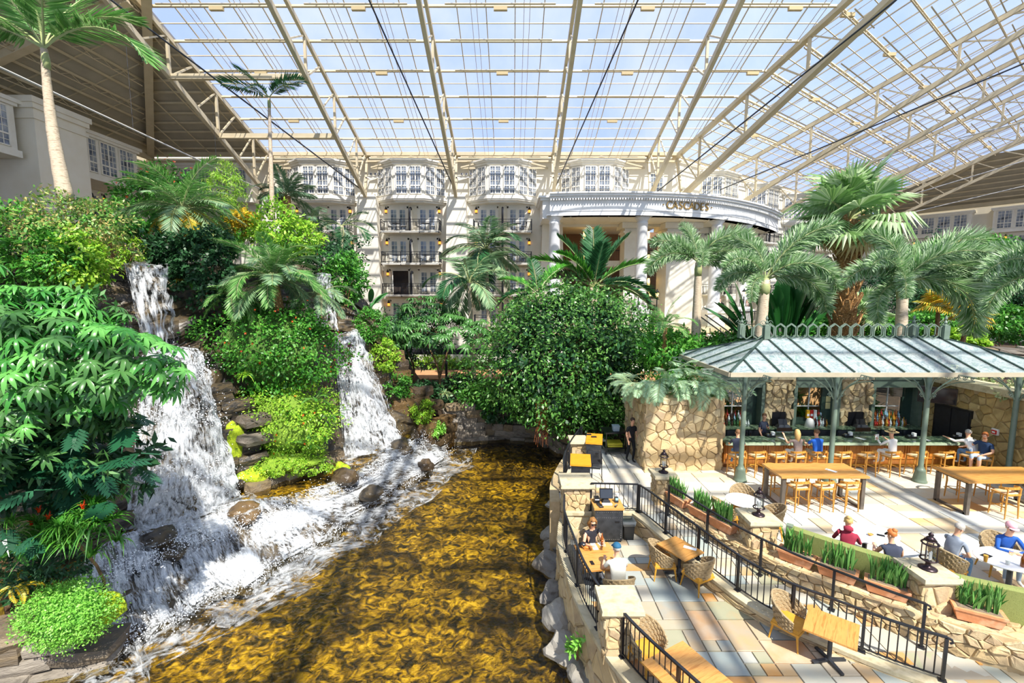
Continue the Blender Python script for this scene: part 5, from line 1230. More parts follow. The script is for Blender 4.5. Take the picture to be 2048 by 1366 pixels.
# ---------------------------------------------------------------- back bar
YB = 19.0
bw = tag(empty('wall_bar', (12, YB, 0)), 'back wall of the bar with stone piers and green window frames', None, None, 'structure'); wo_ = bw.location
def wb(name, lo, hi, mat): MB().box(V(lo)-wo_, V(hi)-wo_).build(name, mat, bw)
piers = [(10.68, 11.9), (13.88, 15.2)]
for k, (a, b) in enumerate(piers):
 wb('pier_core', (a+.05, YB-.1, 0), (b-.05, YB+.4, 3.5), m_mortar); wb('pier_cap', (a-.02, YB-.22, 2.95), (b+.02, YB+.4, 3.35), m_capstone)
 wb('niche', (a+.32, YB-.2, .95), (b-.32, YB-.12, 1.55), m_blackplastic)
 for (u0, w) in ((0, .3), (b-a-.3, .3)): veneer(bw, w, 2.0, flat_map((a+u0, YB-.2, .95), (1, 0, 0), (0, 0, 1), (0, -1, 0)), cell=.2, aspect=1.3, depth=.06, seed=60+k)
 veneer(bw, b-a-.6, 1.4, flat_map((a+.3, YB-.12, 1.55), (1, 0, 0), (0, 0, 1), (0, -1, 0)), cell=.25, aspect=1.2, depth=.05, seed=70+k)
wins = [(8.3, 10.68), (11.9, 13.88), (15.2, 17.35)]
for k, (a, b) in enumerate(wins):
 wb('lintel', (a, YB-.15, 2.6), (b, YB+.3, 3.45), m_green); wb('lintel_moulding', (a, YB-.22, 2.95), (b, YB-.1, 3.05), m_green); wb('lintel_shade', (a, YB-.2, 3.3), (b, YB+.4, 3.5), m_capstone)
 wb('jamb', (a, YB-.18, .9), (a+.14, YB+.5, 2.7), m_green); wb('jamb', (b-.14, YB-.18, .9), (b, YB+.5, 2.7), m_green)
 wb('reveal', (b-.55, YB+.2, .9), (b-.1, YB+.3, 2.65), m_dkgreen)
 wb('pane', (a+.1, YB+.42, .9), (b-.5, YB+.44, 2.65), m_clearglass)
 for f in (.33, .66): wb('muntin', (a+(b-a)*f-.3, YB+.4, .9), (a+(b-a)*f-.27, YB+.46, 2.65), m_white)
 wb('muntin', (a+.1, YB+.4, 1.65), (b-.5, YB+.46, 1.68), m_white)
wb('parapet', (7.7, YB+.1, 3.45), (17.4, YB+.6, 3.62), m_capstone)
wb('backdrop_garden_wall', (8, YB+2.4, 0), (17.4, YB+2.6, 2.9), M('ochre garden wall', '#c9935c', '#d8a874', '#b98450', scale=1.5, rough=.8))
bb = thing('back_counter', 'green granite back counter holding bottles and registers', 'counter', (12.8, YB-.4, 0))
MB().box((-4.8, -.15, .9), (4.5, .4, .95)).build('countertop', m_granite, bb);
drm = MB().box((-.44, -.02, .1), (.44, 0, .86)).mesh('cabinet_door', M('navy cabinet', '#23282f', '#2c323a', scale=2, rough=.35)); hm = MB().tube([(0, -.05, .55), (0, -.05, .78)], .012, 5).mesh('handle', M('steel', '#b9bcc0', rough=.25, metal=1))
MB().box((-4.8, -.08, 0), (4.5, .35, .9)).build('carcass', m_dkgreen, bb)
for i in range(10): d = inst('cabinet_door', drm, bb, (-4.3+i*.92, -.1, 0)); inst('handle', hm, d, (.38 if i % 2 else -.38, 0, 0))
for k, (a, b) in enumerate(piers):
 c = (a+b)/2
 t = thing('register_shelf', 'green granite shelf below the %s stone pier' % ['left', 'right'][k], 'shelf', (c, YB-.62, .78)); MB().box((-.55, -.1, 0), (.55, .14, .06)).build('slab', m_granite, t); MB().box((-.5, -.06, -.76), (.5, .12, 0)).build('front', m_green, t)
 t = thing('cash_register', 'silver cash register in the niche of the %s stone pier' % ['left', 'right'][k], 'register', (c, YB-.52, .84)); MB().box((-.32, -.14, 0), (.32, .14, .18)).build('drawer', M('steel', '#b9bcc0'), t); MB().tbox((0, 0, .18), (.5, .26, .1), (.8, .7)).build('keys', m_iron, t); MB().cbox((0, .04, .38), (.36, .03, .22), rx=R_(-20)).build('screen', m_blackplastic, t)
# bottles
bprof = [(.036, 0), (.038, .02), (.038, .17), (.03, .2), (.013, .23), (.013, .29), (.016, .3)]
gl_cols = [('amber', '#8a4a12'), ('green', '#2d5a2c'), ('clear', '#cfd8d6'), ('dark brown', '#3a2012'), ('red capped', '#a82a1c'), ('golden', '#c98f2a'), ('pale blue', '#8fb8cc')]
bms = [MB().lathe(bprof, n=8).box((-.03, -.041, .05), (.03, -.036, .14)).mesh('bottle', M('bottle '+n, c, rough=.12, spec=.7), True) for n, c in gl_cols]
rb = random.Random(5)
def bottle_row(x0, x1, y, z, n, where, sc=1.0):
 for i in range(n):
  k = rb.randrange(len(bms)); o = inst('bottle', bms[k], None, (x0+(x1-x0)*(i+.5)/n, y+rb.uniform(-.03, .03), z)); s = sc*rb.uniform(.85, 1.15); o.scale = (s, s, s*rb.uniform(.9, 1.15))
  tag(o, '%s glass bottle %s' % (gl_cols[k][0], where), 'bottle', 'bottles %s' % where)
for k, (a, b) in enumerate(wins):
 t = thing('bottle_shelf', 'stepped dark shelf for bottles in the %s bar window' % ['left', 'middle', 'right'][k], 'shelf', ((a+b)/2-.2, YB+.1, .95)); w = (b-a)-.6
 MB().box((-w/2, -.05, 0), (w/2, .2, .12)).build('step', m_dkgreen, t); MB().box((-w/2, .08, .12), (w/2, .2, .26)).build('step', m_dkgreen, t)
for k, (a, b) in enumerate(wins):
 nm = ['left', 'middle', 'right'][k]; n = (14, 8, 17)[k]
 x0, x1 = (a+.15, b-.6) if k != 1 else (a+.85, b-.5)
 bottle_row(x0, x1, YB-.18, .95, n, 'in the front row of the %s bar window' % nm); bottle_row(x0, x1, YB+.1, 1.07, n, 'on the lower step of the %s bar window' % nm); bottle_row(x0, x1, YB+.24, 1.21, n, 'on the upper step of the %s bar window' % nm)
t = thing('wine_bucket', 'white enamel bucket on the back counter in the middle window', 'bucket', (12.55, YB-.3, .95)); MB().lathe([(.2, 0), (.13, .3), (.1, .34)], n=14).build('body', m_white, t, smooth=True); MB().lathe([(.11, .34), (.02, .38)], n=12).build('lid', m_white, t)
for i, (x, c, lab) in enumerate(((12.7, '#e8b020', 'yellow gift bottle box in the middle bar window'), (12.85, '#c8281c', 'red gift bottle box in the middle bar window'), (13.0, '#f0ece4', 'white gift bottle box in the middle bar window'))):
 t = thing('gift_box', lab, 'box', (x, YB+.1, 1.35-.14)); MB().box((-.06, -.05, 0), (.06, .05, .36)).build('carton', M('carton %d' % i, c, rough=.5), t); MB().box((-.05, -.056, .1), (.05, -.05, .2)).build('label_strip', m_paper, t)
t = thing('notice', 'two yellowed notices pinned on the green reveal of the middle bar window', 'notice', (13.6, YB+.19, 1.9)); MB().box((-.1, -.01, 0), (.1, 0, .25)).build('sheet', M('old paper', '#c9bd84'), t); MB().box((-.1, -.01, -.3), (.1, 0, -.03)).build('sheet', M('old paper', '#c9bd84'), t)
t = thing('hanging_flag', 'red cloth hanging in the right bar window', 'cloth', (15.45, YB+.3, 2.2)); MB().box((-.12, 0, -.25), (.14, .02, .4)).build('cloth', M('red cloth', '#d8553c', '#c84430', scale=4, rough=.9), t); MB().box((.14, 0, .1), (.2, .02, .4)).build('stripe', M('blue cloth', '#5a80b8'), t)
# caddies on the counter
for i, (px, py) in enumerate(((1537, 872), (1695, 874), (1822, 876), (1912, 876))):
 p = gz(px, py, 1.08); p.y = min(max(p.y, 16.45), 16.95); w = ['left of the blonde woman', 'left of the straw hat', 'right of the straw hat', 'beside the grey haired man'][i]
 t = thing('bar_caddy', 'black napkin caddy with silver tins on the bar %s' % w, 'caddy', (p.x, p.y, 1.08)); MB().box((-.16, -.1, 0), (.16, .1, .08)).build('tray', m_blackplastic, t)
 for q in (-.08, .06): MB().lathe([(.05, .02), (.055, .13)], c=(q, 0, 0), n=10).build('tin', M('steel', '#b9bcc0'), t)
 MB().box((.05, -.06, .06), (.15, .06, .2)).build('napkins', m_paper, t)
 t = thing('bar_menu', 'white menu sheet lying on the bar %s' % w, 'menu', (p.x+.35, p.y-.2, 1.085), R_(20)); MB().box((-.07, -.16, 0), (.07, .16, .006)).build('sheet', m_paper, t); MB().box((-.05, .1, .006), (.05, .12, .008)).build('print_line', m_iron, t)
# stone wall right of the bar with door and screen
rwall = tag(empty('wall_bar_right', (17.4, 14, 0)), 'golden fieldstone wall closing the bar on the right', None, None, 'structure')
MB().box((.05, -6, 0), (.6, 5.4, 2.95)).build('core', m_mortar, rwall); MB().box((-.15, -6, 2.95), (.75, 5.4, 3.2)).build('capping', m_capstone, rwall)
veneer(rwall, 11, 2.95, flat_map((17.45, 19.4, 0), (0, -1, 0), (0, 0, 1), (-1, 0, 0)), cell=.27, aspect=1.25, mat=m_stone_w, depth=.05, seed=81, keep=lambda u, v: not (1.15 < u < 2.6 and v < 2.1))
DOOR_N[0] += 1
d = tag(empty('door_%d' % DOOR_N[0], (17.38, 17.55, 0)), 'black double door in the golden stone wall', None, None, 'structure')
MB().box((-.02, -.75, 0), (.06, .75, 2.12)).build('door_frame', m_blackplastic, d); MB().box((-.04, -.68, .02), (0, -.02, 2.05)).build('door_leaf', m_black, d); MB().box((-.04, .02, .02), (0, .68, 2.05)).build('door_leaf', m_black, d)
t = thing('television', 'flat black television tilted above the bar door', 'television', (16.9, 17.75, 2.22), R_(-38)); MB().cbox((0, 0, .3), (1.15, .07, .66), rx=R_(8)).build('housing', m_blackplastic, t); MB().cbox((0, -.045, .3), (1.06, .01, .57), rx=R_(8)).build('screen', M('tv screen', '#14161c', '#2a2c34', scale=1, rough=.1), t); MB().box((-.08, 0, .2), (.08, .45, .35)).build('wall_arm', m_iron, t)
t = thing('fire_alarm', 'small red fire alarm box on the golden stone wall', 'alarm', (17.33, 15.9, 1.6), R_(-90)); MB().box((-.11, 0, -.1), (.11, .06, .12)).build('plate', m_white, t); MB().box((-.08, -.03, -.07), (.08, 0, .07)).build('body', M('alarm red', '#c81f1a', rough=.35), t); MB().box((-.05, -.036, -.03), (.05, -.03, .03)).build('handle', m_white, t)
# big stone block left of the bar
blk = tag(empty('wall_bar_block', (6.3, 16.2, 0)), 'tall fieldstone block topped with pale ferns left of the bar', None, None, 'structure')
MB().box((-1.4, .05, 0), (1.45, 3, 2.75)).build('core', m_mortar, blk)
veneer(blk, 2.85, 2.75, flat_map((4.9, 16.25, 0), (1, 0, 0), (0, 0, 1), (0, -1, 0)), cell=.23, aspect=1.2, depth=.045, seed=91)
veneer(blk, 2.9, 2.75, flat_map((4.9, 19.15, 0), (0, -1, 0), (0, 0, 1), (-1, 0, 0)), cell=.28, aspect=1.15, depth=.05, seed=93)
veneer(blk, 2.9, 2.75, flat_map((7.75, 16.25, 0), (0, 1, 0), (0, 0, 1), (1, 0, 0)), cell=.34, aspect=1.15, depth=.06, seed=95)
# ================================================================ STOOLS AND HIGH TABLES
SM = {}
lg = MB(); lg.tube([(0, 0, 0), (.03, .03, .74)], [.016, .024], 6); SM['leg_f'] = lg.mesh('leg', m_stoolwood)
lg = MB(); lg.tube([(0, 0, 0), (.02, .02, .55), (.0, .0, .92)], [.016, .026, .02], 6); SM['leg_b'] = lg.mesh('leg', m_stoolwood)
s_ = MB(); s_.tbox((0, 0, .70), (.46, .42, .045), (1.02, 1.02)); SM['seat'] = s_.mesh('seat', m_stoolwood)
s_ = MB(); s_.tbox((0, .01, .745), (.42, .36, .03), (.9, .9)); SM['pad'] = s_.mesh('seat_pad', m_cushion)
b_ = MB(); c = bez([(-.25, .0, .89), (-.22, -.16, .92), (0, -.24, .94), (.22, -.16, .92), (.25, .0, .89)], 10)
for i in range(10): b_.bar(c[i], c[i+1], .03, .07)
SM['back'] = b_.mesh('backrest', m_stoolwood)
s_ = MB(); s_.bar((-.2, .2, .28), (.2, .2, .28), .02, .03); SM['str_f'] = s_.mesh('stretcher', m_stoolwood)
s_ = MB(); s_.bar((-.205, -.19, .34), (-.2, .2, .34), .02, .03); SM['str_l'] = s_.mesh('stretcher', m_stoolwood)
s_ = MB(); s_.bar((.205, -.19, .34), (.2, .2, .34), .02, .03); SM['str_r'] = s_.mesh('stretcher', m_stoolwood)
def stool(x, y, rz, label, group):
 t = thing('bar_stool', label, 'stool', (x, y, 0.03), rz, group)
 for k in ('seat', 'pad', 'back', 'str_f', 'str_l', 'str_r'): inst({'pad': 'seat_pad', 'back': 'backrest', 'seat': 'seat'}.get(k, 'stretcher'), SM[k], t)
 inst('leg', SM['leg_f'], t, (-.22, .22, 0), (0, 0, R_(-90))); inst('leg', SM['leg_f'], t, (.22, .22, 0), (0, 0, R_(180)))
 inst('leg', SM['leg_b'], t, (-.22, -.2, 0)); inst('leg', SM['leg_b'], t, (.22, -.2, 0), (0, 0, R_(90)))
 return t
BARST = [(1473, 'under the man in dark blue at the left end'), (1513, 'first empty place right of the left post'), (1553, 'second empty place right of the left post'), (1592, 'under the blonde woman'), (1634, 'under the man in the bright blue shirt'), (1682, 'right of the middle post'), (1732, 'left of the straw hat'), (1780, 'under the person in the straw hat'), (1832, 'left of the right post'), (1886, 'right of the right post'), (1940, 'under the grey haired man')]
STX = []
for px, lab in BARST:
 x = (px-1024)/910*16.35; STX.append(x); stool(x, 15.78, R_(12), 'wooden bar stool %s' % lab, 'stools along the bar')
STX.append(16.65); stool(16.65, 15.55, R_(60), 'wooden bar stool under the man in the navy shirt by the stone wall', 'stools along the bar')
def high_table(label, cx, cy, lx, ly, rz=0):
 t = thing('high_table', label, 'table', (cx, cy, 0.03), rz)
 nb = 6
 for i in range(nb): y0 = -ly/2+ly*i/nb; MB().box((-lx/2, y0+.001, 1.0), (lx/2, y0+ly/nb-.001, 1.06)).build('top_plank', m_oak, t)
 for sx in (-1, 1):
  f = MB(); x = sx*(lx/2-.12)
  for sy in (-1, 1): f.box((x-.05, sy*(ly/2-.1)-.05, 0), (x+.05, sy*(ly/2-.1)+.05, 1.0))
  f.box((x-.05, -ly/2+.1, 0), (x+.05, ly/2-.1, .06)); f.box((x-.05, -ly/2+.1, .94), (x+.05, ly/2-.1, 1.0)); f.build('leg_frame', m_tableiron, t)
 return t
high_table('long honey wood high table in the middle of the bar terrace', 9.42, 13.68, 2.65, 1.1)
for i, x in enumerate((8.75, 9.5, 10.25)):
 stool(x-.1, 13.2, R_(6), 'wooden stool on the near side of the middle high table, %s' % ['left one', 'centre one', 'right one'][i], 'stools at the middle high table')
 stool(x-.25, 14.25, R_(186), 'wooden stool on the far side of the middle high table, %s' % ['left one', 'centre one', 'right one'][i], 'stools at the middle high table')
c0, c1_ = gz(1945, 942, 1.07), gz(2020, 965, 1.07)
high_table('long honey wood high table cut by the right edge of the photo', 14.75, 13.35, 2.8, 1.15, R_(0))
stool(14.25, 13.95, R_(186), 'wooden stool pushed under the right high table, left one', 'stools at the right high table'); stool(15.2, 13.95, R_(186), 'wooden stool pushed under the right high table, right one', 'stools at the right high table'); stool(14.5, 12.8, R_(6), 'wooden stool on the near side of the right high table', 'stools at the right high table')
t = thing('table_menu', 'white menu sheet on the middle high table', 'menu', (9.9, 13.6, 1.095), R_(30)); MB().box((-.06, -.15, 0), (.06, .15, .006)).build('sheet', m_paper, t); MB().box((-.04, .1, .006), (.04, .12, .008)).build('print_line', m_iron, t)
# ================================================================ LOWER TERRACE FURNITURE
def railing(label, pts, h, post_every, bal, ends=True, name='iron_railing', posts_at=None, curl=False, bottom=True, bal_h=None):
 """iron railing along 3-D base points"""
 o = pts[0].copy(); t = thing(name, label, 'railing', o); P = [p-o for p in pts]; L = polylen(P)
 up = V((0, 0, h)); top = MB()
 for i in range(len(P)-1): top.bar(P[i]+up, P[i+1]+up, .05, .035)
 if curl:
  d = (P[-1]-P[-2]).normalized(); e = P[-1]+up; top.tube([e, e+d*.06+V((0, 0, -.02)), e+d*.08+V((0, 0, -.07)), e+d*.04+V((0, 0, -.1))], .02, 5)
 top.build('top_rail', m_black, t)
 if bottom:
  b = MB()
  for i in range(len(P)-1): b.bar(P[i]+V((0, 0, .08)), P[i+1]+V((0, 0, .08)), .03, .02)
  b.build('bottom_rail', m_black, t)
 n = max(1, round(L/post_every)); pm = MB().box((-.025, -.025, 0), (.025, .025, h)).box((-.06, -.06, 0), (.06, .06, .015)).mesh('post', m_black)
 for i in range(n+1):
  q, d = along(P, L*i/n*.999); inst('post', pm, t, q, (0, 0, math.atan2(d.y, d.x)))
 if bal:
  bmh = MB().box((-.008, -.008, .08), (.008, .008, h)).mesh('baluster', m_black); k = int(L/bal)
  for i in range(1, k):
   q, d = along(P, L*i/k); inst('baluster', bmh, t, q)
 return t
curb_r = [V((p.x+.0, p.y+.0, curb_top(p.x, p.y))) for p in CURB]
end_i = min(range(len(CURB)), key=lambda i: abs(CURB[i].x-7.75))
railing('black iron railing along the low curb of the ramp', curb_r[:end_i+1], .84, 1.25, .13, curl=True)
railing('short black iron railing behind the cash desk', [V((2.35, 12.97, .12)), V((3.72, 12.9, .12))], .84, 1.3, .13)
face_r = [V((p.x, p.y, ramp_z(p.x, p.y)+.02)) + V((-.16, -.1, 0)) for p in FACE]
end_f = min(range(len(FACE)), key=lambda i: abs(FACE[i].x-8.2))
railing('black handrail on posts beside the planter wall', face_r[1:end_f+1], .92, 1.4, 0, curl=True, bottom=False)
pool_r = [V((p.x, p.y, -.33)) + V((.18, 0, 0)) for p in POOLW]
i0 = min(range(len(POOLW)), key=lambda i: abs(POOLW[i].y-12.9)); i1 = min(range(len(POOLW)), key=lambda i: abs(POOLW[i].y-8.75))
railing('curved black iron railing between pool and the seated couple', pool_r[i0:i1+1], .95, 1.3, .12)
i2 = min(range(len(POOLW)), key=lambda i: abs(POOLW[i].y-7.95))
railing('black iron railing at the bottom edge beside the near table', [p+V((.12, 0, 0)) for p in pool_r[i2:i2+14]], .92, 1.3, .12)
up_r = [V((p.x+.15, p.y, .07)) for p in UPW[2:12]]
railing('curved dark railing behind the service stations', up_r, .95, 1.2, .13)
def wtable(label, corners, z=.3, base=True, group=None):
 c = [gz(*q, z) if len(q) == 2 else V(q) for q in corners]; m = sum(c, V((0, 0, 0)))/4
 e1 = ((c[1]-c[0])+(c[2]-c[3]))/2; e2 = ((c[3]-c[0])+(c[2]-c[1]))/2; a = math.atan2(e1.y, e1.x); lx, ly = e1.length, abs(e2.length*math.sin(math.atan2(e2.y, e2.x)-a))
 t = thing('wood_table', label, 'table', (m.x, m.y, ZL+.03), a, group); H = z-ZL-.03; n = 5
 for i in range(n): y0 = -ly/2+ly*i/n; MB().box((-lx/2, y0+.001, H-.035), (lx/2, y0+ly/n-.001, H)).build('top_board', m_oak, t)
 MB().lathe([(.05, .03), (.04, .1), (.04, H-.04)], n=10).build('pedestal', m_iron, t); MB().box((-.2, -.2, H-.05), (.2, .2, H-.035)).build('plate', m_iron, t)
 fm = MB().bar((0, 0, .05), (.33, 0, .02), .06, .04).mesh('foot', m_iron)
 for k in range(4): inst('foot', fm, t, (0, 0, 0), (0, 0, k*math.pi/2+math.pi/4))
 return t, m, a, lx, ly
T1 = wtable('honey wood table of the couple beside the pool railing', ((1153, 1089), (1218, 1084), (1246, 1136), (1167, 1143)))
T2 = wtable('square honey wood table with a white menu between two wicker chairs', ((1316, 1086), (1352, 1071), (1407, 1105), (1367, 1122)))
T3 = wtable('honey wood table beside the ramp railing, right of a wicker chair', ((1606, 1254), (1618, 1211), (1720, 1251), (1715, 1304)))
T4 = wtable('nearest honey wood table at the bottom edge of the photo', ((1290, 1322), (1362, 1281), (1500, 1390), (1400, 1450)))
# wicker tub chair
WC = {}
def shell_pt(a, v):          # a angle -1..1 around the back, v 0..1 up
 th = a*R_(118); r = .29+.05*v; h0 = .36; h1 = .88-.30*abs(a)**1.6
 return V((math.sin(th)*r, -math.cos(th)*r*.95+.02-.06*v*(1-abs(a)), h0+(h1-h0)*v))
nb = 7
for b in range(nb):
 mb = MB(); N_ = 22; vs = []
 for i in range(N_+1):
  a = -1+2*i/N_; wv = .012*(1 if (i+b) % 2 else -1)
  lo = shell_pt(a, b/nb+.008); hi = shell_pt(a, (b+1)/nb-.008); c = V((lo.x, lo.y, 0)); c = c.normalized() if c.length else V((0, -1, 0))
  vs += [lo+c*(wv+.012), hi+c*(wv+.012), hi-c*(.012-wv), lo-c*(.012-wv)]
 mb.add(vs, [(i*4+j, i*4+4+j, i*4+4+(j+1) % 4, i*4+(j+1) % 4) for i in range(N_) for j in range(4)]+[(3, 2, 1, 0), (N_*4, N_*4+1, N_*4+2, N_*4+3)])
 WC['band%d' % b] = mb.mesh('woven_band', m_wicker)
WC['rim'] = MB().tube([shell_pt(-1+2*i/20, 1.0) for i in range(21)], .018, 6).mesh('rim', m_wicker)
s_ = MB(); s_.tbox((0, 0, .36), (.5, .5, .07), (.95, .95)); WC['seat'] = s_.mesh('seat', m_chairleg)
WC['frame'] = MB().box((-.26, -.26, .31), (.26, .26, .36)).mesh('seat_frame', m_chairleg)
WC['leg'] = MB().tube([(.05, .05, 0), (0, 0, .34)], [.015, .026], 6).mesh('leg', m_chairleg)
def wicker(x, y, z, rz, label):
 t = thing('wicker_chair', label, 'chair', (x, y, z+.03), rz, 'wicker tub chairs')
 for b in range(nb): inst('woven_band', WC['band%d' % b], t)
 inst('rim', WC['rim'], t); inst('seat', WC['seat'], t); inst('seat_frame', WC['frame'], t)
 for k in range(4): inst('leg', WC['leg'], t, (.22*(1, -1, -1, 1)[k], .22*(1, 1, -1, -1)[k], 0), (0, 0, k*math.pi/2))
def chair_at(px, py, face_to, label, z=ZL, dz=.42):
 p = gz(px, py, z+dz); f = V(face_to)-p; wicker(p.x, p.y, z, math.atan2(f.y, f.x)-math.pi/2, label)
chair_at(1325, 1120, T2[1], 'wicker tub chair left of the square table with the menu')
chair_at(1396, 1145, T2[1], 'wicker tub chair right of the square table, seat turned to us')
chair_at(1580, 1243, T3[1], 'wicker tub chair left of the table by the ramp railing')
chair_at(1296, 1300, T4[1], 'wicker tub chair behind the nearest table at the bottom edge')
# round white tables of the upper terrace
def round_table(label, x, y, r=.42, rx=1):
 t = thing('round_table', label, 'table', (x, y, .03));
 o = MB().lathe([(r-.02, .72), (r, .735), (r, .75), (r-.01, .76), (.01, .762)], n=28).build('marble_top', m_marble, t); o.scale = (rx, 1, 1)
 MB().lathe([(.05, .04), (.05, .72)], n=10).build('pedestal', m_iron, t); MB().lathe([(.26, 0), (.25, .02), (.06, .05)], n=14).build('base', m_iron, t)
round_table('white round table behind the middle lantern pillar', 6.5, 12.25, .46)
round_table('white round table of the two people on the green bench', 8.6, 10.5, .5, 1.5)
round_table('white round table with drinks at the right edge', 10.95, 9.4, .5, 1.4)
wicker(5.95, 12.15, 0, R_(-80), 'wicker tub chair behind the planters left of the white round table')
wicker(6.75, 12.75, 0, R_(160), 'wicker tub chair behind the white round table near the high table')
wicker(7.0, 11.75, 0, R_(70), 'wicker tub chair hidden behind the middle lantern pillar')
wicker(9.9, 9.75, 0, R_(-75), 'wicker tub chair under the man in the grey shirt')
# green banquettes
def banquette(label, f0, f1, ztop):
 i0_, i1_ = int(f0*(len(BACK)-1)), int(f1*(len(BACK)-1)); P = [V((p.x, p.y, 0)) for p in BACK[i0_:i1_+1]]; o = P[0].copy(); Q = [p-o for p in P]
 t = thing('banquette', label, 'bench', o)
 sweep(Q, [(.06, .1), (.08, ztop-.03), (.02, ztop), (-.08, ztop), (-.14, ztop-.04), (-.12, .45), (-.12, .1)], 'backrest', m_bench, t)
 sweep(Q, [(-.12, .12), (-.12, .46), (-.62, .44), (-.62, .12)], 'seat', m_bench, t)
 sweep(Q, [(-.12, .0), (-.12, .12), (-.58, .12), (-.58, .0)], 'plinth', m_iron, t)
 for q in (Q[0], Q[-1]): MB().cbox(q+V((0, 0, ztop/2+.08)), (.14, .16, ztop-.1), rz=R_(-40)).build('end_cap', m_benchtrim, t)
banquette('curved olive green bench back behind the snake plants', .345, .60, .93)
banquette('curved olive green bench right of the nearest lantern pillar', .655, .92, .93)
# lanterns
def lantern(label, c, s=1.0):
 t = thing('lantern', label, 'lantern', c)
 MB().lathe([(.15, 0), (.15, .02), (.1, .04), (.05, .06), (.04, .12), (.06, .14), (.05, .17)], n=16).build('foot', m_lantern, t, smooth=True)
 r = MB().ring((0, 0, .2), .13, .018, 20, 5); r.ring((0, 0, .52), .13, .018, 20, 5); r.ring((0, 0, .58), .09, .014, 16, 5); r.build('rings', m_lantern, t)
 b = MB()
 for k in range(4): a = k*math.pi/2+.4; b.tube([(.125*math.cos(a), .125*math.sin(a), .18), (.125*math.cos(a), .125*math.sin(a), .54)], .01, 5); b.tube([(.12*math.cos(a), .12*math.sin(a), .53), (.05*math.cos(a), .05*math.sin(a), .64)], .009, 5)
 b.build('bars', m_lantern, t)
 MB().lathe([(.1, .2), (.1, .5)], n=18, cap=False).build('glass_tube', m_clearglass, t)
 for k in range(3): a = k*2.1; MB().lathe([(.018, .2), (.018, .34), (.006, .36)], c=(.04*math.cos(a), .04*math.sin(a), 0), n=6).build('candle', m_white, t)
 MB().lathe([(.09, .6), (.06, .64), (.03, .66), (.045, .69), (.03, .72), (.01, .74)], n=12).build('finial', m_lantern, t, smooth=True)
 t.scale = (s, s, s); return t
lantern('bronze lantern with candles on the farthest pillar, before the stone block', (4.75, 13.75, .98), 1.0)
lantern('bronze lantern with candles on the middle pillar, before the high table', (6.25, 11.0, .98), 1.0)
lantern('bronze lantern with glass tube on the nearest pillar', (8.5, 8.75, .98), 1.05)
# planters with snake plants
PLC = {}
tb = MB(); tb.tbox((0, 0, 0), (.62, .24, .2), (1.18, 1.25)); tb.tbox((0, 0, .2), (.77, .33, .05), (1, 1)); PLC['box'] = tb.mesh('trough', m_terra)
PLC['soil'] = MB().tbox((0, 0, .24), (.68, .25, .02), (.9, .9)).mesh('soil', M('pot soil', '#8a7a66', '#6b5c4a', scale=30, rough=1))
def blade(rn, h, w, lean, tw):
 n = 5; vs = []; fs = []; az = rn.uniform(0, 6.28); d = V((math.cos(az), math.sin(az), 0)); s = V((-math.sin(az+tw), math.cos(az+tw), 0)); nn = s.cross(V((0, 0, 1)))
 for i in range(n+1):
  f = i/n; c = d*lean*f*f + V((0, 0, h*f)); wd = w*(.6+.8*f)*(1-f**3) + .001
  vs += [c-s*wd, c+nn*wd*.35, c+s*wd]
 for i in range(n): a = i*3; fs += [(a, a+1, a+4, a+3), (a+1, a+2, a+5, a+4)]
 return vs, fs
def snake(px, py, label, seed, along_f=None, z=LEDGE):
 rn = random.Random(seed); p = gz(px, py, z+.12); i = min(range(len(FACE)-1), key=lambda k: (FACE[k].lerp(BACK[k], .5)-V((p.x, p.y, 0))).length)
 q = FACE[i].lerp(BACK[i], .42); d = FACE[i+1]-FACE[i]; t = thing('snake_plant_trough', label, 'planter', (q.x, q.y, z+.05), math.atan2(d.y, d.x), 'terracotta troughs of snake plants')
 inst('trough', PLC['box'], t); inst('soil', PLC['soil'], t)
 for c in range(26):
  mb = MB(); x = rn.uniform(-.28, .28); y = rn.uniform(-.07, .07)
  for _ in range(3): v, f = blade(rn, rn.uniform(.28, .58), rn.uniform(.022, .034), rn.uniform(.02, .16), rn.uniform(-.5, .5)); mb.add(v, f)
  mb.build('leaf_tuft', m_l_snake, t, (x, y, .25))
for i, (px, py, lab) in enumerate(((1360, 1000, 'terracotta trough of snake plants nearest the farthest lantern'), (1408, 1030, 'second terracotta trough of snake plants along the ramp'), (1452, 1058, 'third terracotta trough of snake plants, left of the middle lantern pillar'), (1580, 1122, 'trough of snake plants at the left end of the green bench'), (1668, 1160, 'trough of snake plants in the middle of the green bench back'), (1765, 1190, 'trough of tall snake plants left of the nearest lantern pillar'), (1972, 1262, 'trough of snake plants at the right edge, before the second green bench'))):
 snake(px, py, lab, 40+i)
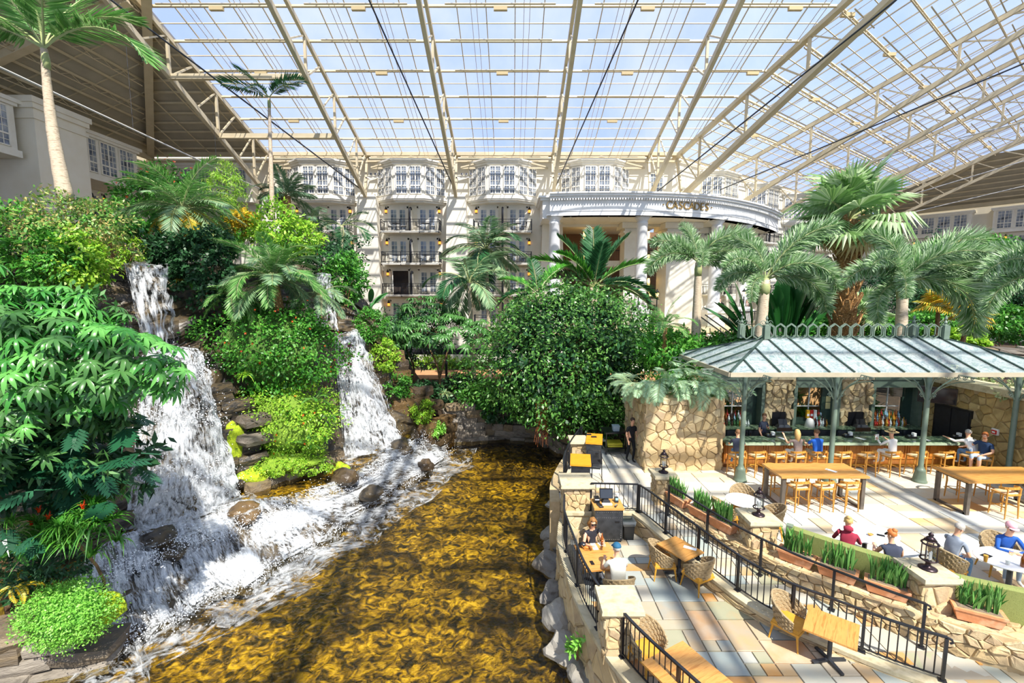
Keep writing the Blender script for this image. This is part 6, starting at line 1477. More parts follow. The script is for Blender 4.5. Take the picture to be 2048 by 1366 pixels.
# cash desk, bin, service stations, cart
m_rivet = M('steel', '#b9bcc0')
def cabinet(name, label, c, w, d, h, rz, mat_top=None):
 t = thing(name, label, 'cabinet', c, rz)
 MB().box((-w/2, -d/2, .05), (w/2, d/2, h-.06)).build('body', m_iron, t); MB().box((-w/2+.03, -d/2+.03, 0), (w/2-.03, d/2-.03, .05)).build('plinth', m_blackplastic, t)
 for i in range(4): y0 = -d/2-.03+(d+.06)*i/4; MB().box((-w/2-.03, y0+.001, h-.06), (w/2+.03, y0+(d+.06)/4-.001, h)).build('top_board', mat_top or m_oak, t)
 dr = MB().box((-w/2+.04, -d/2-.012, .1), (w/2-.04, -d/2, h-.3)).build('door', m_iron, t); MB().box((w/2-.22, -d/2-.03, h-.42), (w/2-.1, -d/2-.01, h-.38)).build('handle', m_blackplastic, dr)
 rm = MB()
 for i in range(14):
  for z in (.1, h-.28, h-.12): rm.cbox((-w/2+.05+(w-.1)*i/13, -d/2-.014, z), (.014, .01, .014))
 for i in range(12):
  for x in (-w/2+.05, w/2-.05): rm.cbox((x, -d/2-.014, .1+(h-.4)*i/11), (.014, .01, .014))
 tag(rm.build('rivets', m_rivet, t), kind='stuff'); return t
pc = gz(1214, 1078, ZL)
cabinet('cash_desk', 'riveted steel cash desk with honey wood top behind the woman', (2.72, 12.42, ZL+.03), .78, .56, 1.02, R_(0))
t = thing('till_monitor', 'black till monitor on the cash desk', 'monitor', (2.7, 12.5, ZL+1.05)); MB().cbox((0, 0, .26), (.38, .04, .28), rx=R_(-15)).build('screen_housing', m_blackplastic, t); MB().cbox((0, -.022, .26), (.34, .01, .24), rx=R_(-15)).build('screen', M('till screen', '#2c313a', '#3a4048', scale=1, rough=.15), t); MB().tbox((0, .03, 0), (.26, .2, .1), (.5, .5)).build('stand', m_blackplastic, t); MB().box((-.14, -.2, 0), (.14, -.1, .025)).build('keyboard', m_white, t)
t = thing('receipt_printer', 'black receipt printer left of the till monitor', 'printer', (2.43, 12.52, ZL+1.05)); MB().tbox((0, 0, 0), (.16, .2, .15), (.9, .8)).build('housing', m_blackplastic, t); MB().box((-.06, -.11, .1), (.06, -.1, .12)).build('paper_slot', m_paper, t)
t = thing('card_terminal', 'card terminal and cups right of the till monitor', 'terminal', (3.0, 12.5, ZL+1.05)); MB().cbox((0, 0, .08), (.1, .06, .16), rx=R_(-25)).build('terminal', m_blackplastic, t); MB().cbox((0, -.035, .1), (.07, .01, .06), rx=R_(-25)).build('display', M('bright display', '#7fc4c8'), t); MB().lathe([(.04, 0), (.05, .2)], c=(.05, .12, 0), n=10).build('cup_stack', m_white, t)
t = thing('black_folder', 'black bill folder lying on the cash desk', 'folder', (2.48, 12.26, ZL+1.05), R_(15)); MB().box((-.06, -.12, 0), (.06, .12, .03)).build('cover', m_blackplastic, t); MB().box((-.058, -.118, .01), (.062, .116, .022)).build('pages', m_paper, t)
t = thing('stapler', 'small black stapler on the front of the cash desk', 'stapler', (2.93, 12.24, ZL+1.05), R_(60)); MB().box((-.08, -.02, 0), (.08, .02, .015)).build('base', m_blackplastic, t); MB().cbox((0, 0, .035), (.15, .03, .025), ry=R_(6)).build('arm', m_rivet, t)
t = thing('waste_bin', 'black waste bin with clear liner beside the cash desk', 'bin', (3.33, 12.4, ZL+.03)); MB().tbox((0, 0, 0), (.26, .26, .5), (1.2, 1.2)).build('bucket', m_blackplastic, t); MB().tbox((0, 0, .42), (.33, .33, .14), (1.12, 1.12)).build('liner', glassy('bin liner', '#c9d2da', gloss=.1, transl=.4, transl_col=(.8, .86, .92)), t)
m_orange = M('orange wood', '#d98a1c', '#e29a2c', '#c87a14', scale=4, rough=.35, stretch=(1, 8, 8))
cabinet('service_station', 'dark service station with orange wood top at the pool side', (2.3, 14.75, 0.03), .62, .95, 1.0, R_(-8), m_orange)
cabinet('service_station', 'farther service station with orange top and open shelves', (3.15, 16.9, 0.03), .55, 1.1, 1.02, R_(-12), m_orange)
t = thing('bus_cart', 'black bussing cart with a grey tub and a yellow crate', 'cart', (4.2, 18.3, 0.03), R_(4))
for z in (.22, .86): MB().box((-.45, -.4, z), (.45, .4, z+.06)).build('shelf', m_blackplastic, t)
for k in range(4): MB().box((-.42+.8*(k % 2), -.37+.7*(k//2), .1), (-.38+.8*(k % 2), -.33+.7*(k//2), .9)).build('upright', m_blackplastic, t); MB().lathe([(.05, 0), (.05, .04)], n=10).build('wheel', m_iron, t, (-.4+.8*(k % 2), -.35+.7*(k//2)+.0, .05), (R_(90), 0, 0))
t = thing('grey_tub', 'small grey plastic tub on top of the bussing cart', 'tub', (4.25, 18.15, .96)); MB().tbox((0, 0, 0), (.24, .24, .2), (1.15, 1.15)).build('tub', M('grey tub', '#9fb0b8', rough=.4), t); MB().tbox((0, 0, .2), (.3, .3, .02), (1, 1)).build('rim', M('grey tub', '#9fb0b8'), t)
t = thing('yellow_crate', 'yellow plastic glass crate on the lower cart shelf', 'crate', (4.2, 18.2, .32)); m_ycr = M('yellow plastic', '#d9cf3a', '#c9bf2e', scale=5, rough=.4)
for z in (0, .09): MB().tbox((0, 0, z), (.6, .5, .07), (1, 1)).build('tier', m_ycr, t)
t = thing('high_folding_chair', 'black metal high chair frame beside the service station', 'chair', (2.95, 15.25, 0.03), R_(80));
for k in range(4): MB().tube([(-.18+.36*(k % 2), -.18+.36*(k//2), 0), (-.15+.3*(k % 2), -.15+.3*(k//2), .95 if k < 2 else .72)], .014, 5).build('leg', m_black, t)
MB().box((-.18, -.18, .7), (.18, .18, .73)).build('seat', m_black, t); MB().box((-.16, -.17, .85), (.16, -.14, .98)).build('backrest', m_black, t)
for i, (x, y) in enumerate(((3.0, 17.3), (3.15, 17.0))): t = thing('order_pad', ['far', 'near'][i]+' black order pad on the orange top of the farther station', 'pad', (x, y, 1.06)); MB().box((-.1, -.06, 0), (.1, .06, .02)).build('cover', m_blackplastic, t); MB().box((-.09, -.05, .02), (.09, .05, .025)).build('page', m_iron, t)
# things on the couple's table and others
m1 = T1[1]
def flat_thing(name, label, cat, p, size, mat, rz=0, mat2=None):
 t = thing(name, label, cat, p, rz); MB().box((-size[0]/2, -size[1]/2, 0), (size[0]/2, size[1]/2, size[2])).build('body', mat, t); MB().box((-size[0]*.4, -size[1]*.38, size[2]), (size[0]*.4, size[1]*.38, size[2]+.002)).build('face', mat2 or mat, t)
flat_thing('menu', 'white menu sheet on the couple\'s table', 'menu', gz(1188, 1092, .302), (.13, .34, .004), m_paper, R_(8))
flat_thing('phone', 'black phone near the man\'s elbow on the couple\'s table', 'phone', gz(1184, 1126, .302), (.08, .15, .01), m_blackplastic, R_(10))
flat_thing('phone', 'black phone beside the handbag on the couple\'s table', 'phone', gz(1177, 1091, .302), (.08, .12, .01), m_blackplastic, R_(60))
flat_thing('napkin', 'white napkin under the beer bottle on the couple\'s table', 'napkin', gz(1203, 1088, .302), (.15, .15, .003), m_paper, R_(20))
flat_thing('menu', 'white menu sheet on the square table between wicker chairs', 'menu', gz(1380, 1096, .302), (.3, .12, .004), m_paper, R_(-32))
o = inst('beer_bottle', bms[0], None, gz(1204, 1089, .306)); tag(o, 'brown beer bottle standing on the napkin before the woman', 'bottle')
t = thing('handbag', 'slouchy black and tan handbag on the couple\'s table', 'bag', gz(1166, 1094, .302))
def blob(c, s, seed, mat, name, parent, n=2):
 bm = bmesh.new(); bmesh.ops.create_icosphere(bm, subdivisions=n, radius=1)
 for v in bm.verts: p = v.co.copy(); k = 1+.25*mnoise.noise(p*1.6+V((seed, 0, 0))); v.co = V((p.x*s[0]*k, p.y*s[1]*k, p.z*s[2]*k))
 me = bpy.data.meshes.new(name); bm.to_mesh(me); bm.free(); me.materials.append(mat); me.shade_smooth(); return inst(name, me, parent, c)
blob((0, 0, .06), (.13, .08, .07), 1, m_blackplastic, 'pouch', t); blob((.08, -.08, .04), (.1, .05, .04), 3, M('tan leather', '#b8742a', rough=.5), 'flap', t); MB().tube(bez([(-.05, -.05, .08), (.05, -.18, .03), (.2, -.12, .02), (.18, .0, .05)], 10), .008, 5).build('strap', M('tan leather', '#b8742a'), t)
# ================================================================ PEOPLE
def skin_mesh(verts, edges, radii, root=0, sub=1):
 me = bpy.data.meshes.new('body_src'); me.from_pydata(verts, edges, []); o = bpy.data.objects.new('body_src', me); COL.objects.link(o)
 md = o.modifiers.new('skin', 'SKIN'); md.use_smooth_shade = True; md.branch_smoothing = .4
 for i, r in enumerate(radii): sv = me.skin_vertices[0].data[i]; sv.radius = r if isinstance(r, tuple) else (r, r); sv.use_root = (i == root); sv.use_loose = False
 sm = o.modifiers.new('sub', 'SUBSURF'); sm.levels = sub; sm.render_levels = sub
 dg = bpy.context.evaluated_depsgraph_get(); out = bpy.data.meshes.new_from_object(o.evaluated_get(dg)); bpy.data.objects.remove(o); bpy.data.meshes.remove(me); return out
def person(label, loc, rz, pose='sit', seat=.75, lean=8, arms=None, shirt=None, pants=None, skin=None, hair=None, hairstyle='short', sleeve='short', legs=None, head_yaw=0, head_pitch=10, shoes=None, extra=None, build_=1.0, shorts=False):
 sk = skin or m_skin; hr = hair; b = build_
 verts = []; rad = []; tags = []; edges = []
 def add(p, r, tg, par=None):
  verts.append(V(p)); rad.append(r); tags.append(tg)
  if par is not None: edges.append((par, len(verts)-1))
  return len(verts)-1
 hz = seat+.10 if pose == 'sit' else .93
 L = R_(lean); up = V((0, math.sin(L), math.cos(L)))
 H = V((0, 0, hz)); hip = add(H, (.155*b, .115*b), 'pants')
 waist = add(H+up*.16, (.14*b, .105*b), 'shirt', hip); chest = add(H+up*.36, (.165*b, .115*b), 'shirt', waist); nk0 = add(H+up*.5, (.09*b, .07*b), 'shirt', chest)
 neck = add(H+up*.57+V((0, .015, 0)), .055, 'skin', nk0)
 hd = H+up*.57; Y = R_(head_yaw); hp = R_(head_pitch); fw = V((-math.sin(Y)*math.cos(hp), math.cos(Y)*math.cos(hp), -math.sin(hp))); hu = V((math.sin(Y)*-math.sin(hp), math.cos(Y)*math.sin(hp), math.cos(hp)))
 jaw = add(hd+V((0, .02, .075))+fw*.025, (.062, .072), 'skin', neck); skull = add(hd+V((0, .02, .075))+hu*.085, (.076, .09), 'skin', jaw); crown = add(hd+V((0, .02, .075))+hu*.14-fw*.005, (.06, .07), 'skin', skull)
 hc = hd+V((0, .02, .075))+hu*.07
 arms = arms or [(.24, .12, -.24), (.2, .36, -.2)]*2
 hands = []
 for s, k in ((-1, 0), (1, 1)):
  sh = H+up*.46+V((s*.165*b, 0, 0)); a = add(sh, .058*b, 'shirt', chest)
  el = H+up*.46+V((s*arms[2*k][0], arms[2*k][1], arms[2*k][2])); e = add(sh.lerp(el, .5), .047*b, 'shirt' if sleeve != 'none' else 'skin', a); e = add(el, .04*b, 'fore' , e)
  wr = H+up*.46+V((s*arms[2*k+1][0], arms[2*k+1][1], arms[2*k+1][2])); w = add(el.lerp(wr, .5), .036*b, 'fore', e); w = add(wr, .026, 'skin', w)
  d = (wr-el).normalized(); sd = d.cross(V((0, 0, 1)));  sd = sd.normalized() if sd.length > .1 else V((1, 0, 0)); pl = add(wr+d*.055, (.036, .02), 'skin', w)
  for f in range(4): o_ = (f-1.5)*.018; q = add(wr+d*.10+sd*o_, .0095, 'skin', pl); add(wr+d*(.145-.008*abs(f-1.3))+sd*o_*1.1+V((0, 0, -.012)), .0085, 'skin', q)
  tq = add(wr+d*.05+sd*(-s*.04), .011, 'skin', w); add(wr+d*.09+sd*(-s*.055), .009, 'skin', tq)
 if legs is None:
  legs = [(.11, .42, .0), (.12, .40, -.42)]*2 if pose == 'sit' else [(.1, .03, -.45), (.1, -.02, -.86)]*2
 feet = []
 for s, k in ((-1, 0), (1, 1)):
  kn = H+V((s*legs[2*k][0], legs[2*k][1], legs[2*k][2])); an = H+V((s*legs[2*k+1][0], legs[2*k+1][1], legs[2*k+1][2]))
  th = H+V((s*.09*b, .03 if pose == 'sit' else 0, -.03)); q = add(th, .092*b, 'pants', hip); q = add(th.lerp(kn, .55), .078*b, 'pants', q); q = add(kn, .06*b, 'pants' if not shorts else 'knee', q); q = add(kn.lerp(an, .45), .054*b, 'calf', q); q = add(an, .038, 'calf', q)
  q = add(an+V((0, .06, -.05)), (.04, .035), 'shoe', q); add(an+V((s*.015, .17, -.055)), (.04, .026), 'shoe', q)
 me = skin_mesh(verts, edges, rad, 0, 1)
 mats = {'shirt': shirt or m_white, 'pants': pants or M('denim', '#5f86b4', '#7499c2', scale=20, rough=.9), 'skin': sk, 'shoe': shoes or m_white}
 for k in ('skin', 'shirt', 'pants', 'shoe'): me.materials.append(mats[k])
 idx = {'skin': 0, 'shirt': 1, 'pants': 2, 'shoe': 3, 'fore': 1 if sleeve == 'long' else 0, 'calf': 0 if shorts else 2, 'knee': 2}
 segs = [(verts[a], verts[c], tags[c], tags[a]) for a, c in edges]
 for p in me.polygons:
  c = p.center; best = None
  for a, c2, tg, tg0 in segs:
   ab = c2-a; tt = max(0, min(1, (c-a).dot(ab)/max(1e-9, ab.length_squared))); dd = (a+ab*tt-c).length
   if best is None or dd < best[0]: best = (dd, tg if tt > .35 else tg0)
  p.material_index = idx[best[1]]
 me.shade_smooth()
 t = thing('person', label, 'person', loc, rz); inst('body', me, t)
 # face
 rgt = fw.cross(hu).normalized()
 f = MB()
 for s in (-1, 1):
  f.lathe([(.0, -.012), (.012, 0), (0, .012)], c=hc+fw*.082+rgt*s*.03+hu*.015, n=6)
 f.build('eyes', m_blackplastic, t)
 nb_ = MB(); q = hc+fw*.085; nb_.add([q+hu*.03, q-hu*.02+rgt*.016, q-hu*.02-rgt*.016, q+fw*.03-hu*.015], [(0, 1, 3), (0, 3, 2), (1, 2, 3), (0, 2, 1)]); nb_.build('nose', sk, t)
 mo = MB(); q = hc+fw*.08-hu*.052; mo.bar(q-rgt*.022, q+rgt*.022, .008, .012); mo.build('mouth', M('lips', '#b5655a'), t)
 er = MB()
 for s in (-1, 1): er.lathe([(0, -.028), (.016, -.01), (.016, .015), (0, .028)], c=hc+rgt*s*.078-fw*.005, n=6)
 er.build('ears', sk, t)
 if hr:
  n_ = 3; bm = bmesh.new(); bmesh.ops.create_icosphere(bm, subdivisions=n_, radius=1); M3 = Matrix((rgt, fw, hu)).transposed()
  for v in list(bm.verts):
   p = v.co.copy(); long_ = hairstyle in ('long', 'curly')
   k = 1+(.16 if hairstyle == 'curly' else .05)*mnoise.noise(p*(5 if hairstyle == 'curly' else 3)+V((seat, lean, 0)))
   q = V((p.x*.088, p.y*.1-.012, p.z*.098+.045))*1.0
   if long_ and p.y < .35 and p.z < .1: q = V((p.x*(.10 if hairstyle == 'long' else .13), min(p.y*.1-.03, .0), -.02+p.z*(.30 if hairstyle == 'long' else .2)))
   v.co = M3 @ (q*k)
  lim = -.25
  dele = [v for v in bm.verts if (M3.transposed() @ v.co).y > .055 and (M3.transposed() @ v.co).z < .075] if True else []
  if hairstyle in ('short', 'bun'): dele += [v for v in bm.verts if (M3.transposed() @ v.co).z < -.01 and v not in dele]
  bmesh.ops.delete(bm, geom=list(set(dele)), context='VERTS')
  me2 = bpy.data.meshes.new('hair'); bm.to_mesh(me2); bm.free(); me2.materials.append(hr); me2.shade_smooth(); inst('hair', me2, t, hc)
  if hairstyle == 'bun': blob(hc+hu*.12-fw*.07, (.05, .05, .05), 2, hr, 'hair_bun', t)
 if extra: extra(t, hc, fw, hu, rgt)
 return t
m_hair_br = M('brown hair', '#6b4a30', '#86603e', scale=40, rough=.7); m_hair_bl = M('blonde hair', '#d3b074', '#c09a58', scale=40, rough=.6); m_hair_gr = M('grey hair', '#b9b2a8', '#98928a', scale=40, rough=.7); m_hair_rd = M('red hair', '#b8622a', '#d08040', scale=40, rough=.6); m_hair_cu = M('curly honey hair', '#7a5228', '#9c6c36', '#5e3e1e', scale=40, rough=.6); m_hair_dk = M('dark hair', '#3a2a20', '#4c382a', scale=40, rough=.7)
denim = M('denim', '#5f86b4', '#7499c2', scale=20, rough=.9)
def sunglasses(t, hc, fw, hu, rg):
 g = MB()
 for s in (-1, 1): g.cbox(hc+fw*.098+rg*s*.035+hu*.015, (.055, .02, .04), rz=math.atan2(-fw.x, fw.y))
 g.bar(hc+fw*.098-rg*.07+hu*.022, hc+fw*.098+rg*.07+hu*.022, .01, .01); g.build('sunglasses', m_blackplastic, t)
def cap(col, brim_back=False):
 def f(t, hc, fw, hu, rg):
  mt = M('cap '+col, col, rough=.8); bm = bmesh.new(); bmesh.ops.create_icosphere(bm, subdivisions=3, radius=1); M3 = Matrix((rg, fw, hu)).transposed()
  for v in bm.verts: v.co = M3 @ V((v.co.x*.098, v.co.y*.112-.005, max(v.co.z, -.05)*.1+.06))
  me = bpy.data.meshes.new('cap'); bm.to_mesh(me); bm.free(); me.materials.append(mt); me.shade_smooth(); c = inst('cap', me, t, hc)
  br = MB(); cc = hu*.055; pts = [cc+fw*(.09+.09*math.cos(a))+rg*.09*math.sin(a) for a in [(-1+2*i/10)*math.pi/2 for i in range(11)]]; br.add(pts+[p-hu*.012 for p in pts], [tuple(range(11)), tuple(reversed(range(11, 22)))]+[(i, 11+i, 12+i, i+1) for i in range(10)]); br.build('brim', mt, c)
 return f
def straw(t, hc, fw, hu, rg):
 mt = M('straw', '#d9bf8a', '#c8aa70', scale=30, rough=.8); c = MB().lathe([(.21, .055), (.2, .05), (.1, .06), (.1, .15), (.08, .18), (.01, .185)], n=20).build('hat', mt, t, hc); MB().lathe([(.103, .065), (.103, .1)], n=20, cap=False).build('hat_band', M('hat band', '#5a4630'), c)
m_tee_navy = M('navy tee', '#22395a', '#2a4468', scale=6, rough=.9); m_polo = M('royal polo', '#1f5fc4', '#2a6cd2', scale=6, rough=.9); m_slate = M('charcoal tee', '#33384a', '#3c4254', scale=6, rough=.9); m_taupe = M('taupe top', '#9a8880', '#8a7870', scale=20, rough=.9); m_maroon = M('maroon hoodie', '#8a2438', '#9a2c42', scale=10, rough=.95); m_greytee = M('grey tee', '#7d8694', '#8a93a0', scale=10, rough=.9); m_blueshirt = M('blue fleece', '#1d4f9c', '#2558a8', scale=10, rough=.95); m_black_cl = M('black cloth', '#15161a', '#1d1f24', scale=8, rough=.95); m_cream_cl = M('cream tee', '#ece9da', '#e2dfcc', scale=8, rough=.9); m_khaki = M('khaki', '#b8a78c', '#a8977c', scale=10, rough=.9); m_white_cl = M('white cloth', '#f2f0ea', '#e8e6e0', scale=8, rough=.9); m_paleblue = M('pale blue shorts', '#a9bcd2', '#9cb0c8', scale=8, rough=.9)
BARARM = [(.26, .16, -.22), (.16, .42, -.16)]*2
SY = 15.72
person('man in a charcoal tee and jeans sitting at the left end of the bar', (STX[0]-.02, SY, 0.03), R_(-20), lean=10, arms=BARARM, shirt=m_slate, pants=denim, hair=m_hair_br)
person('bartender in a charcoal tee standing behind the bar', (10.05, 17.75, 0.03), R_(200), pose='stand', lean=2, arms=[(.24, .05, -.28), (.05, .2, -.18), (.24, .02, -.28), (.22, .15, -.5)], shirt=m_slate, pants=m_black_cl, hair=m_hair_br, head_yaw=-50)
person('blonde woman in a taupe top raising her hand at the bar', (STX[3], SY, 0.03), R_(8), lean=6, arms=[(.3, .12, -.12), (.34, .26, .12), (.26, .16, -.22), (.16, .4, -.16)], shirt=m_taupe, pants=m_white_cl, hair=m_hair_bl, hairstyle='long', head_yaw=-15)
person('man in a bright blue polo shirt at the bar', (STX[4]-.05, SY, 0.03), R_(4), lean=8, arms=BARARM, shirt=m_polo, pants=m_khaki, hair=m_hair_br, head_yaw=20, build_=1.12)
person('person in white with a straw hat reading a menu at the bar', (STX[7], SY, 0.03), R_(10), lean=6, arms=[(.26, .18, -.2), (.2, .4, -.02), (.26, .16, -.2), (.16, .38, -.05)], shirt=m_white_cl, pants=m_white_cl, hair=m_hair_gr, sleeve='long', extra=straw)
person('grey haired man in a white shirt leaning over the bar', (STX[10]+.05, SY, 0.03), R_(2), lean=26, arms=[(.32, .2, -.1), (.5, .34, .0), (.3, .2, -.18), (.3, .42, -.15)], shirt=m_white_cl, pants=denim, hair=m_hair_gr, sleeve='long', build_=1.15, head_yaw=-20)
person('red bearded man in a navy tee and pale shorts beside the stone wall', (16.62, 15.5, 0.03), R_(105), lean=2, arms=[(.3, .1, -.25), (.12, .3, -.38), (.34, .06, -.2), (.45, .26, -.25)], shirt=m_tee_navy, pants=m_paleblue, hair=m_hair_rd, build_=1.12, shorts=True, head_yaw=10, extra=lambda t, hc, fw, hu, rg: blob(hc+fw*.055-hu*.065, (.05, .035, .035), 4, m_hair_rd, 'beard', t))
CB = lambda f: BACK[int(f*(len(BACK)-1))]
q = gz(1700, 1080, .75)
person('woman with a bun in a maroon hoodie on the green bench', (7.78, 10.0, 0.0), R_(-35), seat=.46, lean=8, shirt=m_maroon, pants=denim, hair=m_hair_bl, hairstyle='bun', sleeve='long', arms=[(.26, .14, -.25), (.14, .4, -.2)]*2, extra=lambda t, hc, fw, hu, rg: blob(hc-fw*.08-hu*.13, (.11, .06, .07), 3, m_maroon, 'hood', t))
person('red haired woman in a dark tank top on the green bench', (8.42, 9.5, 0.0), R_(-15), seat=.42, lean=6, shirt=m_slate, pants=m_black_cl, hair=m_hair_rd, hairstyle='bun', sleeve='none', arms=[(.26, .12, -.25), (.16, .38, -.2)]*2, head_yaw=45, extra=sunglasses)
person('man in a grey tee and jeans reaching over the white round table', (9.95, 9.75, 0.03), R_(-75), seat=.45, lean=14, shirt=m_greytee, pants=denim, hair=m_hair_gr, arms=[(.28, .22, -.16), (.28, .5, -.18), (.26, .05, -.28), (.1, .2, -.36)], legs=[(.1, .42, .02), (.05, .68, -.3), (.14, .42, 0), (.14, .4, -.42)], head_yaw=-20, head_pitch=25)
person('man in a blue fleece and pink visor with folded arms at the right edge', (11.4, 10.0, 0.03), R_(160), seat=.45, lean=16, shirt=m_blueshirt, pants=m_paleblue, hair=m_hair_gr, sleeve='long', arms=[(.26, .2, -.22), (-.04, .36, -.22), (.26, .2, -.22), (-.04, .4, -.2)], extra=lambda *a: (cap('#e2a8b0')(*a), sunglasses(*a)))
person('woman with curly hair and sunglasses in a black tank top by the pool', (2.02, 10.95, ZL+.03), R_(186), seat=.46, lean=6, shirt=M('black tank', '#1c1d26', rough=.8), pants=m_black_cl, hair=m_hair_cu, hairstyle='curly', sleeve='none', arms=[(.25, .14, -.24), (.2, .36, -.17), (.25, .14, -.24), (.14, .36, -.17)], extra=sunglasses, head_pitch=14)
person('man in a cream tee and blue cap seen from behind by the pool', (2.38, 9.55, ZL+.03), R_(8), seat=.46, lean=10, shirt=m_cream_cl, pants=m_khaki, hair=m_hair_gr, arms=[(.27, .16, -.24), (.16, .4, -.18)]*2, extra=cap('#1f5878'), build_=1.15)
person('server in black clothes walking past the bussing cart', (4.62, 17.15, 0.03), R_(200), pose='stand', lean=3, shirt=m_black_cl, pants=m_black_cl, hair=m_hair_dk, shoes=m_blackplastic, arms=[(.22, .02, -.28), (.2, .12, -.52), (.22, -.02, -.28), (.2, .08, -.52)], legs=[(.09, .1, -.44), (.09, .02, -.86), (.09, -.02, -.45), (.09, -.14, -.84)], head_pitch=20)
# chair under the two seated at the pool
wicker(2.02, 11.0, ZL, R_(186), 'wicker tub chair under the woman by the pool'); wicker(2.38, 9.5, ZL, R_(8), 'wicker tub chair under the man in the blue cap'); wicker(11.4, 10.05, 0, R_(160), 'wicker tub chair under the man with the pink visor')
# drinks at the right table
t = thing('water_cup', 'clear plastic cup of water on the right white table', 'cup', (10.62, 9.18, .8)); MB().lathe([(.035, 0), (.045, .15)], n=12, cap=False).build('cup', m_clearglass, t); MB().lathe([(.034, .01), (.04, .09)], n=12).build('ice', m_white, t)
o = inst('beer_bottle', bms[0], None, (10.85, 9.1, .8)); tag(o, 'brown beer bottle on the right white table', 'bottle')
t = thing('beer_glass', 'glass of amber beer held over the right white table', 'glass', (10.25, 9.28, .8)); MB().lathe([(.03, 0), (.042, .14)], n=12).build('beer', M('beer', '#e0a040', rough=.1), t); MB().lathe([(.033, 0), (.045, .16)], n=12, cap=False).build('tumbler', m_clearglass, t)
flat_thing('phone', 'dark phone on the white table of the green bench', 'phone', (8.85, 10.35, .795), (.08, .15, .01), m_blackplastic, R_(60))
flat_thing('tablet', 'dark tablet lying on the right white table', 'tablet', (10.5, 9.5, .795), (.2, .14, .01), m_blackplastic, R_(20))
t = thing('snack_bowl', 'small amber snack bowl on the white table of the green bench', 'bowl', (8.6, 10.35, .795)); MB().lathe([(.03, 0), (.06, .04)], n=12, cap=False).build('bowl', M('amber bowl', '#c98a3a', rough=.3), t); MB().lathe([(.03, .01), (.05, .03), (.01, .04)], n=12).build('snack', M('snack', '#d8a24a', '#b8803a', scale=60), t)
flat_thing('menu', 'white menu held by the person in the straw hat', 'menu', (STX[7]-.25, 16.15, 1.22), (.14, .02, .22), m_paper, R_(10))
# ================================================================ PLANTS
import numpy as np
nrg = np.random.default_rng(11)
def quads_mesh(name, v, mat, faces=None):
 n = len(v)//4; me = bpy.data.meshes.new(name); me.vertices.add(len(v)); me.vertices.foreach_set('co', v.astype(np.float32).ravel())
 me.loops.add(n*4); me.loops.foreach_set('vertex_index', np.arange(n*4, dtype=np.int32)); me.polygons.add(n); me.polygons.foreach_set('loop_start', np.arange(0, n*4, 4, dtype=np.int32)); me.polygons.foreach_set('loop_total', np.full(n, 4, dtype=np.int32))
 me.materials.append(mat); me.update(calc_edges=True); return me
def unit(a): return a/np.maximum(1e-9, np.linalg.norm(a, axis=1, keepdims=True))
def leaves(P, D, Nn, L, W, fold=.0):
 """diamond leaves: base P, direction D, normal Nn, length L, width W"""
 S = unit(np.cross(D, Nn)); L = L[:, None]; W = W[:, None]
 a = P; b = P + D*L*.45 + S*W/2 + Nn*W*fold; c = P + D*L; d = P + D*L*.45 - S*W/2 + Nn*W*fold
 return np.stack([a, b, c, d], 1).reshape(-1, 3)
def cloud(n, radii, seed, shell=.55, lump=.25, top=False, tuft=16):
 """points and outward normals in a lumpy ellipsoid, gathered into tufts"""
 r = np.random.default_rng(seed); k = max(8, n//tuft); d = unit(r.normal(size=(k, 3)))
 if top: d[:, 2] = np.abs(d[:, 2])
 ph = r.uniform(0, 6.28, (5, 3)); fr = r.uniform(1.5, 4.5, (5, 3))
 l = sum(np.sin(d[:, 0]*fr[j, 0]+ph[j, 0])*np.sin(d[:, 1]*fr[j, 1]+ph[j, 1])*np.sin(d[:, 2]*fr[j, 2]+ph[j, 2]) for j in range(5))
 rad = (shell+(1-shell)*r.random(k)**.5)*(1+lump*l*.9)*np.where(r.random(k) < .12, r.uniform(1.0, 1.22, k), 1); R = np.array(radii); c = d*rad[:, None]*R; N0 = unit(d/R)
 if tuft <= 1: return c, N0
 i = r.integers(0, k, n); s = min(radii)*(.10+.5/math.sqrt(k)); return c[i]+r.normal(size=(n, 3))*s*np.array([1, 1, .75]), unit(N0[i]+r.normal(size=(n, 3))*.3)
def bush_mesh(name, n, radii, L, W, mat, seed, shell=.55, lump=.25, droop=.35, top=False):
 r = np.random.default_rng(seed+99); P, N0 = cloud(n, radii, seed, shell, lump, top)
 D = unit(N0*.55 + r.normal(size=(n, 3))*.6 + np.array([0, 0, -droop])); Nn = unit(N0 + r.normal(size=(n, 3))*.45 + np.array([0, 0, .5])); Nn = unit(Nn - D*np.sum(Nn*D, 1, keepdims=True))
 return quads_mesh(name, leaves(P, D, Nn, L*r.uniform(.6, 1.25, n), W*r.uniform(.7, 1.2, n), .12), mat)
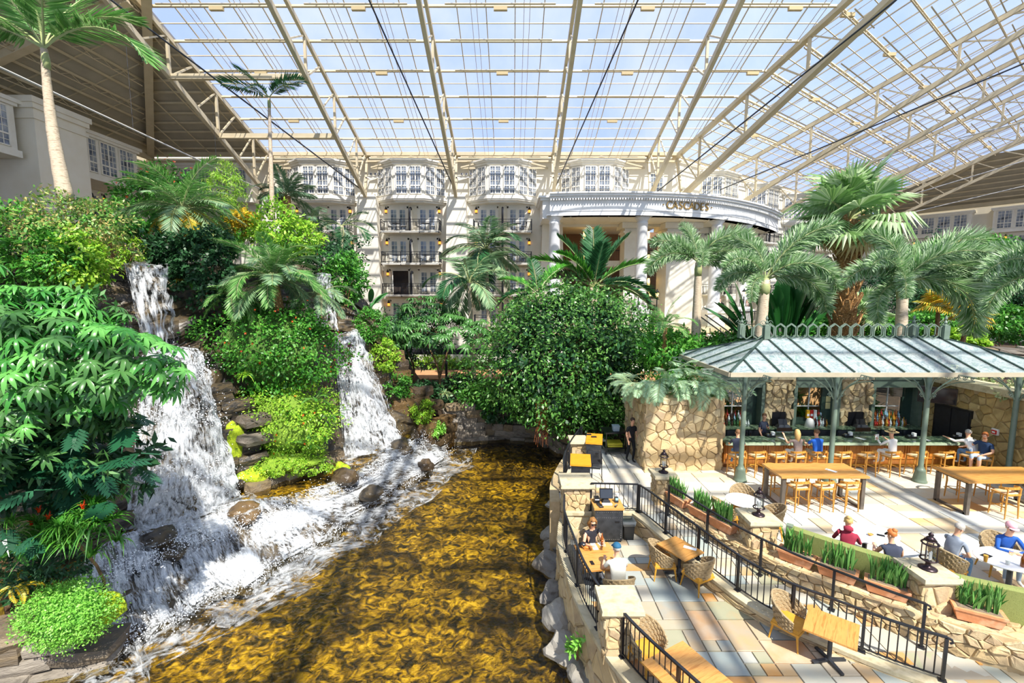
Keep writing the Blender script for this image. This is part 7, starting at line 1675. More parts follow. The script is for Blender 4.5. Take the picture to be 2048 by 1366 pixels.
def bush(name, label, c, radii, n, L, W, mat, seed=0, cat='shrub', stems=3, shell=.55, lump=.25, droop=.35, top=False, ground=None, group=None, flowers=None, core=None):
 c = V(c); g = ground if ground is not None else c.z-radii[2]; t = thing(name, label, cat, (c.x, c.y, g), 0, group); off = V((0, 0, c.z-g))
 o = tag(inst('foliage', bush_mesh('foliage', n, radii, L, W, mat, seed, shell, lump, droop, top), t, off), kind='stuff')
 if core: blob(off, [q*.76 for q in radii], seed, M('leaf litter '+core[0], *core, scale=9, rough=.9, bump=.8, bscale=25), 'turf_body', t, 3)
 rn = random.Random(seed)
 for k in range(stems):
  a = rn.uniform(0, 6.28); e = off+V((math.cos(a)*radii[0]*.5, math.sin(a)*radii[1]*.5, radii[2]*rn.uniform(-.1, .4))); MB().tube(bez([(math.cos(a)*.05, math.sin(a)*.05, 0), e*.5+V((0, 0, .1*radii[2])), e], 6), [.05*max(.5, radii[2]*.5)*(1-.12*i) for i in range(7)], 5).build('stem', m_bark, t)
 if flowers:
  m_, nn, s_ = flowers; P, N0 = cloud(nn, [q*1.05 for q in radii], seed+5, .96, lump, top, 1); D = unit(N0+nrg.normal(size=(nn, 3))*.3); Nx = unit(np.cross(D, nrg.normal(size=(nn, 3))))
  v = np.concatenate([leaves(P, unit(D*.4+Nx*math.cos(a)+np.cross(D, Nx)*math.sin(a)), D, np.full(nn, s_), np.full(nn, s_*.6), .2) for a in (0, 1.57, 3.14, 4.71)]); tag(inst('blossoms', quads_mesh('blossoms', v, m_), t, off), kind='stuff')
 return t
# ---------------------------------------------------------------- fronds
def pinnate(name, L, arc, nl, ll, lw, mat, plum=0, vee=.5, droop=.4, seed=0, stem=.018, stem_mat=None, bare=.14, taper=.55):
 """feather frond along +x, arching down by arc radians over its length"""
 r = random.Random(seed); pts = []; p = V((0, 0, 0)); K = 16; a = 0
 for i in range(K+1):
  pts.append(p.copy()); a = -arc*(i/K)**1.2; p = p + V((math.cos(a), 0, math.sin(a)))*L/K
 A = [];
 P = []; D = []; Nn = []; LL = []; WW = []
 for i in range(nl):
  f = bare+(1-bare)*(i+.5)/nl; q, d = along(pts, L*f*.995); u = V((0, 1, 0)).cross(d)*-1
  if u.z < 0 and d.x > 0: u = -u
  prof = (math.sin(math.pi*min(1, (f-bare)/(1-bare)*.85+.12)))**taper
  k = (-1, 1) if not plum else [None]*plum
  for s in k:
   if plum: th = r.uniform(0, 6.28); sd = V((0, 1, 0))*math.cos(th)+u*math.sin(th); dd = (d*r.uniform(.35, .8)+sd+V((0, 0, -droop*.5))).normalized(); nn_ = sd.cross(dd)
   else: dd = (d*(.45+.5*f)+V((0, s, 0))+u*vee*r.uniform(.6, 1.2)+V((0, 0, -droop*r.uniform(.5, 1.3)))).normalized(); nn_ = (u+V((0, -s*vee, 0))).normalized()
   nn_ = (nn_-dd*nn_.dot(dd)); nn_ = nn_.normalized() if nn_.length > 1e-4 else V((0, 0, 1))
   P.append(q); D.append(dd); Nn.append(nn_); LL.append(ll*prof*r.uniform(.85, 1.1)); WW.append(lw*r.uniform(.85, 1.15))
 v = leaves(np.array(P), np.array(D), np.array(Nn), np.array(LL), np.array(WW), .15)
 mb = MB(); mb.tube(pts[::2], [stem*(1-.8*i/8) for i in range(9)], 4); n0 = len(v)
 vs = [tuple(q) for q in v]; fs = [(4*i, 4*i+1, 4*i+2, 4*i+3) for i in range(n0//4)]
 me = bpy.data.meshes.new(name); me.from_pydata(vs+mb.v, [], fs+[tuple(q+n0 for q in f) for f in mb.f]); me.materials.append(mat); me.materials.append(stem_mat or m_frond_stem)
 mi = np.zeros(len(me.polygons), dtype=np.int32); mi[len(fs):] = 1; me.polygons.foreach_set('material_index', mi); me.update(); return me
def fanfrond(name, pet, rad, nseg, mat, spread=300, droop=.25, seed=0, stem=.02):
 r = random.Random(seed); mb = MB(); c = V((pet, 0, 0)); vs = []; fs = []
 for i in range(nseg):
  a = R_(-spread/2+spread*(i+.5)/nseg); w = R_(spread/nseg)*.62; l = rad*(.75+.25*math.cos(a*.5))*r.uniform(.9, 1.05)
  d = V((math.cos(a), math.sin(a), 0)); s = V((-math.sin(a), math.cos(a), 0)); m_ = c+d*l*.6+V((0, 0, .06*rad-.05*l)); n0 = len(vs)
  vs += [c, m_+s*l*.6*math.tan(w)*.9, m_+V((0, 0, .05*rad)), m_-s*l*.6*math.tan(w)*.9, c+d*l+V((0, 0, -droop*l))]
  fs += [(n0, n0+1, n0+2), (n0, n0+2, n0+3), (n0+1, n0+4, n0+2), (n0+2, n0+4, n0+3)]
 mb.tube([(0, 0, 0), (pet*.5, 0, .04), (pet, 0, 0)], stem, 4); k = len(vs)
 me = bpy.data.meshes.new(name); me.from_pydata([tuple(q) for q in vs]+mb.v, [], fs+[tuple(q+k for q in f) for f in mb.f]); me.materials.append(mat); me.materials.append(m_frond_stem)
 mi = np.zeros(len(me.polygons), dtype=np.int32); mi[len(fs):] = 1; me.polygons.foreach_set('material_index', mi); me.update(); return me
def paddle(name, pet, L, W, mat, fold=.15, bend=.3):
 vs = []; fs = []; K = 8
 for i in range(K+1):
  f = i/K; w = W*math.sin(math.pi*min(.97, f*.92+.06))**.6; x = pet+L*f; z = -bend*L*f*f; vs += [(x, -w/2, z+fold*w), (x, 0, z), (x, w/2, z+fold*w)]
 for i in range(K): a = 3*i; fs += [(a, a+1, a+4, a+3), (a+1, a+2, a+5, a+4)]
 mb = MB().tube([(0, 0, 0), (pet, 0, 0), (pet+L*.5, 0, -bend*L*.25)], .02, 4); k = len(vs)
 me = bpy.data.meshes.new(name); me.from_pydata(vs+mb.v, [], fs+[tuple(q+k for q in f) for f in mb.f]); me.materials.append(mat); me.shade_smooth(); return me
def strap(name, n, L, w, mat, seed, spread=1.0, up=.9):
 """tuft of arching straps"""
 r = random.Random(seed); mb = MB()
 for _ in range(n):
  az = r.uniform(0, 6.28); d = V((math.cos(az), math.sin(az), 0)); s = V((-math.sin(az), math.cos(az), 0)); l = L*r.uniform(.6, 1.1); e = r.uniform(.3, 1)*spread; K = 4; vs = []
  for i in range(K+1): f = i/K; c = d*l*f*e*.8+V((0, 0, l*(up*f-1.15*e*f*f))); wd = w*(1-f**2)*.5+.001; vs += [c-s*wd, c+s*wd]
  mb.add(vs, [(2*i, 2*i+1, 2*i+3, 2*i+2) for i in range(K)])
 return mb.mesh(name, mat)
def palm(name, label, base, top, r0, r1, fronds, trunk_mat=None, cat='palm', rings=True, shaft=None, boots=False, seed=0, bend=.0):
 """fronds: list of (mesh, azimuth deg, elevation deg, scale[, roll])"""
 base = V(base); top = V(top); t = thing(name, label, cat, base); Tp = top-base; h = Tp.length; rn = random.Random(seed); K = max(8, int(h/.35))
 pts = [V((0, 0, 0)).lerp(Tp, i/K)+V((bend*math.sin(math.pi*i/K), 0, 0)) for i in range(K+1)]; rs = [(r0+(r1-r0)*(i/K)**.8)*(1.06 if rings and i % 2 else 1) for i in range(K+1)]
 MB().tube(pts, rs, 10).build('trunk', trunk_mat or m_trunk, t, smooth=True)
 if shaft: d = Tp.normalized(); MB().tube([Tp-d*shaft, Tp-d*shaft*.5, Tp+d*.1], [r1*1.15, r1*1.3, r1*.7], 8).build('crownshaft', m_frond_stem, t, smooth=True)
 if boots:
  bm_ = MB().tbox((0, 0, 0), (.16, .05, .3), (.35, .5)).mesh('leaf_base', m_trunk2)
  for i in range(boots):
   f = .05+.93*i/boots; a = i*2.4; q = pts[min(K, int(f*K))]; rr = rs[min(K, int(f*K))]; o = inst('leaf_base', bm_, t, q+V((math.cos(a)*rr*.92, math.sin(a)*rr*.92, 0)), (R_(-25), 0, a-math.pi/2)); s = rn.uniform(.8, 1.3)*r0/.3; o.scale = (s, s, s)
 for fr in fronds:
  me, az, el, sc = fr[:4]; roll = fr[4] if len(fr) > 4 else rn.uniform(-.25, .25)
  o = inst('frond', me, t, Tp+V((0, 0, .02)), (roll, -R_(el), R_(az))); o.scale = (sc, sc, sc)
 return t
def spread(meshes, n, e0, e1, s0, s1, seed, a0=0, a1=360):
 rn = random.Random(seed); out = []
 for i in range(n): out.append((rn.choice(meshes), a0+(a1-a0)*(i+rn.uniform(.2, .8))/n*1.0 if False else a0+((i*137.5+rn.uniform(-15, 15)) % (a1-a0)), e0+(e1-e0)*i/max(1, n-1)+rn.uniform(-6, 6), rn.uniform(s0, s1)))
 return out
F = {}
F['coco'] = [pinnate('frond', 1, a, 64, .33, .024, m_l_palm, seed=i, droop=.55, vee=.3, stem=.012) for i, a in enumerate((.7, 1.2, 1.7))]
F['slim'] = [pinnate('frond', 1, a, 34, .42, .030, m_l_palmdark, seed=i+5, droop=.35, vee=.35, stem=.012) for i, a in enumerate((.6, 1.1, 1.5))]
F['date'] = [pinnate('frond', 1, a, 56, .26, .016, m_l_palmgrey, seed=i+9, droop=.5, vee=.2, stem=.01) for i, a in enumerate((1.0, 1.5, 2.0))]
F['datey'] = [pinnate('frond', 1, a, 56, .26, .018, m_l_orange, seed=i+9, droop=.5, vee=.2, stem=.01) for i, a in enumerate((1.6, 2.1))]
F['green'] = [pinnate('frond', 1, a, 52, .28, .018, m_l_palm, seed=i+13, droop=.5, vee=.2, stem=.01) for i, a in enumerate((1.0, 1.5, 2.0))]
F['kentia'] = [pinnate('frond', 1, a, 36, .36, .034, m_l_palmdark if i == 2 else m_l_palmgrey, seed=i+20, droop=.8, vee=.1, stem=.012) for i, a in enumerate((1.0, 1.5, 1.9))]
F['broad'] = [pinnate('frond', 1, a, 44, .30, .040, m_l_palmdark if i != 1 else m_l_mid, seed=i+30, droop=.18, vee=.5, stem=.014, taper=.4) for i, a in enumerate((.5, .9, 1.3))]
F['fox'] = [pinnate('frond', 1, a, 60, .20, .017, m_l_fox, plum=10, seed=i+40, droop=.3, stem=.014, bare=.12, taper=.35) for i, a in enumerate((1.0, 1.5, 2.0))]
F['fan'] = [fanfrond('frond', .55, .52, 26, m_l_fan, 300, d, i) for i, d in enumerate((.1, .3, .5))]
F['fand'] = [fanfrond('frond', .5, .5, 22, M('dry fan leaf', '#c9ae76', '#b8965a', '#d8c494', src='island', lo=0, hi=1, rough=.8, trans=.2), 280, .6, 7)]
F['gold'] = [fanfrond('frond', .45, .55, 22, m_l_goldfan, 280, d, i+3) for i, d in enumerate((.2, .45))]
F['fern'] = [pinnate('frond', 1, a, 44, .30, .015, m_l_fern, seed=i+60, droop=.5, vee=.3, stem=.012, bare=.2) for i, a in enumerate((1.0, 1.5, 1.9))]
F['sword'] = [pinnate('frond', 1, a, 40, .13, .024, m_l_mid, seed=i+70, droop=.2, vee=.2, stem=.008) for i, a in enumerate((.9, 1.4))]
F['paddle'] = [paddle('leaf_blade', .6, .9, .3, m_l_banana), paddle('leaf_blade', .5, 1.0, .34, m_l_banana, bend=.15)]
# --- left foreground umbrella tree (schefflera): each rosette of leaflets is a part
def rosette_mesh(name, n, L, W, mat, droop, seed, simple=False):
 r = random.Random(seed); mb = MB()
 for i in range(n):
  a = 2*math.pi*i/n+r.uniform(-.12, .12); d = V((math.cos(a), math.sin(a), 0)); s = V((-d.y, d.x, 0)); l = L*r.uniform(.8, 1.1); vs = []; K = 4 if not simple else 2
  for k in range(K+1):
   f = k/K; c = d*(.06*L+l*f*(1-.25*f*droop))+V((0, 0, .12*L-droop*l*f*f*.8)); w = W*math.sin(math.pi*min(.98, f*.9+.07))**.8*.5; vs += [c-s*w+V((0, 0, w*.3)), c, c+s*w+V((0, 0, w*.3))]
  for k in range(K): b = 3*k; mb.add([], []);
  mb.add(vs, [q for k in range(K) for q in ((3*k, 3*k+1, 3*k+4, 3*k+3), (3*k+1, 3*k+2, 3*k+5, 3*k+4))])
 mb.tube([(0, 0, -.5*L), (0, 0, .1*L)], .012, 4)
 me = mb.mesh(name, mat); me.shade_smooth(); return me
def umbrella_tree(label, c, radii, n, L, mat, seed, ground, trunk, shell=.8, extra=0, mat2=None, facing=True, cat='tree', lump=.3, more=0):
 c = V(c); t = thing('umbrella_tree', label, cat, (c.x, c.y, ground)); off = c-V((c.x, c.y, ground)); ms = [rosette_mesh('rosette', 10, L, L*.23, mat, d, i+seed) for i, d in enumerate((.45, .7, .95))]
 P, N0 = cloud(n*4, radii, seed, shell, lump, tuft=1); rn = random.Random(seed); k = 0
 for p, nn in zip(P, N0):
  if k >= n: break
  if facing and (nn[1] > .35 or nn[2] < -.45): continue
  if k >= n: break
  up = V(nn)*.6+V((0, 0, .8)); q = up.to_track_quat('Z', 'Y'); o = inst('rosette', ms[k % 3], t, off+V(p)); o.rotation_euler = (q.to_matrix().to_4x4() @ Matrix.Rotation(rn.uniform(0, 6.28), 4, 'Z')).to_euler(); s = rn.uniform(.75, 1.25); o.scale = (s, s, s); k += 1
 if more:
  r2 = random.Random(seed+8); src = [(np.array([v.co for v in m.vertices]), [tuple(p.vertices) for p in m.polygons]) for m in ms]; P, N0 = cloud(more, [q*.94 for q in radii], seed+21, shell*.9, lump, tuft=1); VV = []; FF = []; c0 = 0
  for j, (p, nn) in enumerate(zip(P, N0)):
   q = (V(nn)*.6+V((0, 0, .8))).to_track_quat('Z', 'Y').to_matrix() @ Matrix.Rotation(r2.uniform(0, 6.28), 3, 'Z'); vv, ff = src[j % 3]; w = vv @ np.array(q).T*r2.uniform(.75, 1.2)+p; VV.append(w); FF += [tuple(a+c0 for a in f) for f in ff]; c0 += len(w)
  me = bpy.data.meshes.new('rosettes_beyond'); me.from_pydata(np.concatenate(VV).tolist(), [], FF); me.materials.append(mat2 or mat); me.shade_smooth(); tag(inst('rosettes_beyond', me, t, off), kind='stuff')
 if extra:
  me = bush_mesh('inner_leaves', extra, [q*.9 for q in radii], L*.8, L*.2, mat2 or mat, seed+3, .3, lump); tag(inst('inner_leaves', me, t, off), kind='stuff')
 for j, pts in enumerate(trunk):
  rr = .09*max(1, L*2)
  MB().tube(bez([V(q)-V((c.x, c.y, ground)) for q in pts], 10), [rr*(1-.06*i) for i in range(11)], 7).build('branch', m_bark, t, smooth=True)
 return t
uc = gy(70, 745, 8.6)
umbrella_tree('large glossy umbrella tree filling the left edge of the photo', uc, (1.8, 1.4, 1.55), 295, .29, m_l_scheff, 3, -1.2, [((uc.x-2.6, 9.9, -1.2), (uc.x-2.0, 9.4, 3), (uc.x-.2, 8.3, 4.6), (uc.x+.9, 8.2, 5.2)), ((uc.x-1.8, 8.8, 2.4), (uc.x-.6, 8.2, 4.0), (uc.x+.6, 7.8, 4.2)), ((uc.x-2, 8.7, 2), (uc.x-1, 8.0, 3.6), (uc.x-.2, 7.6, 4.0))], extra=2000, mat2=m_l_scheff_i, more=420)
# dark philodendron below it
phm = MB()
def lobed(name, L, mat):
 vs = []; fs = []; n = 7; mb = MB()
 for s in (-1, 1):
  for i in range(n): f = (i+.5)/n; c = V((L*f*.9, 0, 0)); d = V((.55+.3*f, s*.9, 0)).normalized(); l = L*.5*(1-.5*abs(f-.4)); w = L*.055; pn_ = V((-d.y, d.x, 0)); mb.add([c-pn_*w*.6, c+d*l*.6-pn_*w+V((0, 0, -.02)), c+d*l+V((0, 0, -.12*l)), c+d*l*.6+pn_*w+V((0, 0, -.02)), c+pn_*w*.6], [(0, 1, 2, 3, 4)])
 mb.add([(0, 0, 0), (L*.5, -.06*L, .01), (L*1.15, 0, -.06), (L*.5, .06*L, .01)], [(0, 1, 2, 3)]); mb.tube([(-.4*L, 0, -.12), (0, 0, 0)], .012, 4); return mb.mesh(name, mat)
m_l_phil = M('philodendron leaf', '#1c4a34', '#285c3c', '#163e2c', '#3a7050', src='object', lo=0, hi=1, rough=.3, trans=.2)
lob = [lobed('lobed_leaf', .5, m_l_phil), lobed('lobed_leaf', .4, m_l_phil)]
pc_ = gy(105, 905, 8.6); t = thing('philodendron', 'dark split leaf philodendron under the umbrella tree', 'plant', (pc_.x, pc_.y, -1.2)); rn = random.Random(8)
for i in range(110):
 a = rn.uniform(0, 6.28); p = V((pc_.x+rn.gauss(0, .75), 8.5+rn.gauss(0, .5), pc_.z+rn.gauss(0, .55)))-V((pc_.x, pc_.y, -1.2)); o = inst('lobed_leaf', lob[i % 2], t, p, (rn.uniform(-.3, .3), R_(rn.uniform(-10, 45)), rn.uniform(math.pi, 2.2*math.pi))); s = rn.uniform(.8, 1.4); o.scale = (s, s, s)
for i in range(1): MB().tube(bez([(rn.uniform(-.9, 0), 1.0, 0), (rn.uniform(-.5, .3), .9, 1.4), (rn.uniform(-.8, .6), .4, 2.6)], 6), .03, 5).build('stem', m_bark, t)
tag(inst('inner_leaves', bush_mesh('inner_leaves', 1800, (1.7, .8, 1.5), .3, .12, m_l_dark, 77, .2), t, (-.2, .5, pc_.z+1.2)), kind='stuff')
# --- shrubs of the left bank
bush('flowering_shrub', 'pale green and peach shrub at the upper left before the tall palm', gy(130, 455, 14.5), (1.8, 1.2, 1.0), 5200, .14, .06, m_l_mixed, 1, lump=.4)
bush('green_shrub', 'bushy green shrub at the left edge below the iron balcony', gy(30, 490, 14), (1.4, 1.1, 1.1), 2600, .2, .085, m_l_mid, 2)
bush('trailing_vine', 'lime green vine hanging left of the thin upper fall', gy(152, 525, 13.6), (.95, .6, .85), 2600, .15, .08, m_l_lime, 3, cat='vine')
bush('trailing_vine', 'mid green vine spilling below the pale shrub', gy(95, 520, 13.4), (1.0, .6, .7), 2000, .17, .08, m_l_mid, 4, cat='vine')
bush('dry_grass', 'brown dry fern hanging beside the lip of the upper fall', gy(208, 490, 15.5), (.3, .3, .7), 700, .22, .03, M('dry straw', '#b58a5e', '#96704a', '#c9a478', src='island', lo=0, hi=1, rough=.9), 5, cat='grass', stems=1, droop=1.2)
bush('dark_ivy', 'dark ivy wall between the upper fall and the feathery palm', gy(402, 530, 16.4), (1.15, .5, 1.35), 4200, .17, .1, m_l_dark, 6, cat='ivy')
bush('dark_shrub', 'dark shrub right behind the lip of the upper fall', gy(338, 500, 16.9), (.7, .5, .6), 2000, .2, .09, m_l_dark, 7)
bush('green_shrub', 'soft green fern shrub above the lip of the upper fall', gy(255, 500, 17), (1.0, .5, .4), 1500, .16, .05, m_l_lime, 8)
bush('orange_flower_shrub', 'blue green shrub with orange blossoms below the hip beam', gy(318, 385, 23), (1.7, 1.2, 1.2), 3000, .24, .1, m_l_mid, 9, flowers=(m_l_red, 40, .09))
bush('wispy_conifer', 'wispy yellow green conifer left of the back left windows', gy(455, 385, 25), (.9, .8, 1.3), 3200, .26, .03, m_l_lime, 10, cat='tree', droop=.8)
bush('yellow_croton', 'yellow leaved croton beside the lime shrub', gy(486, 442, 19.5), (.6, .5, .5), 800, .2, .09, m_l_yellow, 11)
bush('lime_shrub', 'bright lime shrub under the slim tall palm', gy(560, 462, 19.5), (1.35, .9, .95), 3200, .2, .09, m_l_lime, 12)
bush('green_shrub', 'dark shrub between the feathery palm and the hotel balconies', gy(640, 505, 24), (2.0, 1.0, 1.0), 2600, .22, .1, m_l_dark, 13)
bush('green_shrub', 'ivy covered shrub right of the high trickle', gy(690, 560, 23), (1.1, .8, 1.3), 3000, .2, .09, m_l_mid, 14)
bush('green_shrub', 'green shrub behind the date palm trunk', gy(420, 470, 21), (1.6, .8, .9), 2400, .2, .09, m_l_mid, 15)
bush('green_shrub', 'low dark shrub at the foot of the tall left palm', gy(215, 440, 18.5), (1.8, 1, .8), 2200, .22, .09, m_l_mid, 16)
bush('green_shrub', 'low orange dotted shrub above the feathery palm', gy(590, 500, 20.5), (1.1, .6, .5), 1600, .17, .08, m_l_mid, 17, flowers=(m_l_red, 30, .07))
# banana leaves
def clump(label, c, n, sc, mesh, seed, e0=35, e1=85, name='banana_plant', cat='plant', a0=0, a1=360, mat=None, stemh=0):
 t = thing(name, label, cat, c); rn = random.Random(seed)
 for i in range(n):
  o = inst('leaf', rn.choice(mesh), t, (rn.uniform(-.1, .1)*sc, rn.uniform(-.1, .1)*sc, stemh*rn.uniform(.3, 1)), (rn.uniform(-.5, .5), -R_(e0+(e1-e0)*rn.random()), R_(a0+(a1-a0)*((i*.618) % 1)))); s = sc*rn.uniform(.8, 1.2); o.scale = (s, s, s)
 if stemh: MB().tube([(0, 0, 0), (0, 0, stemh)], .08, 6).build('stem', m_bark, t)
 return t
clump('dark banana leaves between the vine and the date palm', gy(278, 490, 18.5), 9, 1.0, F['paddle'], 1, 20, 75)
clump('upright traveller palm leaves beside the hotel pier', gy(712, 600, 27), 8, 2.1, F['paddle'], 2, 60, 95, a0=150, a1=200)
clump('low banana leaves below the traveller palm', gy(735, 625, 26), 7, 1.1, F['paddle'], 3, 25, 70)
# --- palms of the left bank
b, tp = gy(132, 400, 17.5), gy(88, 98, 17.5); tp.x -= .0
palm('tall_palm', 'tall grey palm rising past the left wing windows', b, tp, .26, .10, [(F['coco'][0], 172, 42, 4.0), (F['coco'][1], 200, 30, 3.8), (F['coco'][0], 60, 72, 3.8), (F['coco'][1], 320, 58, 3.6), (F['coco'][2], -6, 32, 4.6), (F['coco'][1], 140, 70, 3.8), (F['coco'][0], 250, 62, 3.6), (F['coco'][1], 30, 60, 3.6)], shaft=.7, bend=-.12, seed=1)
b, tp = gy(545, 440, 29), gy(538, 196, 29)
palm('slim_palm', 'slim tall palm with few dark fronds before the left glass bay', b, tp, .16, .08, [(F['slim'][0], 178, 30, 2.9), (F['slim'][0], 165, 55, 2.8), (F['slim'][1], 5, 50, 2.5), (F['slim'][2], 340, 40, 2.2), (F['slim'][1], 40, 60, 2.2), (F['slim'][2], 250, 30, 1.8)], shaft=.6, seed=2)
c = gy(364, 418, 17.8); palm('date_palm', 'date palm with yellowing lower fronds above the waterfalls', c-V((.2, 0, 1.6)), c, .2, .16, spread(F['green'], 14, 80, 20, 2.0, 2.5, 3)+spread(F['date'], 14, 40, -5, 2.0, 2.5, 2)+spread(F['datey'], 9, -5, -30, 1.6, 2.0, 4), trunk_mat=m_trunk2, seed=3)
c = gy(548, 560, 17.3); palm('feathery_palm', 'wide feathery palm on top of the flowering mound', c-V((0, -.3, 1.2)), c, .18, .14, spread(F['green'], 24, 85, 5, 1.9, 2.5, 5)+spread(F['date'], 18, 70, -20, 1.9, 2.4, 6), trunk_mat=m_trunk2, seed=4)
c = gy(465, 590, 16.4); palm('feathery_palm', 'smaller feathery palm drooping left of the mound top', c-V((0, -.2, .8)), c, .1, .08, spread(F['green'], 14, 50, -20, 1.1, 1.5, 7), seed=5)
c = gy(640, 590, 18.4); palm('feathery_palm', 'pale feathery palm hanging before the high trickle', c-V((0, -.3, 1)), c, .12, .1, spread(F['date'], 14, 60, -15, 1.3, 1.8, 8), seed=6)
c = gy(572, 392, 33); palm('phoenix_palm', 'bushy palm with a brown trunk below the first bay window', c-V((.1, 0, 2.6)), c, .35, .3, spread(F['kentia'], 18, 80, 0, 1.9, 2.5, 9), trunk_mat=m_trunk2, seed=7)
c = gy(620, 440, 34); palm('phoenix_palm', 'grey green palm hiding the first hotel balcony', c-V((0, 0, 3)), c, .2, .15, spread(F['date'], 16, 70, -10, 1.9, 2.4, 10), seed=8)
c = gy(684, 452, 30); palm('drooping_palm', 'palm with drooping dark fronds before the second pier', c-V((.2, 0, 4)), c, .12, .1, [(F['slim'][2], 10, 30, 2.2), (F['slim'][2], 340, 10, 2.3), (F['slim'][1], 30, 55, 1.9), (F['slim'][1], 170, 35, 1.6), (F['slim'][2], 300, -20, 2.2), (F['slim'][2], 200, 20, 1.5)], seed=9)
# --- the mound between the falls
mc = gy(535, 695, 17.4)
bush('flowering_mound', 'dense flowering creeper covering the mound between the waterfalls', mc, (2.6, 1.5, 1.75), 12000, .14, .085, m_l_mid, 21, core=('#3a5a22', '#54762c'), cat='creeper', shell=.82, lump=.18, stems=0, flowers=(m_l_red, 110, .05), ground=-.4)
mc2 = gy(566, 845, 16.9)
bush('lime_creeper', 'lime green creeper on the lower mound above the basin', mc2, (2.0, 1.1, 1.5), 9000, .12, .06, m_l_lime, 22, core=('#5c7c22', '#7a982e'), cat='creeper', shell=.8, lump=.2, stems=0, flowers=(m_l_red, 26, .06), ground=-.4)
bush('moss_cushion', 'flat green moss cushion at the waterline of the mound', gy(570, 925, 16.3), (1.6, .7, .4), 5000, .07, .05, m_l_lime, 23, core=('#6c8c22', '#86a42e'), cat='moss', shell=.85, stems=0, ground=-.45)
boulder('moss_rock', 'rounded rock covered in bright moss left of the mound foot', gy(500, 955, 15.7), (.5, .4, .55), m_moss, 5, 'moss'); boulder('moss_rock', 'bright moss tongue on the cascade lip below the mound', gy(685, 940, 17.2), (.25, .3, .4), m_moss, 6, 'moss')
boulder('moss_rock', 'long moss bank left side of the lower mound', gy(470, 880, 15.6), (.25, .3, 1.0), m_moss, 7, 'moss')
stg = strap('strap_tuft', 26, .5, .045, m_l_lime, 3); bro = strap('strap_tuft', 22, .55, .05, m_l_mid, 4, up=1.1); red = strap('bloom', 8, .2, .04, m_l_red, 5, .6, 1.2)
def tuft(label, c, mesh, s, cat='plant', bloom=None, name='bromeliad', rz=0):
 t = thing(name, label, cat, c); o = inst('leaf_tuft', mesh, t); o.scale = (s, s, s); o.rotation_euler = (0, 0, rz); o2 = inst('leaf_tuft', mesh, t, (0, 0, .05)); o2.scale = (s*.7,)*3; o2.rotation_euler = (0, 0, rz+1)
 if bloom: q = inst('bloom', red, t, (0, 0, .2*s)); q.scale = (s*bloom,)*3
tuft('staghorn fern tuft in the middle of the flowering mound', gy(490, 755, 15.9), stg, 1.2, name='staghorn_fern')
tuft('bromeliad with a red bloom beside the staghorn tuft', gy(520, 738, 15.9), bro, .7, bloom=1.2)
tuft('spiky bromeliad hanging right of the thin upper fall', gy(358, 565, 16.6), strap('strap_tuft', 40, .7, .06, m_l_yellow, 9), 1.0)
tuft('spiky dark bromeliad right of its yellow neighbour near the upper fall', gy(385, 580, 16.4), bro, 1.0)
for i, (px, py, lab) in enumerate(((478, 890, 'red bromeliad low on the left of the mound'), (505, 930, 'striped bromeliad at the moss cushion'), (548, 915, 'pale striped bromeliad in the middle of the moss cushion'), (575, 830, 'red bromeliad on the ledge stones'), (605, 860, 'orange bromeliad right on the lower mound'), (650, 880, 'green bromeliad near the narrow waterfall'))): tuft(lab, gy(px, py, 16.0), bro if i % 2 else stg, .55, bloom=.9)
for i, (px, py, yy) in enumerate(((630, 800, 16.6), (665, 830, 17.2), (620, 890, 16.2))):
 clump(['sword fern on the right side of the mound', 'sword fern beside the narrow waterfall', 'sword fern low on the right of the mound'][i], gy(px, py, yy), 14, .6, F['sword'], 30+i, 0, 70, name='sword_fern', cat='fern')
# right of the narrow fall
for i, (px, py, yy, rx, rz_, mt, lab) in enumerate(((740, 650, 21.8, .7, .8, m_l_mid, 'ivy at the head of the narrow waterfall'), (768, 712, 22.0, .6, .9, m_l_lime, 'lime ivy halfway down the ochre stone edge'), (795, 775, 22.4, .6, .8, m_l_mid, 'green ivy above the mossy bank'), (835, 825, 23.0, .75, .5, m_l_lime, 'lime moss bank sloping to the pool'), (868, 858, 23.5, .5, .35, m_l_bright, 'bright creeping plants at the pool corner'))):
 bush('bank_ivy', lab, gy(px, py, yy), (rx, .6, rz_), 2200, .14, .07, mt, 50+i, cat='ivy', stems=1, shell=.7)
bush('trailing_vine', 'purple leaved vine over the head of the narrow waterfall', gy(692, 712, 19.6), (.25, .2, .6), 160, .16, .08, m_l_purple, 60, cat='vine', stems=1, droop=.8)
# --- lower left corner
gc = gy(138, 1225, 8.9)
bush('groundcover_mound', 'fresh green groundcover cushion at the water edge, lower left', gc, (.82, .6, .62), 9000, .055, .034, m_l_bright, 71, core=('#4c8a28', '#66a438'), cat='groundcover', shell=.88, lump=.1, stems=0, droop=.15, ground=-1.6)
boulder('moss_rock', 'mossy rock edge right of the groundcover cushion', gy(212, 1215, 9.2), (.2, .3, .5), m_moss, 9, 'moss')
sc_ = gy(135, 1060, 8.5); t = thing('strap_fern', 'drooping strap leaved fern with small blooms, lower left', 'fern', (sc_.x, sc_.y, -.9)); sm_ = [strap('strap_tuft', 34, .75, .04, m_l_mid, 12+i, 1.0, .8) for i in range(3)]; rn = random.Random(4)
for i in range(40): o = inst('leaf_tuft', sm_[i % 3], t, V((rn.gauss(0, .42), rn.gauss(0, .25), sc_.z+.9+rn.gauss(0, .22))), (rn.uniform(-.5, .1), rn.uniform(-.3, .3), rn.uniform(0, 6.28))); o.scale = (rn.uniform(.7, 1.2),)*3
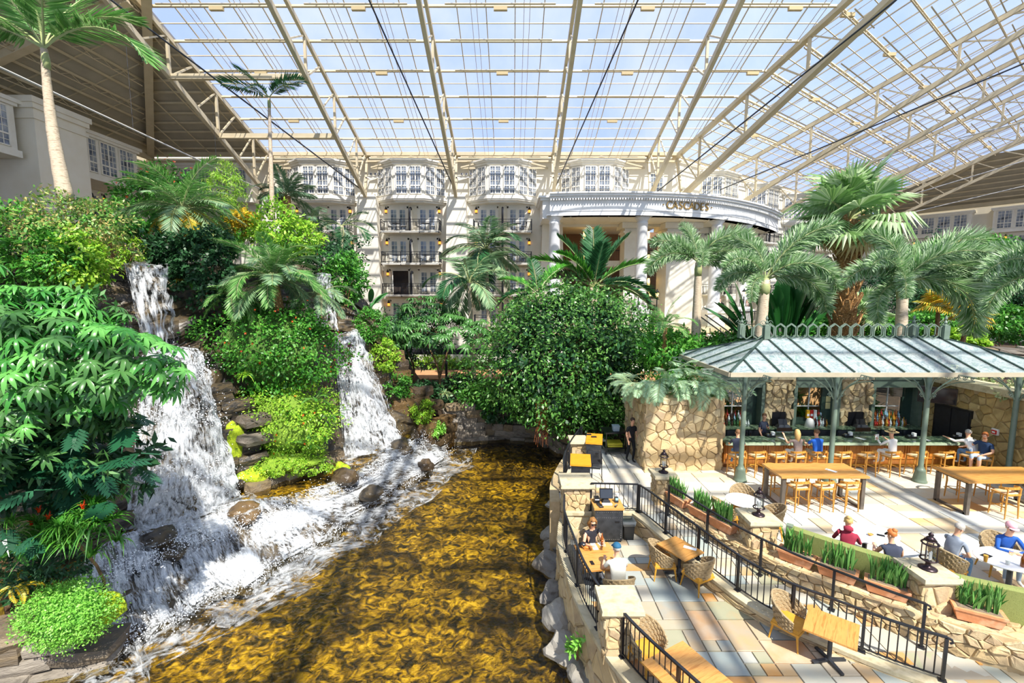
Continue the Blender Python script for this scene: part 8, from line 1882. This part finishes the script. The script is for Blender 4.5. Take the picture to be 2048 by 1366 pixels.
for i in range(4): inst('bloom', red, t, V((rn.uniform(-.5, .6), -.2, sc_.z+1.3+rn.uniform(-.2, .2))))
bush('fine_fern', 'fine dark fern between the umbrella tree and the strap fern', gy(165, 975, 9.6), (.75, .5, .6), 2800, .12, .03, m_l_mid, 73, cat='fern', stems=0, droop=.6)
bush('dark_fern', 'dark fern mass behind the groundcover at the left edge', gy(60, 1120, 9.4), (1.0, .6, .7), 2600, .16, .05, m_l_dark, 74, cat='fern', stems=0)
clump('sword fern fronds at the left edge above the ledge stones', gy(35, 1060, 8.6), 14, .9, F['sword'], 44, -10, 55, name='sword_fern', cat='fern')
t = clump('yellowed sword fern at the left edge', gy(30, 1170, 8.8), 9, .5, [pinnate('frond', 1, 1.2, 34, .16, .03, m_l_orange, seed=3, droop=.2)], 45, -20, 40, name='sword_fern', cat='fern')
# --- middle: small umbrella tree, ficus, palms, underplanting
c = gy(848, 665, 26.5)
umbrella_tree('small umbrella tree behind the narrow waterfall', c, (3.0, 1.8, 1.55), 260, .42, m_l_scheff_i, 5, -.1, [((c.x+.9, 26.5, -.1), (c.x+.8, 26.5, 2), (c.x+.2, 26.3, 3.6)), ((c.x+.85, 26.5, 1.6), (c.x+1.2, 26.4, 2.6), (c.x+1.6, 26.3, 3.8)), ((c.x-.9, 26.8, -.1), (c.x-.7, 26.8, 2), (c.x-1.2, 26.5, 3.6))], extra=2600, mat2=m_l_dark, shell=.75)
fc = gy(1135, 700, 22.6)
t = bush('ficus_tree', 'great round dark green ficus overhanging the pool', fc, (4.05, 2.9, 3.35), 17000, .2, .1, m_l_ficus, 81, cat='tree', shell=.78, lump=.22, stems=0, ground=-.1)
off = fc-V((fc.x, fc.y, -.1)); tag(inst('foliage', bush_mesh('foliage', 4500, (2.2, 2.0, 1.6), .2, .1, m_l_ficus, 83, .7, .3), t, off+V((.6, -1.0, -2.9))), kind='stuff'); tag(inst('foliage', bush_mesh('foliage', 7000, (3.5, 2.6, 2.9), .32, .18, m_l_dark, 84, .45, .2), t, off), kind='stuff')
tag(inst('foliage', bush_mesh('foliage', 1500, (1.2, .8, .9), .2, .1, m_l_ficus, 85, .6, .3), t, off+V((-1.8, -1.2, -2.6))), kind='stuff')
for k in range(6): a = k*1.05; MB().tube(bez([(.3*math.cos(a), .3*math.sin(a), 0), (.5*math.cos(a), .5*math.sin(a), 1.8), (1.8*math.cos(a), 1.4*math.sin(a), 4.2)], 8), [.22-.02*i for i in range(9)], 7).build('trunk', m_bark, t, smooth=True)
m_root = M('red brown root', '#8a4a22', '#a85c2c', scale=20, rough=.9)
for k in range(9): p = gy(1072+k*2.6, 800, 20.6)-V((fc.x, fc.y, -.1)); MB().tube([p, p+V((.05, 0, -1.2)), p+V((.02*k-.08, 0, -2.0-.12*(k % 3)))], [.02, .015, .008], 4).build('aerial_root', m_root, t)
for i, (px, py, yy, n, e0, e1, s0, s1, lab) in enumerate(((972, 500, 33, 22, 80, -30, 2.7, 3.8, 'tall feather palm with weeping dark fronds left of the portico'), (938, 566, 27.5, 15, 75, -25, 2.6, 3.4, 'feather palm with pale fronds left of the ficus'))):
 c = gy(px, py, yy); palm('feather_palm', lab, (c.x+.3, c.y, -.1), c, .16, .12, spread(F['kentia'], n, e0, e1, s0, s1, 60+i), seed=12+i)
c = gy(1188, 575, 29); palm('great_palm', 'great palm with broad upright fronds behind the ficus', (c.x, c.y, -.1), c, .3, .25, [(F['broad'][0], 95, 86, 3.9), (F['broad'][0], 170, 66, 3.9), (F['broad'][1], 175, 45, 4.3), (F['broad'][2], 180, 28, 4.4), (F['broad'][0], 10, 68, 3.9), (F['broad'][1], 5, 42, 4.4), (F['broad'][2], 2, 22, 4.2), (F['broad'][1], 0, 5, 3.6), (F['broad'][0], 280, 70, 3.0), (F['broad'][0], 60, 72, 3.6), (F['broad'][1], 200, 60, 3.4), (F['broad'][2], 340, 12, 3.8)], seed=14)
c = gy(1075, 588, 27); palm('great_palm', 'leaning green palm left of the great palm', (c.x+.3, c.y, -.1), c, .2, .15, [(F['broad'][1], 25, 58, 2.9), (F['broad'][1], 165, 40, 2.6), (F['broad'][2], 10, 30, 2.4), (F['broad'][2], 185, 15, 2.5), (F['broad'][0], 100, 70, 2.4), (F['broad'][2], 200, -5, 2.2)], seed=15)
c = gy(1330, 655, 19.5); palm('young_palm', 'young green palm right of the ficus', (c.x, c.y, .3), c, .13, .09, spread(F['green'], 12, 85, 15, 1.1, 1.6, 66), trunk_mat=m_trunk2, seed=16)
UB = [(790, 795, 25.6, 1.4, .8, m_l_dark, 'dark shrub left of the small tree trunk'), (855, 790, 25.8, 1.0, .7, m_l_dark, 'dark low shrub at the small tree trunk'), (975, 795, 25.8, 1.5, .9, m_l_mid, 'green heart leaved shrub below the ficus, left side'), (930, 770, 27.5, 1.6, .7, m_l_dark, 'dark shrub in front of the tan path'), (1010, 815, 25.4, 1.2, .7, m_l_dark, 'dark shrub hanging over the shore wall'), (1240, 800, 23.5, 2.0, 1.6, m_l_dark, 'dark shrub right below the ficus crown'), (860, 730, 40, 3.5, 1.0, m_l_lime, 'light fern bank beyond the tan path'), (960, 738, 40, 3.0, .9, m_l_mid, 'green fern bank beyond the path, right part'), (770, 720, 33, 2.0, 1.2, m_l_dark, 'dark shrub behind the small umbrella tree'), (1335, 700, 19.8, 1.3, .8, m_l_mid, 'fern clump at the foot of the young palm'), (1290, 690, 24, 1.8, 1.5, m_l_mid, 'green shrub right edge of the ficus'), (1400, 700, 24, 1.6, .8, m_l_mid, 'green undergrowth below the first foxtail palm'), (1045, 860-80, 25.0, .8, .5, m_l_mid, 'ivy on the shore wall beneath the ficus')]
for i, (px, py, yy, rx, rz_, mt, lab) in enumerate(UB): bush('undergrowth', lab, gy(px, py, yy), (rx, min(rx, 1.2), rz_), int(1300+700*rx), .24, .12, mt, 100+i, stems=2, shell=.6, ground=-.1 if i not in (4, 9) else None)
spd = strap('strap_tuft', 50, .9, .05, M('pale strap leaf', '#7fa06a', '#a9bd90', '#5c8850', '#c0b070', src='island', lo=0, hi=1, rough=.5, trans=.2), 8, 1.0, .75)
for i, (px, py) in enumerate(((850, 795), (890, 790), (925, 800), (872, 812))): tuft(['pale spider plant hanging left over the shore wall', 'pale spider plant at the foot of the small umbrella tree', 'pale spider plant right of the small tree trunk', 'lowest pale spider plant over the shore wall'][i], gy(px, py, 25.2), spd, 1.0, name='spider_plant')
# dark footbridge roof behind the small umbrella tree
t = thing('shade_canopy', 'dark flat shade canopy behind the small umbrella tree', 'canopy', (-5.2, 33, 0)); MB().box((-3.5, -1, 2.2), (5.0, 1, 2.6)).build('roof', m_black, t)
for x in (-3.2, .5, 4.7): MB().box((x-.08, -.9, 0), (x+.08, -.74, 2.2)).build('post', m_black, t)
# --- right side palms
def fox(label, base, top, fr, r0=.17, r1=.11, seed=0, bend=0): return palm('foxtail_palm', label, base, top, r0, r1, [(F['fox'][k], az, el, s) for k, az, el, s in fr], shaft=.7, seed=seed, bend=bend)
c = gy(1397, 525, 24); fox('foxtail palm before the portico columns', gy(1391, 700, 24)-V((0, 0, .6)), c, [(0, 120, 80, 2.6), (1, 178, 58, 2.9), (2, 183, 36, 3.2), (2, 176, 62, 2.4), (2, 5, 66, 3.6), (2, 0, 40, 3.3), (1, 355, 12, 2.8), (1, 60, 60, 2.6), (2, 260, 40, 2.4)], r0=.28, r1=.16, seed=31)
c = gy(1531, 560, 21.5); fox('foxtail palm standing left of the fan palm behind the pavilion', gy(1516, 690, 21.5)-V((0, 0, 1.5)), c, [(0, 8, 62, 4.3), (2, 2, 40, 3.9), (2, 358, 20, 3.7), (2, 190, 60, 2.9), (1, 120, 85, 3.0), (2, 170, 35, 2.6), (1, 30, 50, 3.4), (2, 330, 48, 3.2), (2, 215, 15, 2.2)], r0=.34, r1=.2, seed=32)
c = gy(1806, 565, 19.5); fox('foxtail palm with long fronds right behind the pavilion', gy(1806, 700, 19.5)-V((0, 0, 2)), c, [(0, 6, 50, 4.4), (1, 0, 32, 4.9), (2, 357, 15, 4.9), (2, 186, 46, 3.0), (1, 95, 86, 3.2), (2, 190, -5, 2.6), (1, 30, 62, 3.2), (1, 330, 60, 3.0), (2, 230, 30, 2.4), (2, 200, 62, 2.8)], r0=.3, r1=.18, seed=33)
c = gy(2120, 560, 17); fox('foxtail palm standing just beyond the right edge', (c.x, c.y, 0), c, [(2, 175, 50, 3.2), (2, 170, 20, 3.0), (1, 200, 70, 3.0), (2, 20, 40, 3.0), (1, 100, 60, 3.0)], seed=34)
b = gy(1690, 700, 23.5)-V((0, 0, 2)); c = gy(1697, 440, 23.5)
pf = spread(F['fan'], 20, 88, 0, 2.4, 3.3, 71)+spread(F['fan'], 10, 0, -40, 2.4, 3.0, 72)+spread(F['fand'], 12, -30, -70, 1.8, 2.4, 73)
palm('fan_palm', 'tallest fan palm with a shaggy golden trunk', b, c, .6, .42, pf, trunk_mat=m_trunk2, boots=90, seed=35)
for i, (px, py, pb, yy, s, lab) in enumerate(((1877, 612, 690, 27, 1.4, 'small golden fan palm left of its leaning neighbour'), (1940, 628, 690, 27, 1.5, 'leaning golden fan palm with hanging fruit'), (1727, 625, 700, 28, 1.8, 'short fan palm behind the shaggy trunk'))):
 c = gy(px, py, yy); bs = gy(px-(22 if i == 1 else 3), pb, yy); palm('small_fan_palm', lab, (bs.x, bs.y, bs.z-1), c, .14, .1, spread(F['gold'] if i < 2 else F['fan'], 16, 75, -25, s*.8, s*1.1, 80+i), trunk_mat=m_bark, seed=40+i)
pdl = [paddle('leaf_blade', .8, 1.0, .36, m_l_banana, bend=.05), paddle('leaf_blade', .6, 1.1, .34, m_l_banana, bend=.12)]
clump('tall bird of paradise leaves between the two right palms', gy(1570, 690, 24)-V((0, 0, .6)), 14, 2.3, pdl, 51, 58, 96, name='bird_of_paradise', a0=-15, a1=15); clump('bird of paradise leaves leaning left behind the crest', gy(1560, 680, 24.2)-V((0, 0, .6)), 8, 2.0, pdl, 52, 60, 90, name='bird_of_paradise', a0=165, a1=195); clump('lower bird of paradise beside the escalator', gy(1505, 690, 26), 8, 1.9, pdl, 53, 40, 88, name='bird_of_paradise', a0=150, a1=200)
BG = [(1625, 600, 34, 2.6, 2.4, m_l_dark, 'dark round tree left of the shaggy trunk'), (1780, 600, 36, 3.4, 2.6, m_l_dark, 'dark tree behind the right foxtail palm trunk'), (1890, 570, 38, 3.6, 3.4, m_l_dark, 'dark leafy tree behind the golden fan palms'), (1990, 600, 36, 3.4, 2.6, m_l_dark, 'dark shrub mass above the far rocks'), (1830, 540, 40, 3, 2.4, m_l_mid, 'mid green tree behind the right foxtail crown'), (1960, 520, 40, 3, 2.0, m_l_mid, 'green tree before the right wing balconies'), (1740, 660, 30, 2, 1.0, m_l_mid, 'green shrubs behind the pavilion crest'), (1640, 665, 30, 2, 1.0, m_l_mid, 'green shrubs behind the crest left of the shaggy trunk'), (1850, 650, 31, 2, 1.0, m_l_mid, 'green shrubs below the golden fan palm'), (2020, 640, 32, 2.4, 1.2, m_l_mid, 'green bush above the far rock ledge'), (2060, 560, 36, 3, 3, m_l_dark, 'dark tree at the right edge'), (1470, 690, 28, 1.6, .8, m_l_mid, 'green shrub at the escalator foot'), (1920, 680, 29, 1.4, .6, m_l_lime, 'light grass tuft left of the far rocks')]
for i, (px, py, yy, rx, rz_, mt, lab) in enumerate(BG): bush('background_tree' if rz_ > 1.9 else 'background_shrub', lab, gy(px, py, yy), (rx, rx*.7, rz_), int(1500+900*rx), .3, .16, mt, 130+i, cat='tree' if rz_ > 1.9 else 'shrub', stems=2, shell=.6, ground=-.1)
blockset('wall_far_rocks', 'layered grey rocks at the right edge behind the pavilion', [(gy(1925, 705, 27).to_tuple()[:2]+(0,), gy(2070, 705, 26).to_tuple()[:2]+(0,), 1.6, 3.3, 5, m_ledge, 33, 1.0, .6, 1.8)])
# pale ferns on the stone block
t = thing('pale_fern_mass', 'pale drooping fern mass on top of the stone block', 'fern', (6.3, 17, 2.75)); rn = random.Random(6)
for i in range(120):
 x = rn.uniform(-1.7, 1.5); y = rn.uniform(-.75, 1.2); z = .25+.45*max(0, 1-abs(x)/1.7)*rn.uniform(.4, 1.4); az = math.degrees(math.atan2(y-1.2, x))+rn.uniform(-50, 50); o = inst('frond', F['fern'][i % 3], t, (x, y, z), (rn.uniform(-.4, .4), -R_(rn.uniform(-15, 60)), R_(az))); o.scale = (rn.uniform(.7, 1.25),)*3
tag(inst('undergrowth', bush_mesh('undergrowth', 1500, (1.6, 1.0, .5), .2, .07, m_l_mid, 91, .4), t, (0, .3, .2)), kind='stuff')
t = bush('ivy_bank', 'pale variegated ivy bank behind the golden stone wall', (20.5, 16.5, 3.1), (2.6, 4.0, .8), 6000, .16, .1, M('variegated ivy', '#9fb57a', '#c9cf9a', '#7a9a58', '#dcd8a8', '#64884a', src='island', lo=0, hi=1, rough=.5, trans=.25), 95, cat='ivy', stems=1, ground=0)
bush('bar_backdrop_plant', 'green leaves seen through the left bar window', (9.4, 20.4, 1.5), (.9, .4, .9), 500, .4, .08, m_l_mid, 96, stems=1); bush('bar_backdrop_plant', 'green leaves seen through the middle bar window', (12.8, 20.4, 1.5), (.9, .4, .8), 500, .4, .08, m_l_mid, 97, stems=1); bush('bar_backdrop_plant', 'green leaves seen through the right bar window', (15.9, 20.4, 1.4), (.8, .4, .7), 500, .4, .08, m_l_mid, 98, stems=1)
bush('bar_top_shrub', 'green shrubs showing above the bar wall under the pavilion eave', (12.5, 20.6, 3.4), (4.6, .8, .8), 3500, .28, .1, m_l_mid, 99, stems=3, ground=0)
bush('wall_sprig', 'fresh green sprig growing from the foot of the pool wall', gy(1152, 1290, 9.0), (.16, .14, .32), 160, .13, .06, m_l_bright, 111, cat='plant', stems=2)
